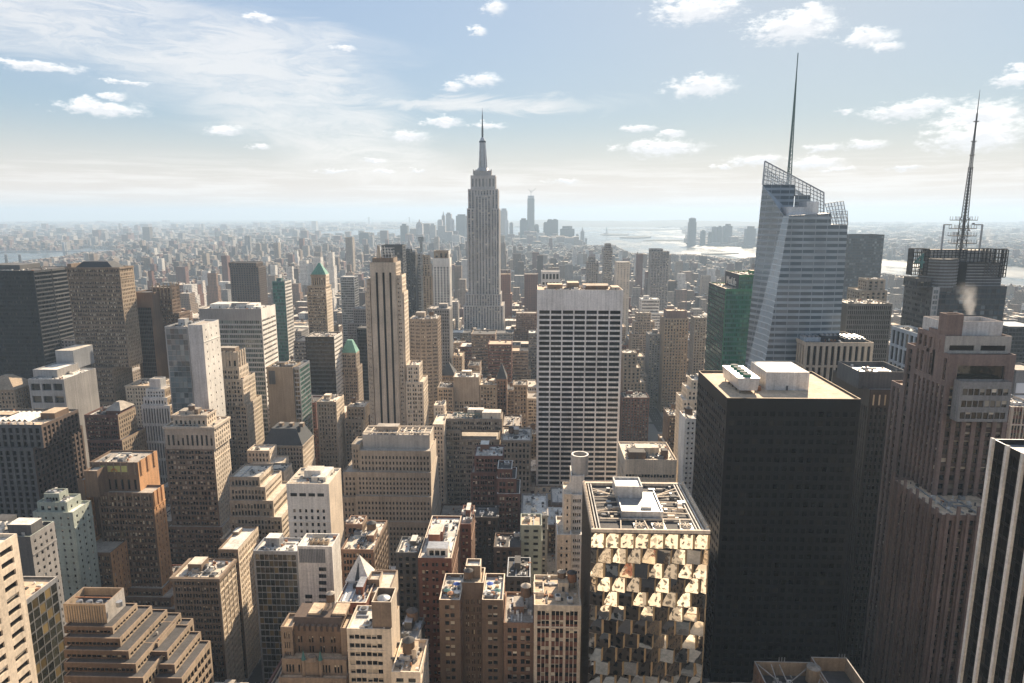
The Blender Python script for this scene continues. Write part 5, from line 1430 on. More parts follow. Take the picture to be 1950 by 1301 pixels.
# ----- pinstriped slab before the crystal tower
b = Bld('office_building', 'pale pinstriped slab with dark roof machinery, in front of the crystal tower', 'building', 478, st('vert', 'limestone', 'g_black', bay=4.3, ww=.52, fh=15, wh=.9, rec=1.0, spo=0, top=2), roof='slate', vb=720, cop='cream')
b.tiers([(1534, 1664, 652, 46, 0)]); x0, x1, y0, y1, zt, _ = b.tops[0]
for (a, c, d, e_, h) in ((.05, .3, .2, .5, 3), (.35, .6, .3, .7, 3.5), (.65, .95, .15, .5, 2.5)):
    g = MB(); u0, u1, v0, v1 = x0 + (x1 - x0) * a, x0 + (x1 - x0) * c, y0 + 46 * d, y0 + 46 * e_
    g.box('paleblue' if a < .1 else 'slate', u0, u1, v0, v1, zt, zt + h, top='steel')
    for i in range(4):
        g.box('steel', u0 + (u1 - u0) * (i + .2) / 4, u0 + (u1 - u0) * (i + .7) / 4, v0 + 1, v1 - 1, zt + h + .01, zt + h + 1)
    b.part('cooling_unit', g)
b.clutter(1.2, 0, 0); b.rect = (1488, 1668, 628, 720); b.done()

# ----- crystal tower
Yc = 500
b = Bld('skyscraper', 'faceted pale glass tower with sloping lattice crowns and a tall spire', 'skyscraper', Yc, st('ribbon', 'paleblue', 'g_pale', 'steel', bay=6, fh=4.2, wh=.5, rec=.15), roof='steel', vb=690)
gs = b.style
Pp = lambda px, py, Y: (at(px, py, Y)[0], Y, at(px, py, Y)[1])


def ext(p, q, z=0.0):           # carry the edge p->q on down to height z
    t = (z - p[2]) / (q[2] - p[2])
    return tuple(p[i] + (q[i] - p[i]) * t for i in range(3))


A0, A1 = Pp(1456.5, 307, 540), ext(Pp(1456.5, 307, 540), Pp(1420, 680, 528))
B0, B1 = Pp(1569, 367, 540), Pp(1569, 410, 540)
F0, F1 = Pp(1503, 411, Yc), ext(Pp(1503, 411, Yc), Pp(1459, 677, Yc - 6))
G0 = Pp(1582, 406, Yc); H0 = Pp(1614.5, 428, Yc); H1 = (H0[0] + 1, Yc - 6, 0)
S0, S1 = Pp(1492, 410, Yc + 14), ext(Pp(1492, 410, Yc + 14), Pp(1428, 677, 520))
G1 = Pp(1582, 428, Yc)
m_ = MB()
G1 = (G1[0], G1[1], H0[2])
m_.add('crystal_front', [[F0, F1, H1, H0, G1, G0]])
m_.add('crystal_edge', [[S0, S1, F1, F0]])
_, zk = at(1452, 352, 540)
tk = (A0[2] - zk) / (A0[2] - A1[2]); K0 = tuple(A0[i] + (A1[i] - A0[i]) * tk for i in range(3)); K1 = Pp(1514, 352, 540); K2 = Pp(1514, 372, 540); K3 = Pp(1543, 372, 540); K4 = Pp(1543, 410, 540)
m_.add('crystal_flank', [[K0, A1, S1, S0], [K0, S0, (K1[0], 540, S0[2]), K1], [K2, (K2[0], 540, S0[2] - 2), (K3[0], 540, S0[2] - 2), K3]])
bk_ = lambda p, Y: (p[0], Y, p[2])
m_.add('crystal_front', [[H0, H1, (H1[0], 560, 0), (H0[0], 560, H0[2])]])
kb, ab_, a0b = K0[0] * 575 / 540 + 1, A1[0] * 575 / A1[1] + 1, A0[0] * 575 / 540 + 1
m_.add('crystal_flank', [[A1, K0, (kb, 575, K0[2]), (ab_, 575, 0)], [(ab_, 575, 0), (kb, 575, K0[2]), (H0[0], 575, H0[2]), (H1[0], 575, 0)]])
m_.add('steel', [[K0, K1, (K1[0], 575, K1[2]), (kb, 575, K0[2])], [K2, K3, (K3[0], 575, K3[2]), (K2[0], 575, K2[2])], [K1, K2, (K2[0], 575, K2[2]), (K1[0], 575, K1[2])], [F0, G0, (G0[0], 540, G0[2]), (F0[0], 540, F0[2])], [G1, H0, (H0[0], 560, H0[2]), (G1[0], 560, G1[2])], [G0, G1, (G1[0], 560, G1[2]), (G0[0], 560, G0[2])], [S0, F0, (F0[0], 540, F0[2]), (S0[0], 540, S0[2])]])
b.part('glass_body', m_)
g = MB()
lattice(g, 'steel', K0, (K1[0], 540, K0[2]), tuple(Pp(1514, 338, 540)), A0, 8, 5, .28)
lattice(g, 'steel', K2, K3, Pp(1543, 353, 540), Pp(1514, 338, 540), 4, 4, .28); lattice(g, 'steel', Pp(1543, 405, 540), B1, B0, Pp(1543, 353, 540), 4, 7, .28)
h = MB(); h.add('screen_glass', [[K0, (K1[0], 540, K0[2]), tuple(Pp(1514, 338, 540)), A0], [K2, K3, Pp(1543, 353, 540), Pp(1514, 338, 540)], [Pp(1543, 405, 540), B1, B0, Pp(1543, 353, 540)]])
h.add('screen_glass', [[(kb, 575, K0[2]), (B1[0], 575, K0[2] - 8), (B0[0], 575, B0[2] - 2), (a0b, 575, A0[2] - 3)]])
b.part('screen_pane', h)
g.bar('steel', A0, B0, .6); g.bar('steel', A0, K0, .6); g.bar('steel', B0, B1, .5)
lattice(g, 'steel', (kb, 575, K0[2]), (B1[0], 575, K0[2] - 8), (B0[0], 575, B0[2] - 2), (a0b, 575, A0[2] - 3), 10, 5, .28)
b.part('crown_screen', g, 'sloping steel and glass lattice')
g = MB(); lattice(g, 'steel', G1, H0, Pp(1606, 383, Yc + 4), Pp(1571, 388, Yc + 4), 6, 6, .26); lattice(g, 'steel', H0, (H0[0], 556, H0[2]), (H0[0] - .5, 556, H0[2] + 8), Pp(1613.5, 402, Yc), 6, 4, .26); b.part('crown_screen', g)
h = MB(); h.add('screen_glass', [[G1, H0, Pp(1606, 383, Yc + 4), Pp(1571, 388, Yc + 4)]]); b.part('screen_pane', h)
g = MB(); u0, w0 = at(1500, 394, 512); u1, w1 = at(1535, 409, 512); g.box('silver', u0, u1, 512, 526, w1 - 2, w0); u2, w2 = at(1537, 384, 514); u3, _ = at(1560, 384, 514); g.box('silver', u2, u3, 514, 530, w1 - 2, w2); b.part('plant_house', g)
g = MB(); sx, sz0 = at(1502, 345, 556); _, sz1 = at(1503, 101, 556); sx1 = sx
for i in range(3):
    a = 2 * math.pi * i / 3
    g.bar('verdisteel', (sx + 2.0 * math.cos(a), 556 + 2.0 * math.sin(a), sz0 - 10), (sx, 556, sz1 - 12), .42)
n = 30
for k in range(n):
    t = k / n; zz = sz0 - 10 + (sz1 - sz0) * t; r_ = 2.0 * (1 - t) + .1
    pts = [(sx + r_ * math.cos(2 * math.pi * i / 3), 556 + r_ * math.sin(2 * math.pi * i / 3), zz) for i in range(3)]
    t2 = (k + 1) / n; r2_ = 2.0 * (1 - t2) + .1; z2 = sz0 - 10 + (sz1 - sz0) * t2
    for i in range(3):
        g.bar('verdisteel', pts[i], pts[(i + 1) % 3], .2); j = (i + 1) % 3
        g.bar('verdisteel', pts[i], (sx + r2_ * math.cos(2 * math.pi * j / 3), 556 + r2_ * math.sin(2 * math.pi * j / 3), z2), .18)
g.bar('verdisteel', (sx, 556, sz1 - 40), (sx, 556, sz1), .4); b.part('spire', g)
WALLS['verdisteel'] = (.10, .17, .16)
b.foot.append((A1[0], H1[0], Yc - 6, 575)); b.rect = (1418, 1618, 100, 690); b.done()

# ----- towers behind the crystal tower
B('office_tower', 'dark blue glass slab far behind, right of the crystal tower', 'tower', 1150, st('curtain', 'slate', 'g_blue', 'slate', bay=3.4, fh=4.4), [(1617, 1684.5, 447, 40, 0)], roof='roof_tar', vb=575)
B('office_building', 'beige stepped block above the grey pinstriped block', 'building', 650, st('punch', 'beige', 'g_few', bay=4.5), [(1652, 1687, 532, 18, 6), (1638, 1690, 553, 26, 0)], roof='roof_light', vb=580, cl=.5)
B('office_building', 'grey finely striped block, right of the crystal tower', 'building', 565, st('fins', 'grey', 'g_black', bay=1.6, fh=4), [(1614, 1700, 578, 30, 0)], roof='roof_light', vb=700, cl=.8)
B('office_building', 'white gridded block with a curved corner, left of the pink granite tower', 'building', 425, st('grid', 'paleblue', 'g_few', bay=5, ww=.7, fh=11, wh=.85, rec=.8), [(1752, 1790, 637, 34, 0)], roof='roof_light', vb=740, cl=.8)

# ----- tower with the lattice antenna
Yn = 505
b = Bld('skyscraper', 'dark tower with open square frames, a ribbed drum and a lattice antenna', 'skyscraper', Yn, st('ribbon', 'slate', 'g_few', 'darkgrey', bay=7, fh=4.2, wh=.6), st('ribbon', 'darkgrey', 'g_grey', bay=7, fh=4.2), roof='roof_mid', vb=680)
b.tiers([(1776, 1918, 545, 38, 8, dict(front=st('curtain', 'slate', 'g_blue', 'slate', bay=3.2, fh=4))), (1745, 1776, 530, 17, 6), (1777, 1790, 547, 8, 0, dict(front=st('curtain', 'steel', 'g_pale', 'steel')))])
zb = b.tops[0][4]; dx, dz1 = at(1808, 494, 512); _, dz0 = at(1808, 548, 512); r_ = (at(1841, 494, 512)[0] - at(1775, 494, 512)[0]) / 2
g = MB(); g.cyl('darkgrey', dx, 512 + r_, dz0 - 3, dz1, r_, r_, 28); h = MB()
for k in range(9):
    zz = dz0 + (dz1 - dz0) * k / 9; h.cyl('louver', dx, 512 + r_, zz, zz + 1.1, r_ + .35, r_ + .35, 28)
b.part('roof_drum', g, None, [('louver_ring', h)])
g = MB(); p0, q0 = at(1842, 500, 516); p1, q1 = at(1905, 545, 516); g.box('slate', p0, p1, 516, 545, q1 - 2, q0); g.box('grey', at(1795, 476, 520)[0], p1, 530, 548, zb, at(1795, 478, 520)[1], top='roof_mid')
for k in range(8):
    zz = q1 + (q0 - q1) * k / 8; g.box('louver', p0 + .3, p1 + .1, 515.7, 515.98, zz, zz + .9)
b.part('plant_house', g)
for (pl, pr, pt, pb, Y0, Y1) in ((1741, 1770, 474, 524, 500, 507), (1842, 1918, 474, 500, 506, 506.6), (1772, 1842, 476, 492, 507, 507.6), (1908, 1921, 476, 528, 500, 522)):
    g = MB(); xl_, zt_ = at(pl, pt, Y0); xr_, _ = at(pr, pt, Y0); _, zl_ = at(pl, pb, Y0); n = max(3, int((xr_ - xl_) / 2.6)); mrow = max(3, int((zt_ - zl_) / 2.6))
    lattice(g, 'black', (xl_, Y0, zl_), (xr_, Y0, zl_), (xr_, Y0, zt_), (xl_, Y0, zt_), n, mrow, .34)
    if Y1 - Y0 > 2:
        lattice(g, 'darkgrey', (xl_, Y0, zl_), (xl_, Y1, zl_), (xl_, Y1, zt_), (xl_, Y0, zt_), 7, mrow, .26); lattice(g, 'darkgrey', (xr_, Y0, zl_), (xr_, Y1, zl_), (xr_, Y1, zt_), (xr_, Y0, zt_), 7, mrow, .26)
        lattice(g, 'darkgrey', (xl_, Y1, zl_), (xr_, Y1, zl_), (xr_, Y1, zt_), (xl_, Y1, zt_), n, mrow, .26)
    b.part('sign_frame', g)
g = MB(); p0, q0 = at(1745, 480, 498); p1, q1 = at(1761, 511, 498)
tm = text_mesh('4', (q0 - q1) * 1.35, 'teal', .5); tm.transform(Matrix(((1, 0, 0, (p0 + p1) / 2), (0, 0, -1, 499), (0, 1, 0, q1), (0, 0, 0, 1)))); four = tm
# goalpost frame and antenna
g = MB(); yy = 530
for p in (1798, 1871):
    x_, z_ = at(p, 428, yy); g.bar('steel', (x_, yy, zb - 2), (x_, yy, z_), .7)
    g.bar('steel', (x_, yy, z_), (at(p + (14 if p < 1830 else -14), 428, yy)[0], yy, z_), .6)
b.part('goalpost_frame', g)
g = MB(); ax, az1 = at(1837, 415, yy); az0 = zb; _, az2 = at(1845, 320, yy); _, az3 = at(1852, 270, yy); _, az4 = at(1862, 171, yy)


def mast(g, x, y, z0, z1, w0, w1, m, r, n):
    for k in range(n):
        a, c = k / n, (k + 1) / n
        wa, wc = w0 + (w1 - w0) * a, w0 + (w1 - w0) * c
        za, zc = z0 + (z1 - z0) * a, z0 + (z1 - z0) * c
        ca = [(x - wa, y - wa, za), (x + wa, y - wa, za), (x + wa, y + wa, za), (x - wa, y + wa, za)]
        cc = [(x - wc, y - wc, zc), (x + wc, y - wc, zc), (x + wc, y + wc, zc), (x - wc, y + wc, zc)]
        for i in range(4):
            j = (i + 1) % 4
            g.bar(m, ca[i], cc[i], r); g.bar(m, ca[i], ca[j], r * .7); g.bar(m, ca[i], cc[j], r * .6)


g.cyl('darkgrey', ax, yy, az0, az2, .45, .4, 6); mast(g, ax, yy, az0, az1, 2.6, 2.0, 'darkgrey', .3, 8); mast(g, ax, yy, az1, az2, 1.6, .95, 'darkgrey', .26, 16); mast(g, ax, yy, az2, az3, .8, .6, 'darkgrey', .2, 10); g.cyl('darkgrey', ax, yy, az3, az3 + (az4 - az3) * .55, .75, .55, 8); g.cyl('darkgrey', ax, yy, az3 + (az4 - az3) * .55, az4, .4, .12, 6)
for zz in (az2, az2 + 9, az3, az3 + 14):
    g.cyl('grey', ax, yy, zz, zz + .5, 1.9, 1.9, 8)
h = MB()
for (p0, p1, q) in ((1815, 1855, 420), (1813, 1853, 436), (1811, 1853, 450), (1812, 1853, 464)):
    x_, z_ = at(p0, q, yy); x2_, _ = at(p1, q, yy); h.box('darkgrey', x_, x2_, yy - 4, yy + 4, z_, z_ + .5, bottom=True)
    for i in range(9):
        for y_ in (yy - 4, yy + 4):
            h.bar('darkgrey', (x_ + (x2_ - x_) * i / 8, y_, z_), (x_ + (x2_ - x_) * i / 8, y_, z_ + 3), .14)
for i, q in enumerate((428, 440, 455, 458)):
    x_, z_ = at(1846 - i * 9, q, yy); h.cyl('grey', x_, yy - 4.6, z_, z_ + 1.4, 1.3, .6, 10)
b.part('antenna', g, None, [('dish_platform', h)])
b.rect = (1720, 1925, 165, 680); b.done()
fo = bpy.data.objects.new('sign_numeral', four); C.objects.link(fo); fo.parent = b.root; fo.location = -Vector(b.root.location)

# ----- right edge beyond the pink tower
B('office_tower', 'plain dark blue block at the right edge behind the pink granite tower', 'tower', 640, st('curtain', 'slate', 'g_black', 'slate', bay=3), [(1921, 1990, 622, 40, 0)], roof='paleblue', vb=700)
b = B('billboard_building', 'building wrapped in pink, red and sky-blue screens at the right edge', 'building', 470, 'grey', [(1936, 1990, 705, 24, 0)], vb=760, finish=False)
x0, x1, y0, y1, zt, _ = b.tops[0]
for (m_, a, c, e0, e1) in (('screen_blue', .06, .9, .42, .95), ('screen_red', .05, .6, .2, .38), ('screen_pink', .3, .9, -.12, .16)):
    g = MB(); H_ = 40; g.box(m_, x0 + 20 * a, x0 + 20 * c, y0 - .6, y0 - .05, zt - H_ * e1, zt - H_ * e0); b.part('video_screen', g)
b.done()
B('office_building', 'low cream building with a bright cluttered roof, right edge above the black striped tower', 'building', 330, st('loft', 'cream', 'g_gold', 'redbrick'), [(1927, 1990, 775, 24, 0)], roof='roof_pale', vb=835, cl=2)
for k, c_ in (('screen_blue', (.25, .55, .75)), ('screen_red', (.7, .08, .06)), ('screen_pink', (.8, .35, .5))):
    m, t, bs = newmat(k)
    ps = t.n('NewGeometry').outputs['Position']; nz = t.n('TexNoise', i_Vector=ps, i_Scale=.35, i_Detail=3.0).outputs['Fac']
    t.link(t.mix(t.ramp(nz, .4, .65, 0, 1), c_, tuple(min(1, v * 1.5 + .15) for v in c_)), bs.inputs['Base Color'])
    bs.inputs['Emission Color'].default_value = (*c_, 1); bs.inputs['Emission Strength'].default_value = .35

# ----- single towers in the middle distance
T = [('office_tower', 'dark slab showing over the shoulder of the three-striped tower', 930, st('curtain', 'slate', 'g_grey', 'slate', bay=3.4), [(726, 766, 467, 26, 0)], 520, 'roof_tar'),
     ('office_tower', 'left and shorter-roofed of the two slim dark towers right of the three-striped tower', 1010, st('vert', 'darkgrey', 'g_few', bay=3.6), [(771, 781, 475, 18, 0)], 590, 'roof_mid'),
     ('office_tower', 'right one of the two slim dark towers right of the three-striped tower', 1000, st('vert', 'darkgrey', 'g_few', bay=3.6), [(781, 791, 481, 18, 0)], 590, 'roof_mid'),
     ('apartment_building', 'slim pale tower just right of the two slim dark towers', 1040, st('ribbon', 'steel', 'g_few', fh=4.4), [(792.5, 801, 482, 18, 0)], 590, 'roof_pale'),
     ('office_tower', 'stepped beige tower left of the bright blue-white tower', 1060, st('punch', 'beige', 'g_few', bay=4.6), [(804, 817, 486, 14, 4), (801, 820, 503, 18, 2), (799, 823, 525, 20, 0)], 590, 'roof_light'),
     ('apartment_building', 'bright white and pale blue striped tower with a tan crown', 990, st('vert', 'white', 'g_blue', bay=5, ww=.5, top=12), [(826, 854, 478, 20, 2, dict(front=st('vert', 'buff', 'g_few', bay=6, fh=10))), (824, 856, 492, 24, 0)], 585, 'roof_tan'),
     ('office_tower', 'dark round-shouldered tower with a banded front, right of the white grid slab', 1500, st('ribbon', 'grey', 'g_few', fh=5), [(1153, 1164, 464, 20, 3), (1150, 1167, 472, 26, 0)], 545, 'roof_tar'),
     ('office_tower', 'grey stepped tower above the white grid slab', 1450, st('vert', 'grey', 'g_few', bay=5), [(1121, 1134, 489, 16, 3), (1117, 1140, 499, 24, 0)], 545, 'roof_mid'),
     ('office_tower', 'blocky dark striped top rising over the left of the white grid slab', 1020, st('vert', 'silver', 'g_black', bay=5, ww=.65, fh=12), [(1031, 1066, 517, 28, 0)], 545, 'roof_mid'),
     ('apartment_building', 'warm white tower right above the white grid slab', 1330, st('small', 'cream', 'g_dark', bay=6), [(1174, 1200, 499, 28, 0)], 600, 'roof_pale'),
     ('office_tower', 'grey tower with a slanted top, rising alone before the harbour', 1500, st('pair', 'grey', 'g_few', bay=6), [(1239, 1263, 474, 24, 6), (1240, 1275, 479, 30, 0)], 575, 'roof_mid'),
     ('office_tower', 'grey glass slab between the green-roofed tower and the dark brown towers', 1050, st('curtain', 'steel', 'g_grey', 'steel', bay=3), [(648, 674, 527, 26, 0)], 585, 'roof_pale'),
     ]
for nm, lb, Y, sty, rows, vb, rf in T:
    B(nm, lb, 'tower' if 'tower' in nm else 'building', Y, sty, rows, roof=rf, vb=vb)
# far slim towers
b = B('clock_tower', 'far pale tower with a pointed pyramid and lantern', 'tower', 2250, st('punch', 'esb', 'g_few', bay=5), [(774, 783, 470, 20, 0)], vb=500, finish=False)
x0, x1, y0, y1, zt, _ = b.tops[0]; g = MB(); pyramid(g, 'esb', x0, x1, y0, y1, zt + 1, zt + 22, .25); g.cyl('esb', (x0 + x1) / 2, (y0 + y1) / 2, zt + 22, zt + 40, 2.6, .3, 8); b.part('pyramid_roof', g); b.done()
b = B('apartment_building', 'far needle-thin dark tower with a wider block at its head', 'building', 2300, st('curtain', 'slate', 'g_grey', 'slate', bay=4), [(796, 806, 451, 16, 0, dict(z0=at(796, 460, 2300)[1])), (799, 804, 460, 14, 1)], vb=510)

# ------------------------------------------------------------------ land and water
for k_, c_ in (('c_tan', 'tan'), ('c_brown', 'brown'), ('c_brick', 'redbrick'), ('c_grey', 'grey'), ('c_white', 'whitestone'), ('c_beige', 'beige'), ('c_dark', 'darkbrown'), ('c_orange', 'orangebrick')):
    PROC[k_] = (WALLS[c_], (.02, .021, .023), 3.7, 3.7, .45, .52)
WATER = {'bay': [(560, 444), (640, 440), (760, 436), (1000, 433), (1200, 433), (1300, 433.5), (1312, 449), (1312, 466), (1440, 472), (1500, 476), (1600, 485), (1700, 495), (1800, 500), (1950, 509), (2200, 524),
                 (2200, 572), (1950, 549), (1800, 536), (1700, 527), (1600, 513), (1500, 501), (1437, 493), (1400, 497), (1330, 488), (1200, 485), (1165, 468), (1117, 470), (1000, 455), (780, 455), (640, 452)],
         'river': [(-260, 482), (-60, 480), (60, 480.5), (110, 478), (150, 473.5), (212, 474), (212, 480), (150, 484), (120, 491), (70, 497), (0, 506), (-60, 514), (-260, 530)],
         'inlet': [(1600, 440), (2100, 441), (2100, 444.5), (1600, 442.5)]}
WPOLY = {k: np.array([ground(*p) for p in v]) for k, v in WATER.items()}


def inside(poly_, x, y):
    x, y = np.asarray(x), np.asarray(y)
    r = np.zeros(x.shape, bool)
    n = len(poly_)
    for i in range(n):
        x0, y0 = poly_[i]
        x1, y1 = poly_[(i + 1) % n]
        c = (y0 > y) != (y1 > y)
        with np.errstate(divide='ignore', invalid='ignore'):
            r ^= c & (x < (x1 - x0) * (y - y0) / (y1 - y0) + x0)
    return r


m, t, bs = newmat('ground')
ps = t.n('NewGeometry').outputs['Position']
a_ = t.n('TexNoise', i_Vector=ps, i_Scale=.004, i_Detail=8.0, i_Roughness=.7).outputs['Fac']
c_ = t.n('TexVoronoi', i_Vector=ps, i_Scale=.012).outputs['Distance']
t.link(t.mix(t.ramp(a_, .35, .65, 0, 1), (.045, .045, .045), (.13, .125, .11)), bs.inputs['Base Color'])
bs.inputs['Roughness'].default_value = .9
m, t, bs = newmat('asphalt')
ps = t.n('NewGeometry').outputs['Position']
a_ = t.n('TexNoise', i_Vector=ps, i_Scale=.3, i_Detail=6.0, i_Roughness=.7).outputs['Fac']
t.link(t.mix(t.ramp(a_, .3, .7, 0, 1), (.04, .04, .042), (.065, .064, .062)), bs.inputs['Base Color'])
bs.inputs['Roughness'].default_value = .85
m, t, bs = newmat('pavement')
bs.inputs['Base Color'].default_value = (.26, .25, .235, 1)
bs.inputs['Roughness'].default_value = .9
m, t, bs = newmat('paint')
bs.inputs['Base Color'].default_value = (.75, .74, .70, 1)
m, t, bs = newmat('water')
ps = t.n('NewGeometry').outputs['Position']
bs.inputs['Base Color'].default_value = (.03, .045, .05, 1)
bs.inputs['Roughness'].default_value = .22
bs.inputs['IOR'].default_value = 1.33
wv = t.n('TexNoise', i_Vector=t.vm('MULTIPLY', ps, (.004, .0012, 1)), i_Scale=1.0, i_Detail=5.0, i_Roughness=.6).outputs['Fac']
t.link(t.ramp(wv, .35, .7, .12, .42), bs.inputs['Roughness'])
n_ = t.n('TexNoise', i_Vector=ps, i_Scale=.05, i_Detail=3.0)
t.link(t.n('Bump', i_Strength=.25, i_Distance=1.0, i_Height=n_.outputs['Fac']).outputs[0], bs.inputs['Normal'])
m, t, bs = newmat('hill')
ps = t.n('NewGeometry').outputs['Position']
a_ = t.n('TexNoise', i_Vector=ps, i_Scale=.003, i_Detail=8.0, i_Roughness=.7).outputs['Fac']
t.link(t.mix(a_, (.03, .035, .028), (.08, .085, .07)), bs.inputs['Base Color'])
bs.inputs['Roughness'].default_value = .95

g = MB()
g.add('ground', [[(30000 * math.cos(a), 30000 * math.sin(a), 0) for a in [2 * math.pi * i / 96 for i in range(96)]]])
g.build('ground', kind='structure')
for k, p in WPOLY.items():
    g = MB()
    g.add('water', [[(x, y, .4) for x, y in p]])
    g.build({'bay': 'bay_water', 'river': 'river_water', 'inlet': 'inlet_water'}[k], kind='structure')
# islands and piers in the harbour
for nm, pts in (('island', [(1143, 448.2), (1150, 446), (1180, 446.3), (1198, 447.7), (1190, 448.8), (1160, 449)]), ('island', [(1180, 453.6), (1205, 450.6), (1236, 451), (1240, 453), (1215, 454.6)]),
                ('pier', [(1225, 459.2), (1250, 457.5), (1314, 458), (1314, 459.6)]), ('pier', [(1150, 437.6), (1250, 437), (1300, 437.6), (1255, 439.4), (1160, 438.6)]), ('pier', [(1335, 484.6), (1400, 483.2), (1408, 484.4), (1350, 486.2)])):
    g = MB(); P_ = [ground(*p) for p in pts]
    if sum(P_[i][0] * P_[(i + 1) % len(P_)][1] - P_[(i + 1) % len(P_)][0] * P_[i][1] for i in range(len(P_))) < 0:
        P_ = P_[::-1]
    g.prism('hill', P_, .3, 9 if nm == 'island' else 6); g.build(nm, kind='structure')
# low hills beyond the bay
g = MB(); rr = random.Random(2)
xs_ = np.linspace(-2600, 7200, 99); ys_ = np.linspace(13800, 19500, 14)
hgt = np.zeros((99, 14))
for i, x in enumerate(xs_):
    for j, y in enumerate(ys_):
        e = min(1, (x + 2600) / 2500) * min(1, max(0, (7200 - x) / 3500)) ** .7
        hgt[i, j] = max(0, math.sin(math.pi * j / 13)) ** .7 * e * (95 + 14 * math.sin(x * .0017 + 1) + 9 * math.sin(x * .0041) + 6 * math.sin(x * .011)) + .5
q = []
for i in range(98):
    for j in range(13):
        q.append([(xs_[i], ys_[j], hgt[i, j]), (xs_[i + 1], ys_[j], hgt[i + 1, j]), (xs_[i + 1], ys_[j + 1], hgt[i + 1, j + 1]), (xs_[i], ys_[j + 1], hgt[i, j + 1])])
g.add('hill', q); g.build('hills', kind='structure')

# ------------------------------------------------------------------ the street grid
AVE = [-1310, -1110, -910, -710, -560, -430, -292, -152, 161, 436, 711, 986, 1261, 1500]
ST0, STP = 110.0, 80.4
pav = MB(); mk = MB(); road = MB()
road.add('asphalt', [[(-1330, -60, .02), (1520, -60, .02), (1520, 2400, .02), (-1330, 2400, .02)]])
BLOCKS = []
for i in range(len(AVE) - 1):
    xa_, xb_ = AVE[i] + 12, AVE[i + 1] - 12
    for k in range(-1, 29):
        ya_, yb_ = ST0 + k * STP + 7, ST0 + (k + 1) * STP - 7
        pav.box('pavement', xa_ - 4, xb_ + 4, ya_ - 3, yb_ + 3, .03, .16)
        BLOCKS.append((xa_, xb_, ya_, yb_))
for a in AVE:
    for k in range(0, 24):
        y = ST0 + k * STP
        for d in (-3, 0, 3):
            for s_ in range(6):
                mk.add('paint', [[(a + d - .08, y + 8 + s_ * 11, .03), (a + d + .08, y + 8 + s_ * 11, .03), (a + d + .08, y + 13 + s_ * 11, .03), (a + d - .08, y + 13 + s_ * 11, .03)]])
road.build('road', kind='structure'); pav.build('pavement', kind='structure'); mk.build('road_markings', kind='structure')

# ------------------------------------------------------------------ ordinary buildings between the named ones
HEROES = [(b.rect, b.Y, b) for b in DONE if hasattr(b, 'rect')]
FOOT = [(f, b.Y) for b in DONE for f in b.foot]
rg = random.Random(41)
fill = []
PARK = (at(1180, 800, 700)[0] - 4, at(1296, 800, 700)[0] + 6, 610, 800)


def cap_height(x0, x1, y0, y1, h):
    p = [pix(x, y, z) for x in (x0, x1) for y in (y0, y1) for z in (0, h)]
    if any(v is None for v in p):
        return 0
    l, r_ = min(v[0] for v in p), max(v[0] for v in p)
    if r_ < -80 or l > 2030:
        return -1
    for rc, Y, b in HEROES:
        if Y > y0 - 2 and rc[0] < r_ and rc[1] > l:
            z = at(min(max((l + r_) / 2, 0), 1950), rc[3], y1)[1]
            h = min(h, z)
    lim = 592 if y0 < 1300 else 520
    if 1190 < (l + r_) / 2 < 1330 and y0 < 1300:
        lim = 640
    if (l + r_) / 2 > 1440:
        lim = max(lim, 600)
    h = min(h, at((l + r_) / 2, lim, y1)[1])
    return h


for (xa_, xb_, ya_, yb_) in BLOCKS:
    if yb_ < 100 or ya_ > 1640:
        continue
    for (y0, y1) in ((ya_, (ya_ + yb_) / 2 - .5), ((ya_ + yb_) / 2 + .5, yb_)):
        x = xa_
        while x < xb_ - 6:
            w_ = rg.uniform(11, 30) if rg.random() < .75 else rg.uniform(30, 48)
            x1 = min(xb_, x + w_)
            x0, x = x, x1 + .05
            if PARK[0] < x1 and PARK[1] > x0 and PARK[2] < y1 and PARK[3] > y0:
                continue
            cy = (y0 + y1) / 2
            base = 52 if cy < 900 else 46 if cy < 1300 else 30
            h = base * math.exp(rg.gauss(0, .42))
            if rg.random() < (.10 if cy < 1500 else .05):
                h *= rg.uniform(1.5, 2.2)
            h = max(12, h)
            yy1 = y1 - rg.uniform(0, 4)
            if any(f[0] < x1 - .3 and f[1] > x0 + .3 and f[2] < yy1 - .3 and f[3] > y0 + .3 for f, Y in FOOT):
                # slip into what is left of the lot, if anything
                ok = False
                for f, Y in FOOT:
                    if f[0] < x1 and f[1] > x0 and f[2] < yy1 and f[3] > y0:
                        if f[0] - x0 > 8:
                            x1 = f[0] - .3
                        elif x1 - f[1] > 8:
                            x0 = f[1] + .3
                        elif yy1 - f[3] > 9:
                            y0_ = f[3] + .3
                            y0 = max(y0, y0_) if y0_ < yy1 else y0
                if x1 - x0 < 7 or yy1 - y0 < 7 or any(f[0] < x1 - .1 and f[1] > x0 + .1 and f[2] < yy1 - .1 and f[3] > y0 + .1 for f, Y in FOOT):
                    continue
            hc = cap_height(x0, x1, y0, yy1, h)
            if hc < 7:
                continue
            fill.append([x0, x1, y0, yy1, hc])
            y0 = ya_ if y0 < (ya_ + yb_) / 2 - 1 else max(y0 if False else (ya_ + yb_) / 2 + .5, (ya_ + yb_) / 2 + .5)

# countable blocks further down the island
nr_ = np.random.default_rng(3)
far = {}
WMAT = ['c_tan', 'c_brown', 'c_brick', 'c_grey', 'c_beige', 'darkred', 'c_dark', 'concrete']
Wp = np.array([.15, .1, .12, .14, .14, .15, .08, .12])


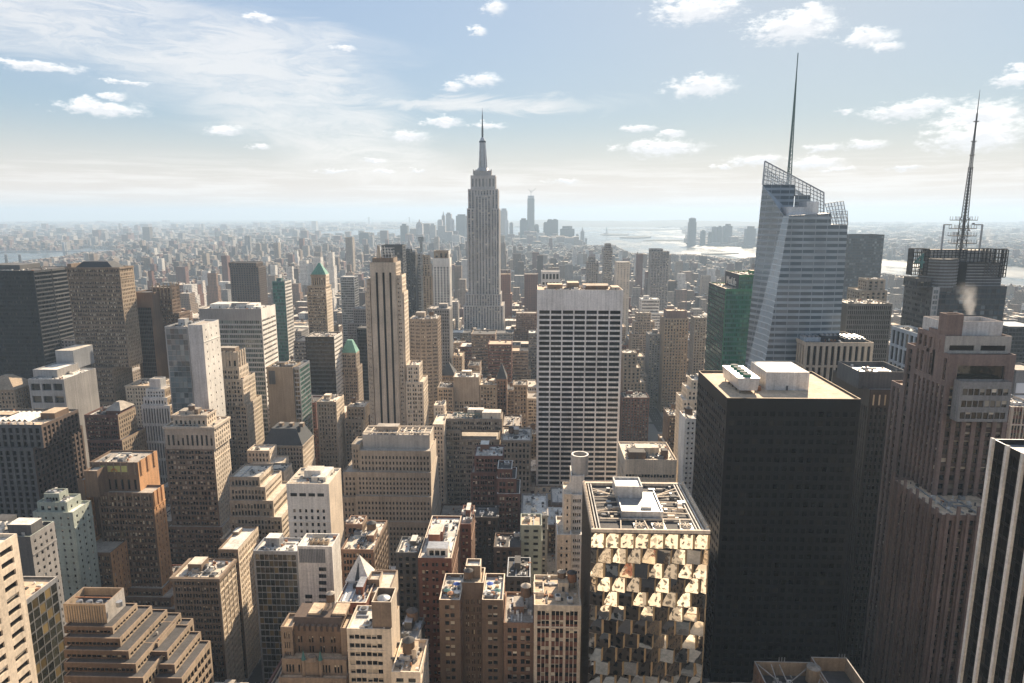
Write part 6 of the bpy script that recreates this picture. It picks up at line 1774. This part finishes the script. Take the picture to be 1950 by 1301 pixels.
SHORE_R = np.array([(1100, 472), (1117, 470), (1165, 468), (1200, 485), (1330, 488), (1400, 497), (1437, 493), (1500, 501), (1600, 513), (1700, 527), (1800, 536), (1950, 549), (2200, 572)]).T
SHORE_L = np.array([(-260, 530), (-60, 514), (0, 506), (70, 497), (120, 491), (150, 484), (212, 480)]).T


def scatter(n, px_lo, px_hi, Y0, Y1, hm, hs, wlo, whi, excl=True):
    Y = (Y0 ** .45 + (Y1 ** .45 - Y0 ** .45) * nr_.random(n)) ** (1 / .45)
    px_ = nr_.uniform(px_lo, px_hi, n)
    x = np.array([at(p, 430, y_)[0] for p, y_ in zip(px_, Y)])
    ok = np.ones(n, bool)
    for p in WPOLY.values():
        ok &= ~inside(p, x, Y)
    hills = (Y > 13500) & (x > -2600) & (x < 7200)
    ok &= ~hills
    # the water's edge: nothing standing in front of open water tall enough to hide it
    x, Y = x[ok], Y[ok]
    n = len(x)
    k = 1 + Y / 9000
    pp = np.array([pix(a, c, 0)[0] for a, c in zip(x, Y)])
    sh = np.where(pp > 1100, np.interp(pp, SHORE_R[0], SHORE_R[1]), np.where(pp < 215, np.interp(pp, SHORE_L[0], SHORE_L[1]), 400))
    base = np.array([pix(a, c, 0)[1] for a, c in zip(x, Y)])
    cap = np.array([at(p, s_ - 1.5, c)[1] for p, s_, c in zip(pp, sh, Y)])
    w_, d_ = nr_.uniform(wlo, whi, n) * k, nr_.uniform(wlo, whi, n) * k
    h = hm * np.exp(nr_.normal(0, hs, n))
    h = np.where(base > sh, np.minimum(h, np.maximum(cap, 4)), h)
    wi, ri = nr_.choice(8, n, p=Wp / Wp.sum()), nr_.choice(5, n, p=[.08, .18, .30, .30, .14])
    return x, Y, w_, d_, h, wi, ri
for args in ((5200, -60, 2010, 1640, 2450, 22, .45, 9, 21), (420, 250, 1500, 1640, 4600, 62, .32, 12, 26), (70, 520, 1300, 1640, 3200, 105, .18, 14, 24)):
    for x, Y, w_, d_, h, _a, _b in zip(*scatter(*args)):
        if not any(f[0] < x + w_ / 2 and f[1] > x - w_ / 2 and f[2] < Y + d_ and f[3] > Y for f, _y in FOOT):
            fill.append([x - w_ / 2, x + w_ / 2, Y, Y + d_, float(h)])

# which of them show, and how much: paint boxes far to near on a coarse picture
GW, GH = 488, 326
idb = np.full((GH, GW), -1, np.int32)


def hull(pts):
    pts = sorted(set(pts))
    def half(ps):
        o = []
        for p in ps:
            while len(o) > 1 and (o[-1][0] - o[-2][0]) * (p[1] - o[-2][1]) - (o[-1][1] - o[-2][1]) * (p[0] - o[-2][0]) <= 0:
                o.pop()
            o.append(p)
        return o[:-1]
    return half(pts) + half(pts[::-1])


boxes = [(f[0], f[1], f[2], f[3], f[4], i) for i, f in enumerate(fill)] + [(tp[0], tp[1], tp[2], tp[3], tp[4], -2) for b in DONE for tp in b.tops]
boxes.sort(key=lambda q_: -q_[2])
for (x0, x1, y0, y1, h, i) in boxes:
    p = [pix(x, y, z) for x in (x0, x1) for y in (y0, y1) for z in (0, h)]
    if any(v is None for v in p):
        continue
    hp = hull([(v[0] / 4, v[1] / 4) for v in p])
    l, r_ = max(0, int(min(v[0] for v in hp))), min(GW - 1, int(max(v[0] for v in hp)) + 1)
    tp, bt = max(0, int(min(v[1] for v in hp))), min(GH - 1, int(max(v[1] for v in hp)) + 1)
    if l > r_ or tp > bt:
        continue
    gx, gy = np.meshgrid(np.arange(l, r_ + 1) + .5, np.arange(tp, bt + 1) + .5)
    m_ = np.ones(gx.shape, bool)
    for k in range(len(hp)):
        (ax_, ay_), (bx_, by_) = hp[k], hp[(k + 1) % len(hp)]
        m_ &= (bx_ - ax_) * (gy - ay_) - (by_ - ay_) * (gx - ax_) >= 0
    idb[tp:bt + 1, l:r_ + 1][m_] = i
cnt = np.bincount(idb[idb >= 0].ravel(), minlength=len(fill))
order = sorted([i for i in range(len(fill)) if cnt[i] >= 2], key=lambda i: -cnt[i])[:N_IND if 'N_IND' in globals() else 290]
chosen = set(order)
cent = {}
ysx = np.argwhere(idb >= 0)
for (yy, xx) in ysx:
    i = int(idb[yy, xx])
    if i in chosen:
        c = cent.setdefault(i, [0, 0, 0]); c[0] += xx * 4; c[1] += yy * 4; c[2] += 1

KINDS = [('tan', 'tan'), ('brown', 'brown'), ('redbrick', 'red brick'), ('grey', 'grey'), ('whitestone', 'off-white'), ('beige', 'beige'), ('buff', 'sandy'), ('darkbrown', 'dark brown'), ('orangebrick', 'orange brick'), ('limestone', 'limestone'), ('cream', 'cream'), ('darkred', 'dark red')]
KW = [11, 12, 10, 14, 11, 10, 7, 11, 6, 8, 7, 6]
ROOFS = [('roof_pale', 'white roof'), ('roof_light', 'pale roof'), ('roof_mid', 'grey-brown roof'), ('roof_tar', 'black roof'), ('roof_tan', 'tan roof')]
PATS = [('pair', 'paired windows'), ('trip', 'windows in threes'), ('punch', 'single windows'), ('tall', 'tall narrow windows'), ('loft', 'broad loft windows'), ('ribbon', 'ribbon windows')]
LAND = {id(b): b.short for b in DONE if hasattr(b, 'short')}
SHORT = [(b, ' '.join(b.label.split(',')[0].split()[:5])) for b in DONE if hasattr(b, 'rect')]
for b, s_ in SHORT:
    wd = s_.split()
    while wd and wd[-1] in ('with', 'a', 'and', 'of', 'the', 'by', 'in', 'its', 'at', 'up', 'one', 'green', 'pale', 'big', 'square', 'deep', 'dark', 'over', 'round', 'seven', 'topped', 'crowned'):
        wd.pop()
    b.short = ' '.join(wd)
used = {}
stuff_ids = [i for i in range(len(fill)) if i not in chosen and cnt[i] > 0 or (i not in chosen and fill[i][2] < 1600)]
ORD = ['', 'second ', 'third ', 'fourth ', 'fifth ', 'sixth ', 'seventh ', 'eighth ', 'ninth ', 'tenth ', 'eleventh ', 'twelfth ']
near_count = {}
rows = []
for i in chosen:
    cx, cy, n = cent[i]
    cx, cy = cx / n, cy / n
    best = min(DONE, key=lambda b: 1e9 if not hasattr(b, 'rect') else math.hypot(max(b.rect[0] - cx, 0, cx - b.rect[1]), max(b.rect[2] - cy, 0, cy - min(b.rect[3], 1301))) + .15 * abs((b.rect[0] + b.rect[1]) / 2 - cx) + .1 * abs(fill[i][2] - b.Y))
    bx, by = (best.rect[0] + best.rect[1]) / 2, (best.rect[2] + best.rect[3]) / 2
    rows.append((i, cx, cy, best))
per = {}
for r_ in rows:
    per.setdefault(id(r_[3]), []).append(r_)
lab = {}
fr = random.Random(77)
spec = {}
for i in chosen:
    kd = fr.choices(range(len(KINDS)), KW)[0]
    spec[i] = (kd, fr.choices(range(5), (30, 28, 18, 12, 12))[0], fr.randrange(6), fr.random() < .3, fr.random())
for grp in per.values():
    seen = {}
    for (i, cx, cy, best) in sorted(grp, key=lambda r_: r_[1]):
        kd, rf, pt, tk, _ = spec[i]
        h = fill[i][4]
        size = 'low' if h < 28 else 'tall' if h > 75 else 'mid-height'
        bx = (best.rect[0] + best.rect[1]) / 2
        side = 'left of' if cx < best.rect[0] else 'right of' if cx > best.rect[1] else 'below' if cy > best.rect[3] - 20 else 'above' if cy < best.rect[2] + 20 else 'beside'
        key = (kd, rf, side)
        seen.setdefault(key, []).append(i)
        o_ = ORD[min(len(seen[key]) - 1, 11)]
        lab[i] = f"{o_}{size} {KINDS[kd][1]} {'tank-topped ' if tk else ''}block, {ROOFS[rf][1]}, {side} the {best.short}"
for i in order:
    x0, x1, y0, y1, h = fill[i]
    kd, rf, pt, tk, rnd = spec[i]
    wl = KINDS[kd][0]
    far = y0 > 1150
    b = Bld('loft_building' if PATS[pt][0] == 'loft' else 'apartment_building' if pt in (0, 2) else 'office_building', lab[i], 'building', y0,
            st(PATS[pt][0], wl, fr.choice(['g_dark', 'g_lit', 'g_few', 'g_dark'])) if not far else ('c_' + {'tan': 'tan', 'brown': 'brown', 'redbrick': 'brick', 'grey': 'grey', 'whitestone': 'white', 'beige': 'beige', 'buff': 'tan', 'darkbrown': 'dark', 'orangebrick': 'orange', 'limestone': 'beige', 'cream': 'white', 'darkred': 'brick'}[wl]),
            None if far else st('tall' if rnd < .5 else 'small', wl, 'g_dark'), roof=ROOFS[rf][0], group='ordinary midtown buildings')
    if h > 60 and rnd > .5 and x1 - x0 > 16:
        b.tier(x0 + 3, x1 - 3, y0 + 3, y1 - 3, h * .72, h, cornice=0)
        b.tier(x0, x1, y0, y1, 0, h * .72 + 1.1, cornice=.5 if rnd > .7 else 0)
    else:
        b.tier(x0, x1, y0, y1, 0, h, cornice=.5 if rnd < .4 and not far else 0)
    if y0 < 900:
        b.clutter(.9 if y0 < 500 else .5, 1 if tk else 0, 0, small=y0 < 600)
    elif tk or y0 < 1500:
        b.clutter(.5, 1 if tk else 0, 0, small=False)
    b.done()

# the countless rest of the town, too many to tell apart
rest = MB()
CM = ['c_tan', 'c_brown', 'c_brick', 'c_grey', 'c_white', 'c_beige', 'c_dark', 'c_orange']
RM = ['roof_pale', 'roof_light', 'roof_mid', 'roof_tar', 'roof_tan']
sr = random.Random(5)
for i in stuff_ids:
    x0, x1, y0, y1, h = fill[i]
    rest.box(sr.choices(CM, (3, 2, 2, 2, 2, 3, 2, 1))[0], x0, x1, y0, y1, 0, h, top=sr.choices(RM, (3, 4, 4, 3, 2))[0])
    if x1 - x0 > 9 and y1 - y0 > 9:
        a, c = sr.uniform(.15, .6), sr.uniform(.2, .6)
        rest.box(sr.choice(CM), x0 + (x1 - x0) * a, x0 + (x1 - x0) * (a + .25), y0 + (y1 - y0) * c, y0 + (y1 - y0) * (c + .3), h + .01, h + sr.uniform(2.5, 6), top=sr.choice(RM))
rest.build('city_blocks', kind='stuff')

# streets behind the viewpoint, seen only in the glass
bh = MB(); sr = random.Random(8)
bh.box('facing_stone', -75, 140, -60, -5, 0, 205, top='roof_light'); bh.box('facing_stone', -42, 30, -60, -5.01, 204, 255, top='roof_light')
for x in range(-620, 640, 46):
    for y in range(-520, -70, 80):
        bh.box(sr.choice(CM), x, x + sr.uniform(26, 42), y, y + sr.uniform(40, 64), 0, sr.uniform(50, 190), top='roof_mid')
for (y0, y1, hh) in ((114, 146, 88), (150, 184, 70), (36, 66, 150), (70, 102, 128)):
    x = -120
    while x < 150:
        w_ = sr.uniform(14, 30)
        bh.box(sr.choice(['c_white', 'c_white', 'c_white', 'c_beige', 'c_white', 'c_grey']), x, x + w_, y0, y1, 0, hh * sr.uniform(.72, 1.0), top='roof_light')
        x += w_ + .3
bh.build('city_blocks', kind='stuff')

# ------------------------------------------------------------------ the far town

def put(mb, x, Y, w_, d_, h, wi, ri):
    x0, x1, y0, y1 = x - w_ / 2, x + w_ / 2, Y, Y + d_
    z = np.zeros_like(h)

    def S(*pts):
        return np.stack([np.stack(p, 1) for p in pts], 1)
    walls_ = np.concatenate([S((x0, y0, z), (x1, y0, z), (x1, y0, h), (x0, y0, h)), S((x1, y0, z), (x1, y1, z), (x1, y1, h), (x1, y0, h)),
                             S((x0, y1, z), (x0, y0, z), (x0, y0, h), (x0, y1, h))])
    tops_ = S((x0, y0, h), (x1, y0, h), (x1, y1, h), (x0, y1, h))
    w3 = np.tile(wi, 3)
    for k in range(8):
        if (w3 == k).any():
            mb.add(WMAT[k], walls_[w3 == k])
    for k in range(5):
        if (ri == k).any():
            mb.add(RM[k], tops_[ri == k])


fc = MB()
_put0 = put


def put(mb, x, Y, w_, d_, h, wi, ri):
    _put0(mb, x, Y, w_, d_, h, wi, ri)
    s_ = (Y < 5200) & (h > 9)
    if s_.any():
        n = int(s_.sum())
        _put0(mb, x[s_] + w_[s_] * nr_.uniform(-.25, .25, n), Y[s_] + d_[s_] * nr_.uniform(.1, .5, n), w_[s_] * nr_.uniform(.2, .45, n), d_[s_] * .4, h[s_] + nr_.uniform(2, 6, n), nr_.integers(0, 8, n), nr_.choice(5, n, p=[.3, .3, .2, .1, .1]))


# the town between the last avenues and the lower end of the island
put(fc, *scatter(9000, -60, 2010, 2430, 3200, 21, .45, 9, 21))
put(fc, *scatter(26000, -60, 2010, 2800, 5600, 20, .45, 10, 25))
put(fc, *scatter(14000, -80, 2030, 5200, 9500, 14, .5, 18, 40))
put(fc, *scatter(700, -80, 900, 5200, 11000, 45, .4, 20, 40))
put(fc, *scatter(12000, -80, 2030, 9000, 20000, 12, .6, 26, 70))
# shoulders of the downtown cluster
put(fc, *scatter(150, 760, 1112, 5300, 6500, 70, .35, 30, 50))
put(fc, *scatter(70, 1312, 1440, 5700, 6600, 30, .4, 30, 50))
fc.build('distant_city', kind='stuff')

DT = [(762, 776, 430, 5400, 'slate', 'lone pale slab at the left end of the downtown skyline'), (792, 804, 427, 5500, 'esb', 'domed-looking block second from the left in the downtown skyline'), (818, 829, 429, 5700, 'grey', 'plain downtown block just left of the stepped cluster'),
      (833, 842, 420, 5900, 'esb', 'downtown tower with a stepped shoulder'), (841, 847, 411, 6000, 'grey', 'slim pointed downtown tower between two broader ones'), (849, 859, 407.5, 6100, 'grey', 'tallest of the downtown towers left of the great masted tower'), (856, 864, 418, 5950, 'esb', 'lower downtown block leaning on the tallest left one'),
      (868, 889, 411, 6000, 'slate', 'broad flat-topped downtown slab touching the great masted tower'), (953, 966, 401, 6000, 'grey', 'pale downtown tower just right of the great masted tower'), (961, 968, 420, 5900, 'esb', 'low step beside the pale downtown tower'), (970, 977, 425, 5900, 'grey', 'small downtown block standing alone with light on both sides'),
      (990, 1004, 419, 6000, 'slate', 'downtown block left of the unfinished highest tower'), (1018, 1026, 429, 6000, 'slate', 'downtown block right of the unfinished highest tower'), (1035, 1044, 425, 5900, 'slate', 'left lower half of the stepped downtown pair'), (1042, 1052, 420, 6000, 'slate', 'middle of the stepped downtown pair'), (1051, 1063, 418.5, 6100, 'slate', 'high right end of the stepped downtown pair'),
      (1067, 1094, 436, 5900, 'slate', 'wide low downtown mass with rounded corners'), (1097, 1102, 447, 5800, 'grey', 'short downtown block before the harbour light'), (1106, 1113, 441.5, 5800, 'grey', 'twin-topped slim tower at the right end of downtown'), (1114, 1118, 454, 5700, 'grey', 'last small block at the right end of downtown'),
      (1336, 1344, 440, 5750, 'slate', 'small far-shore block right of the lone far-shore tower'), (1350, 1356, 443, 5800, 'slate', 'thin low far-shore block'), (1358, 1366, 432.5, 5800, 'slate', 'left one of two twin far-shore towers'), (1368, 1376, 432.5, 5800, 'slate', 'right one of two twin far-shore towers'), (1380, 1395, 430.5, 5850, 'slate', 'broad arched far-shore tower right of the twins'), (1422, 1440, 436, 5500, 'slate', 'far-shore slab beside the crystal tower'),
      (225, 229, 426, 9400, 'grey', 'thin spire-like tower across the river at the left'), (255, 262, 430, 9000, 'redbrick', 'reddish block across the river at the left'), (383, 387, 427, 9400, 'grey', 'slim tower across the river, above the dark brown tower'), (418, 433, 430, 9000, 'grey', 'broad grey tower across the river'), (458, 464, 437, 8600, 'grey', 'short tower across the river right of the dark brown tower'),
      (683, 702, 445, 5200, 'slate', 'dark square block near the far bay, left of the three-striped tower'), (335, 341, 452, 7600, 'whitestone', 'pale block across the river left of the broad grey tower'), (300, 306, 455, 7200, 'grey', 'grey block across the river near the cream housing slabs')]
for i, (a, c, tp_, Y, m_, lb) in enumerate(DT):
    x0, z = at(a, tp_, Y); x1, _ = at(c, tp_, Y); g = MB(); r = random.Random(i)
    g.box(m_, x0, x1, Y, Y + min(60, (x1 - x0) * 1.2), 0, z)
    s_ = r.uniform(.2, .5); g.box(m_, x0 + (x1 - x0) * s_ * .5, x1 - (x1 - x0) * s_ * .5, Y + 6, Y + 30, z + .01, z + (x1 - x0) * r.uniform(.1, .3))
    if i in (1, 4, 18):
        g.cyl(m_, (x0 + x1) / 2, Y + 18, z + .02, z + 40, (x1 - x0) * .3, .5, 8)
    if i in (13, 16, 24):
        g.cyl(m_, (x0 + x1) / 2, Y + 18, z + .02, z + 9, (x1 - x0) * .42, (x1 - x0) * .3, 10)
    o = g.build('skyline_tower', None, ((x0 + x1) / 2, Y, 0)); tag(o, lb, 'tower', 'far skyline towers')
# highest unfinished tower downtown
x0, z = at(1003.6, 378, 6050); x1, _ = at(1018.5, 378, 6050)
ro = bpy.data.objects.new('skyscraper', None); C.objects.link(ro); ro.location = (x0, 6050, 0); tag(ro, 'unfinished highest downtown tower with cranes on top', 'skyscraper')
g = MB(); xm = (x0 + x1) / 2; w2 = (x1 - x0) / 2
ring = lambda s1, s2, zz: [(xm - w2 * s1, 6050 + w2 * (1 - s2), zz), (xm - w2 * s2, 6050 + w2 * (1 - s1), zz), (xm + w2 * s2, 6050 + w2 * (1 - s1), zz), (xm + w2 * s1, 6050 + w2 * (1 - s2), zz), (xm + w2 * s1, 6050 + w2 * (1 + s2), zz), (xm + w2 * s2, 6050 + w2 * (1 + s1), zz), (xm - w2 * s2, 6050 + w2 * (1 + s1), zz), (xm - w2 * s1, 6050 + w2 * (1 + s2), zz)]
lo, hi = ring(1.0, .98, 0), ring(.9, .5, z)
g.add('g_blue', [[lo[i], lo[(i + 1) % 8], hi[(i + 1) % 8], hi[i]] for i in range(8)]); g.add('steel', [hi]); g.build('glass_shaft', ro, (x0, 6050, 0))
g = MB(); g.box('steel', xm - w2 * .8, xm + w2 * .8, 6050 + w2 * .2, 6050 + w2 * 1.8, z + .01, z + 24); g.build('unfinished_floors', ro, (x0, 6050, 0))
g = MB(); g.bar('darkgrey', (xm, 6080, z), (xm, 6080, z + 70), 2.5); g.bar('darkgrey', (xm, 6080, z + 50), (xm + 40, 6080, z + 85), 1.8); g.bar('darkgrey', (xm, 6080, z + 50), (xm - 22, 6080, z + 80), 1.8); g.build('crane', ro, (x0, 6050, 0))
x0, z = at(1313, 416, 5650); x1, _ = at(1327, 416, 5650)
g = MB(); g.box('slate', x0, x1, 5650, 5700, 0, z * .86); g.box('slate', x0 + 5, x1 - 5, 5655, 5695, z * .86 + .01, z); g.box('steel', x0 + 14, x1 - 14, 5665, 5685, z + .01, z + 6)
tag(g.build('skyline_tower', None, (x0, 5650, 0)), 'tall lone blue-grey tower on the far shore of the harbour', 'tower', 'far skyline towers')
# cream housing slabs by the left river
for i, p in enumerate((285, 293, 303, 313, 322, 331, 340, 349, 358)):
    x0, z = at(p, 473 + (i * 7 % 5), 4500); x1, _ = at(p + 6.5, 473, 4500); g = MB(); g.box('cream' if i % 3 else 'concrete', x0, x1, 4500, 4540, 0, z); g.box('concrete', x0 + 6, x1 - 6, 4510, 4525, z + .01, z + 5)
    tag(g.build('housing_slab', None, (x0, 4500, 0)), ('leftmost', 'second from left', 'third from left', 'fourth from left', 'middle', 'fourth from right', 'third from right', 'second from right', 'rightmost')[i] + ' of the cream housing slabs beside the left river', 'building', 'housing slabs by the river')
# two chimneys and the bridges
for i, p in enumerate((11, 37)):
    x0, z = at(p, 486, 3000); g = MB(); g.cyl('darkgrey', x0, 3000, 0, z, 7.5, 5.2, 12); g.cyl('grey', x0, 3000, z + .01, z + 3, 5.6, 5.6, 12)
    tag(g.build('chimney', None, (x0, 3000, 0)), ('left' if i == 0 else 'right') + ' one of two dark chimneys before the left river', 'chimney', 'chimneys by the river')


def bridge(label, Y, towers, deck_y, ends, top_y, wt, m):
    ro = bpy.data.objects.new('suspension_bridge', None); C.objects.link(ro)
    xs__ = [at(p, deck_y, Y)[0] for p in towers]; zd = at(towers[0], deck_y, Y)[1]; zt = at(towers[0], top_y, Y)[1]
    ro.location = (xs__[0], Y, 0); tag(ro, label, 'bridge'); o_ = (xs__[0], Y, 0)
    e0, e1 = at(ends[0], deck_y, Y)[0], at(ends[1], deck_y, Y)[0]
    g = MB(); g.box(m, e0, e1, Y - 10, Y + 10, zd - 6, zd, bottom=True)
    for i in range(24):
        x = e0 + (e1 - e0) * i / 23
        g.box(m, x - 2, x + 2, Y - 8, Y + 8, 0, zd - 6.01) if not (min(xs__) - 420 < x < max(xs__) + 420) else None
    g.build('deck', ro, o_)
    for x in xs__:
        g = MB()
        for d in (-9, 9):
            g.box(m, x - wt, x + wt, Y + d - wt * .7, Y + d + wt * .7, 0, zt)
        g.box(m, x - wt * .8, x + wt * .8, Y - 9 + wt * .7, Y + 9 - wt * .7, zt - wt * 2.4, zt - .3, bottom=True); g.box(m, x - wt * .8, x + wt * .8, Y - 9 + wt * .7, Y + 9 - wt * .7, zd + 8, zd + 14, bottom=True)
        g.build('tower', ro, o_)
    g = MB()
    spans = [(xs__[0] - 420, zd, xs__[0], zt, 0)] + [(xs__[i], zt, xs__[i + 1], zt, (zt - zd) * .85) for i in range(len(xs__) - 1)] + [(xs__[-1], zt, xs__[-1] + 420, zd, 0)]
    for (xa_, za_, xb_, zb_, sag) in spans:
        pr = None
        for k in range(13):
            t = k / 12; q_ = (xa_ + (xb_ - xa_) * t, Y, za_ + (zb_ - za_) * t - sag * 4 * t * (1 - t))
            if pr:
                g.bar(m, pr, q_, wt * .18)
                if 0 < k < 12:
                    g.bar(m, q_, (q_[0], Y, zd), wt * .06)
            pr = q_
    g.build('cable', ro, o_)


bridge('grey suspension bridge over the left river with one tower in view', 4200, (-150, 124), 477.5, (-260, 214), 461, 7, 'steel')
bridge('faint far suspension bridge at the mouth of the bay', 17500, (703, 780), 431.5, (640, 840), 413.5, 14, 'slate')
# statue on its island
x0, y0 = ground(1155, 447); ro = bpy.data.objects.new('statue', None); C.objects.link(ro); ro.location = (x0, y0, 9); tag(ro, 'tiny statue with a raised arm on a harbour island', 'statue')
g = MB(); g.box('concrete', x0 - 28, x0 + 28, y0 - 28, y0 + 28, 9, 18); g.cyl('concrete', x0, y0, 18.01, 52, 11, 8, 4); g.build('pedestal', ro, (x0, y0, 9))
g = MB(); g.cyl('verdigris', x0, y0, 52.01, 80, 7.5, 4.5, 10); g.cyl('verdigris', x0, y0, 80, 86, 4.5, 2, 10); g.cyl('verdigris', x0, y0, 86, 92, 2.6, 2.4, 8); g.bar('verdigris', (x0 + 3, y0, 83), (x0 + 7, y0, 101), 1.6, 6); g.cyl('verdigris', x0 + 7, y0, 101, 105, 2, .3, 8); g.bar('verdigris', (x0 - 3, y0 - 2, 78), (x0 - 7, y0 - 3, 74), 1.8, 6); g.build('figure', ro, (x0, y0, 9))

# ------------------------------------------------------------------ bare trees in the park
def tree_mesh(seed):
    r = random.Random(seed); tr, cr = MB(), MB()
    def grow(p, d, L, rad_, lv):
        q = p + d * L
        (tr if lv < 2 else cr).bar('bark' if lv < 2 else 'twig', p, q, rad_, 5 if lv < 2 else 3)
        if lv >= 5:
            return
        for _ in range(3 if lv < 4 else 4):
            nd = (d + Vector((r.uniform(-1, 1), r.uniform(-1, 1), r.uniform(-.25, .7))) * .75).normalized()
            grow(q - d * L * r.uniform(0, .25), nd, L * r.uniform(.6, .8), max(.05, rad_ * .6), lv + 1)
    grow(Vector((0, 0, 0)), Vector((0, 0, 1)), 4.6, .38, 0)
    return tr.mesh('trunk'), cr.mesh('crown')


tms = [tree_mesh(s_) for s_ in (1, 2, 3)]
tr_ = random.Random(4); k = 0
pl = MB(); pl.add('pavement', [[(PARK[0], 612, .18), (PARK[1], 612, .18), (PARK[1], 798, .18), (PARK[0], 798, .18)]]); pl.build('park_path', kind='structure')
for row in range(5):
    for col in range(8):
        x, y = PARK[0] + 4 + (PARK[1] - PARK[0] - 8) * col / 7 + tr_.uniform(-1, 1), 640 + row * 22 + tr_.uniform(-2, 2)
        if any(f[0] - 3 < x < f[1] + 3 and f[2] - 3 < y < f[3] + 3 for f, Y in FOOT) or 3 <= col <= 4:
            continue
        o = bpy.data.objects.new('bare_tree', None); C.objects.link(o); o.location = (x, y, .18); o.rotation_euler.z = tr_.uniform(0, 6); s_ = tr_.uniform(.9, 1.25); o.scale = (s_, s_, s_)
        tag(o, 'bare brown tree in the small park beyond the low plant building', 'tree', 'bare park trees')
        for nm, me in zip(('trunk', 'crown'), tms[k % 3]):
            c = bpy.data.objects.new(nm, me); C.objects.link(c); c.parent = o
        k += 1

# ------------------------------------------------------------------ steam from the silver cap, and the air
def volume(key, col, dens, aniso, noise=None):
    m = bpy.data.materials.new(key); m.use_nodes = True; t = NT(m.node_tree); m.node_tree.nodes.clear(); _M[key] = m
    o = t.n('OutputMaterial'); v = t.n('VolumePrincipled'); v.inputs['Color'].default_value = (*col, 1); v.inputs['Anisotropy'].default_value = aniso
    v.inputs['Density'].default_value = dens; v.inputs['Density Attribute'].default_value = ''
    if noise:
        ps = t.n('NewGeometry').outputs['Position']; nf = t.n('TexNoise', i_Vector=ps, i_Scale=noise, i_Detail=5.0, i_Roughness=.65).outputs['Fac']
        t.link(t.ramp(nf, .46, .75, 0, dens), v.inputs['Density'])
    t.link(v.outputs[0], o.inputs['Volume'])
    return m


for (p, q, Y, dens) in ((1848, 600, 310, .22), (1886, 468, 540, .10)):
    x, z = at(p, q, Y)
    m = bpy.data.materials.new('steam'); m.use_nodes = True; t = NT(m.node_tree); m.node_tree.nodes.clear()
    key = 'steam_%d' % p; _M[key] = m
    o = t.n('OutputMaterial'); v = t.n('VolumePrincipled'); v.inputs['Color'].default_value = (.98, .96, .94, 1); v.inputs['Anisotropy'].default_value = .2; v.inputs['Density Attribute'].default_value = ''
    ps = t.n('NewGeometry').outputs['Position']
    c = t.n('SeparateXYZ', i_0=t.vm('SUBTRACT', ps, (x, Y, z))).outputs
    nf = t.n('TexNoise', i_Vector=t.vm('MULTIPLY', ps, (1, 1, .7)), i_Scale=.2, i_Detail=6.0, i_Roughness=.62, i_Distortion=.8).outputs['Fac']
    drift = t.m('MULTIPLY', c[2], -.28)
    dx = t.m('SUBTRACT', c[0], drift)
    rad_ = t.m('SQRT', t.m('ADD', t.m('MULTIPLY', dx, dx), t.m('MULTIPLY', c[1], c[1])))
    wid = t.m('ADD', 2.2, t.m('MULTIPLY', c[2], .3))
    core = t.m('SUBTRACT', 1.0, t.m('DIVIDE', rad_, wid))
    body = t.m('ADD', t.m('MULTIPLY', core, .9), t.m('MULTIPLY', t.m('SUBTRACT', nf, .5), 3.4))
    fade = t.ramp(c[2], 0, 15, 1.0, 0.0)
    t.link(t.m('MULTIPLY', t.m('MULTIPLY', t.ramp(body, .15, 1.1, 0, 1), fade), t.m('MULTIPLY', t.ramp(core, -.25, .25, 0, 1), dens)), v.inputs['Density'])
    t.link(v.outputs[0], o.inputs['Volume'])
    g = MB(); n, mm = 14, 6
    rings = [[(x - .28 * 23 * i / mm + (3.2 + 9 * i / mm) * math.cos(2 * math.pi * j / n), Y + (3.2 + 9 * i / mm) * math.sin(2 * math.pi * j / n), z + 23 * i / mm) for j in range(n)] for i in range(mm + 1)]
    for i in range(mm):
        g.add(key, [[rings[i][j], rings[i][(j + 1) % n], rings[i + 1][(j + 1) % n], rings[i + 1][j]] for j in range(n)])
    g.add(key, [rings[0][::-1]]); g.add(key, [rings[-1]])
    g.build('steam', kind='stuff')
volume('haze', (.60, .79, 1.0), 0.9e-4, .15)
g = MB(); g.box('haze', -31000, 31000, -31000, 31000, -1, 452, bottom=True); g.build('haze', kind='stuff')
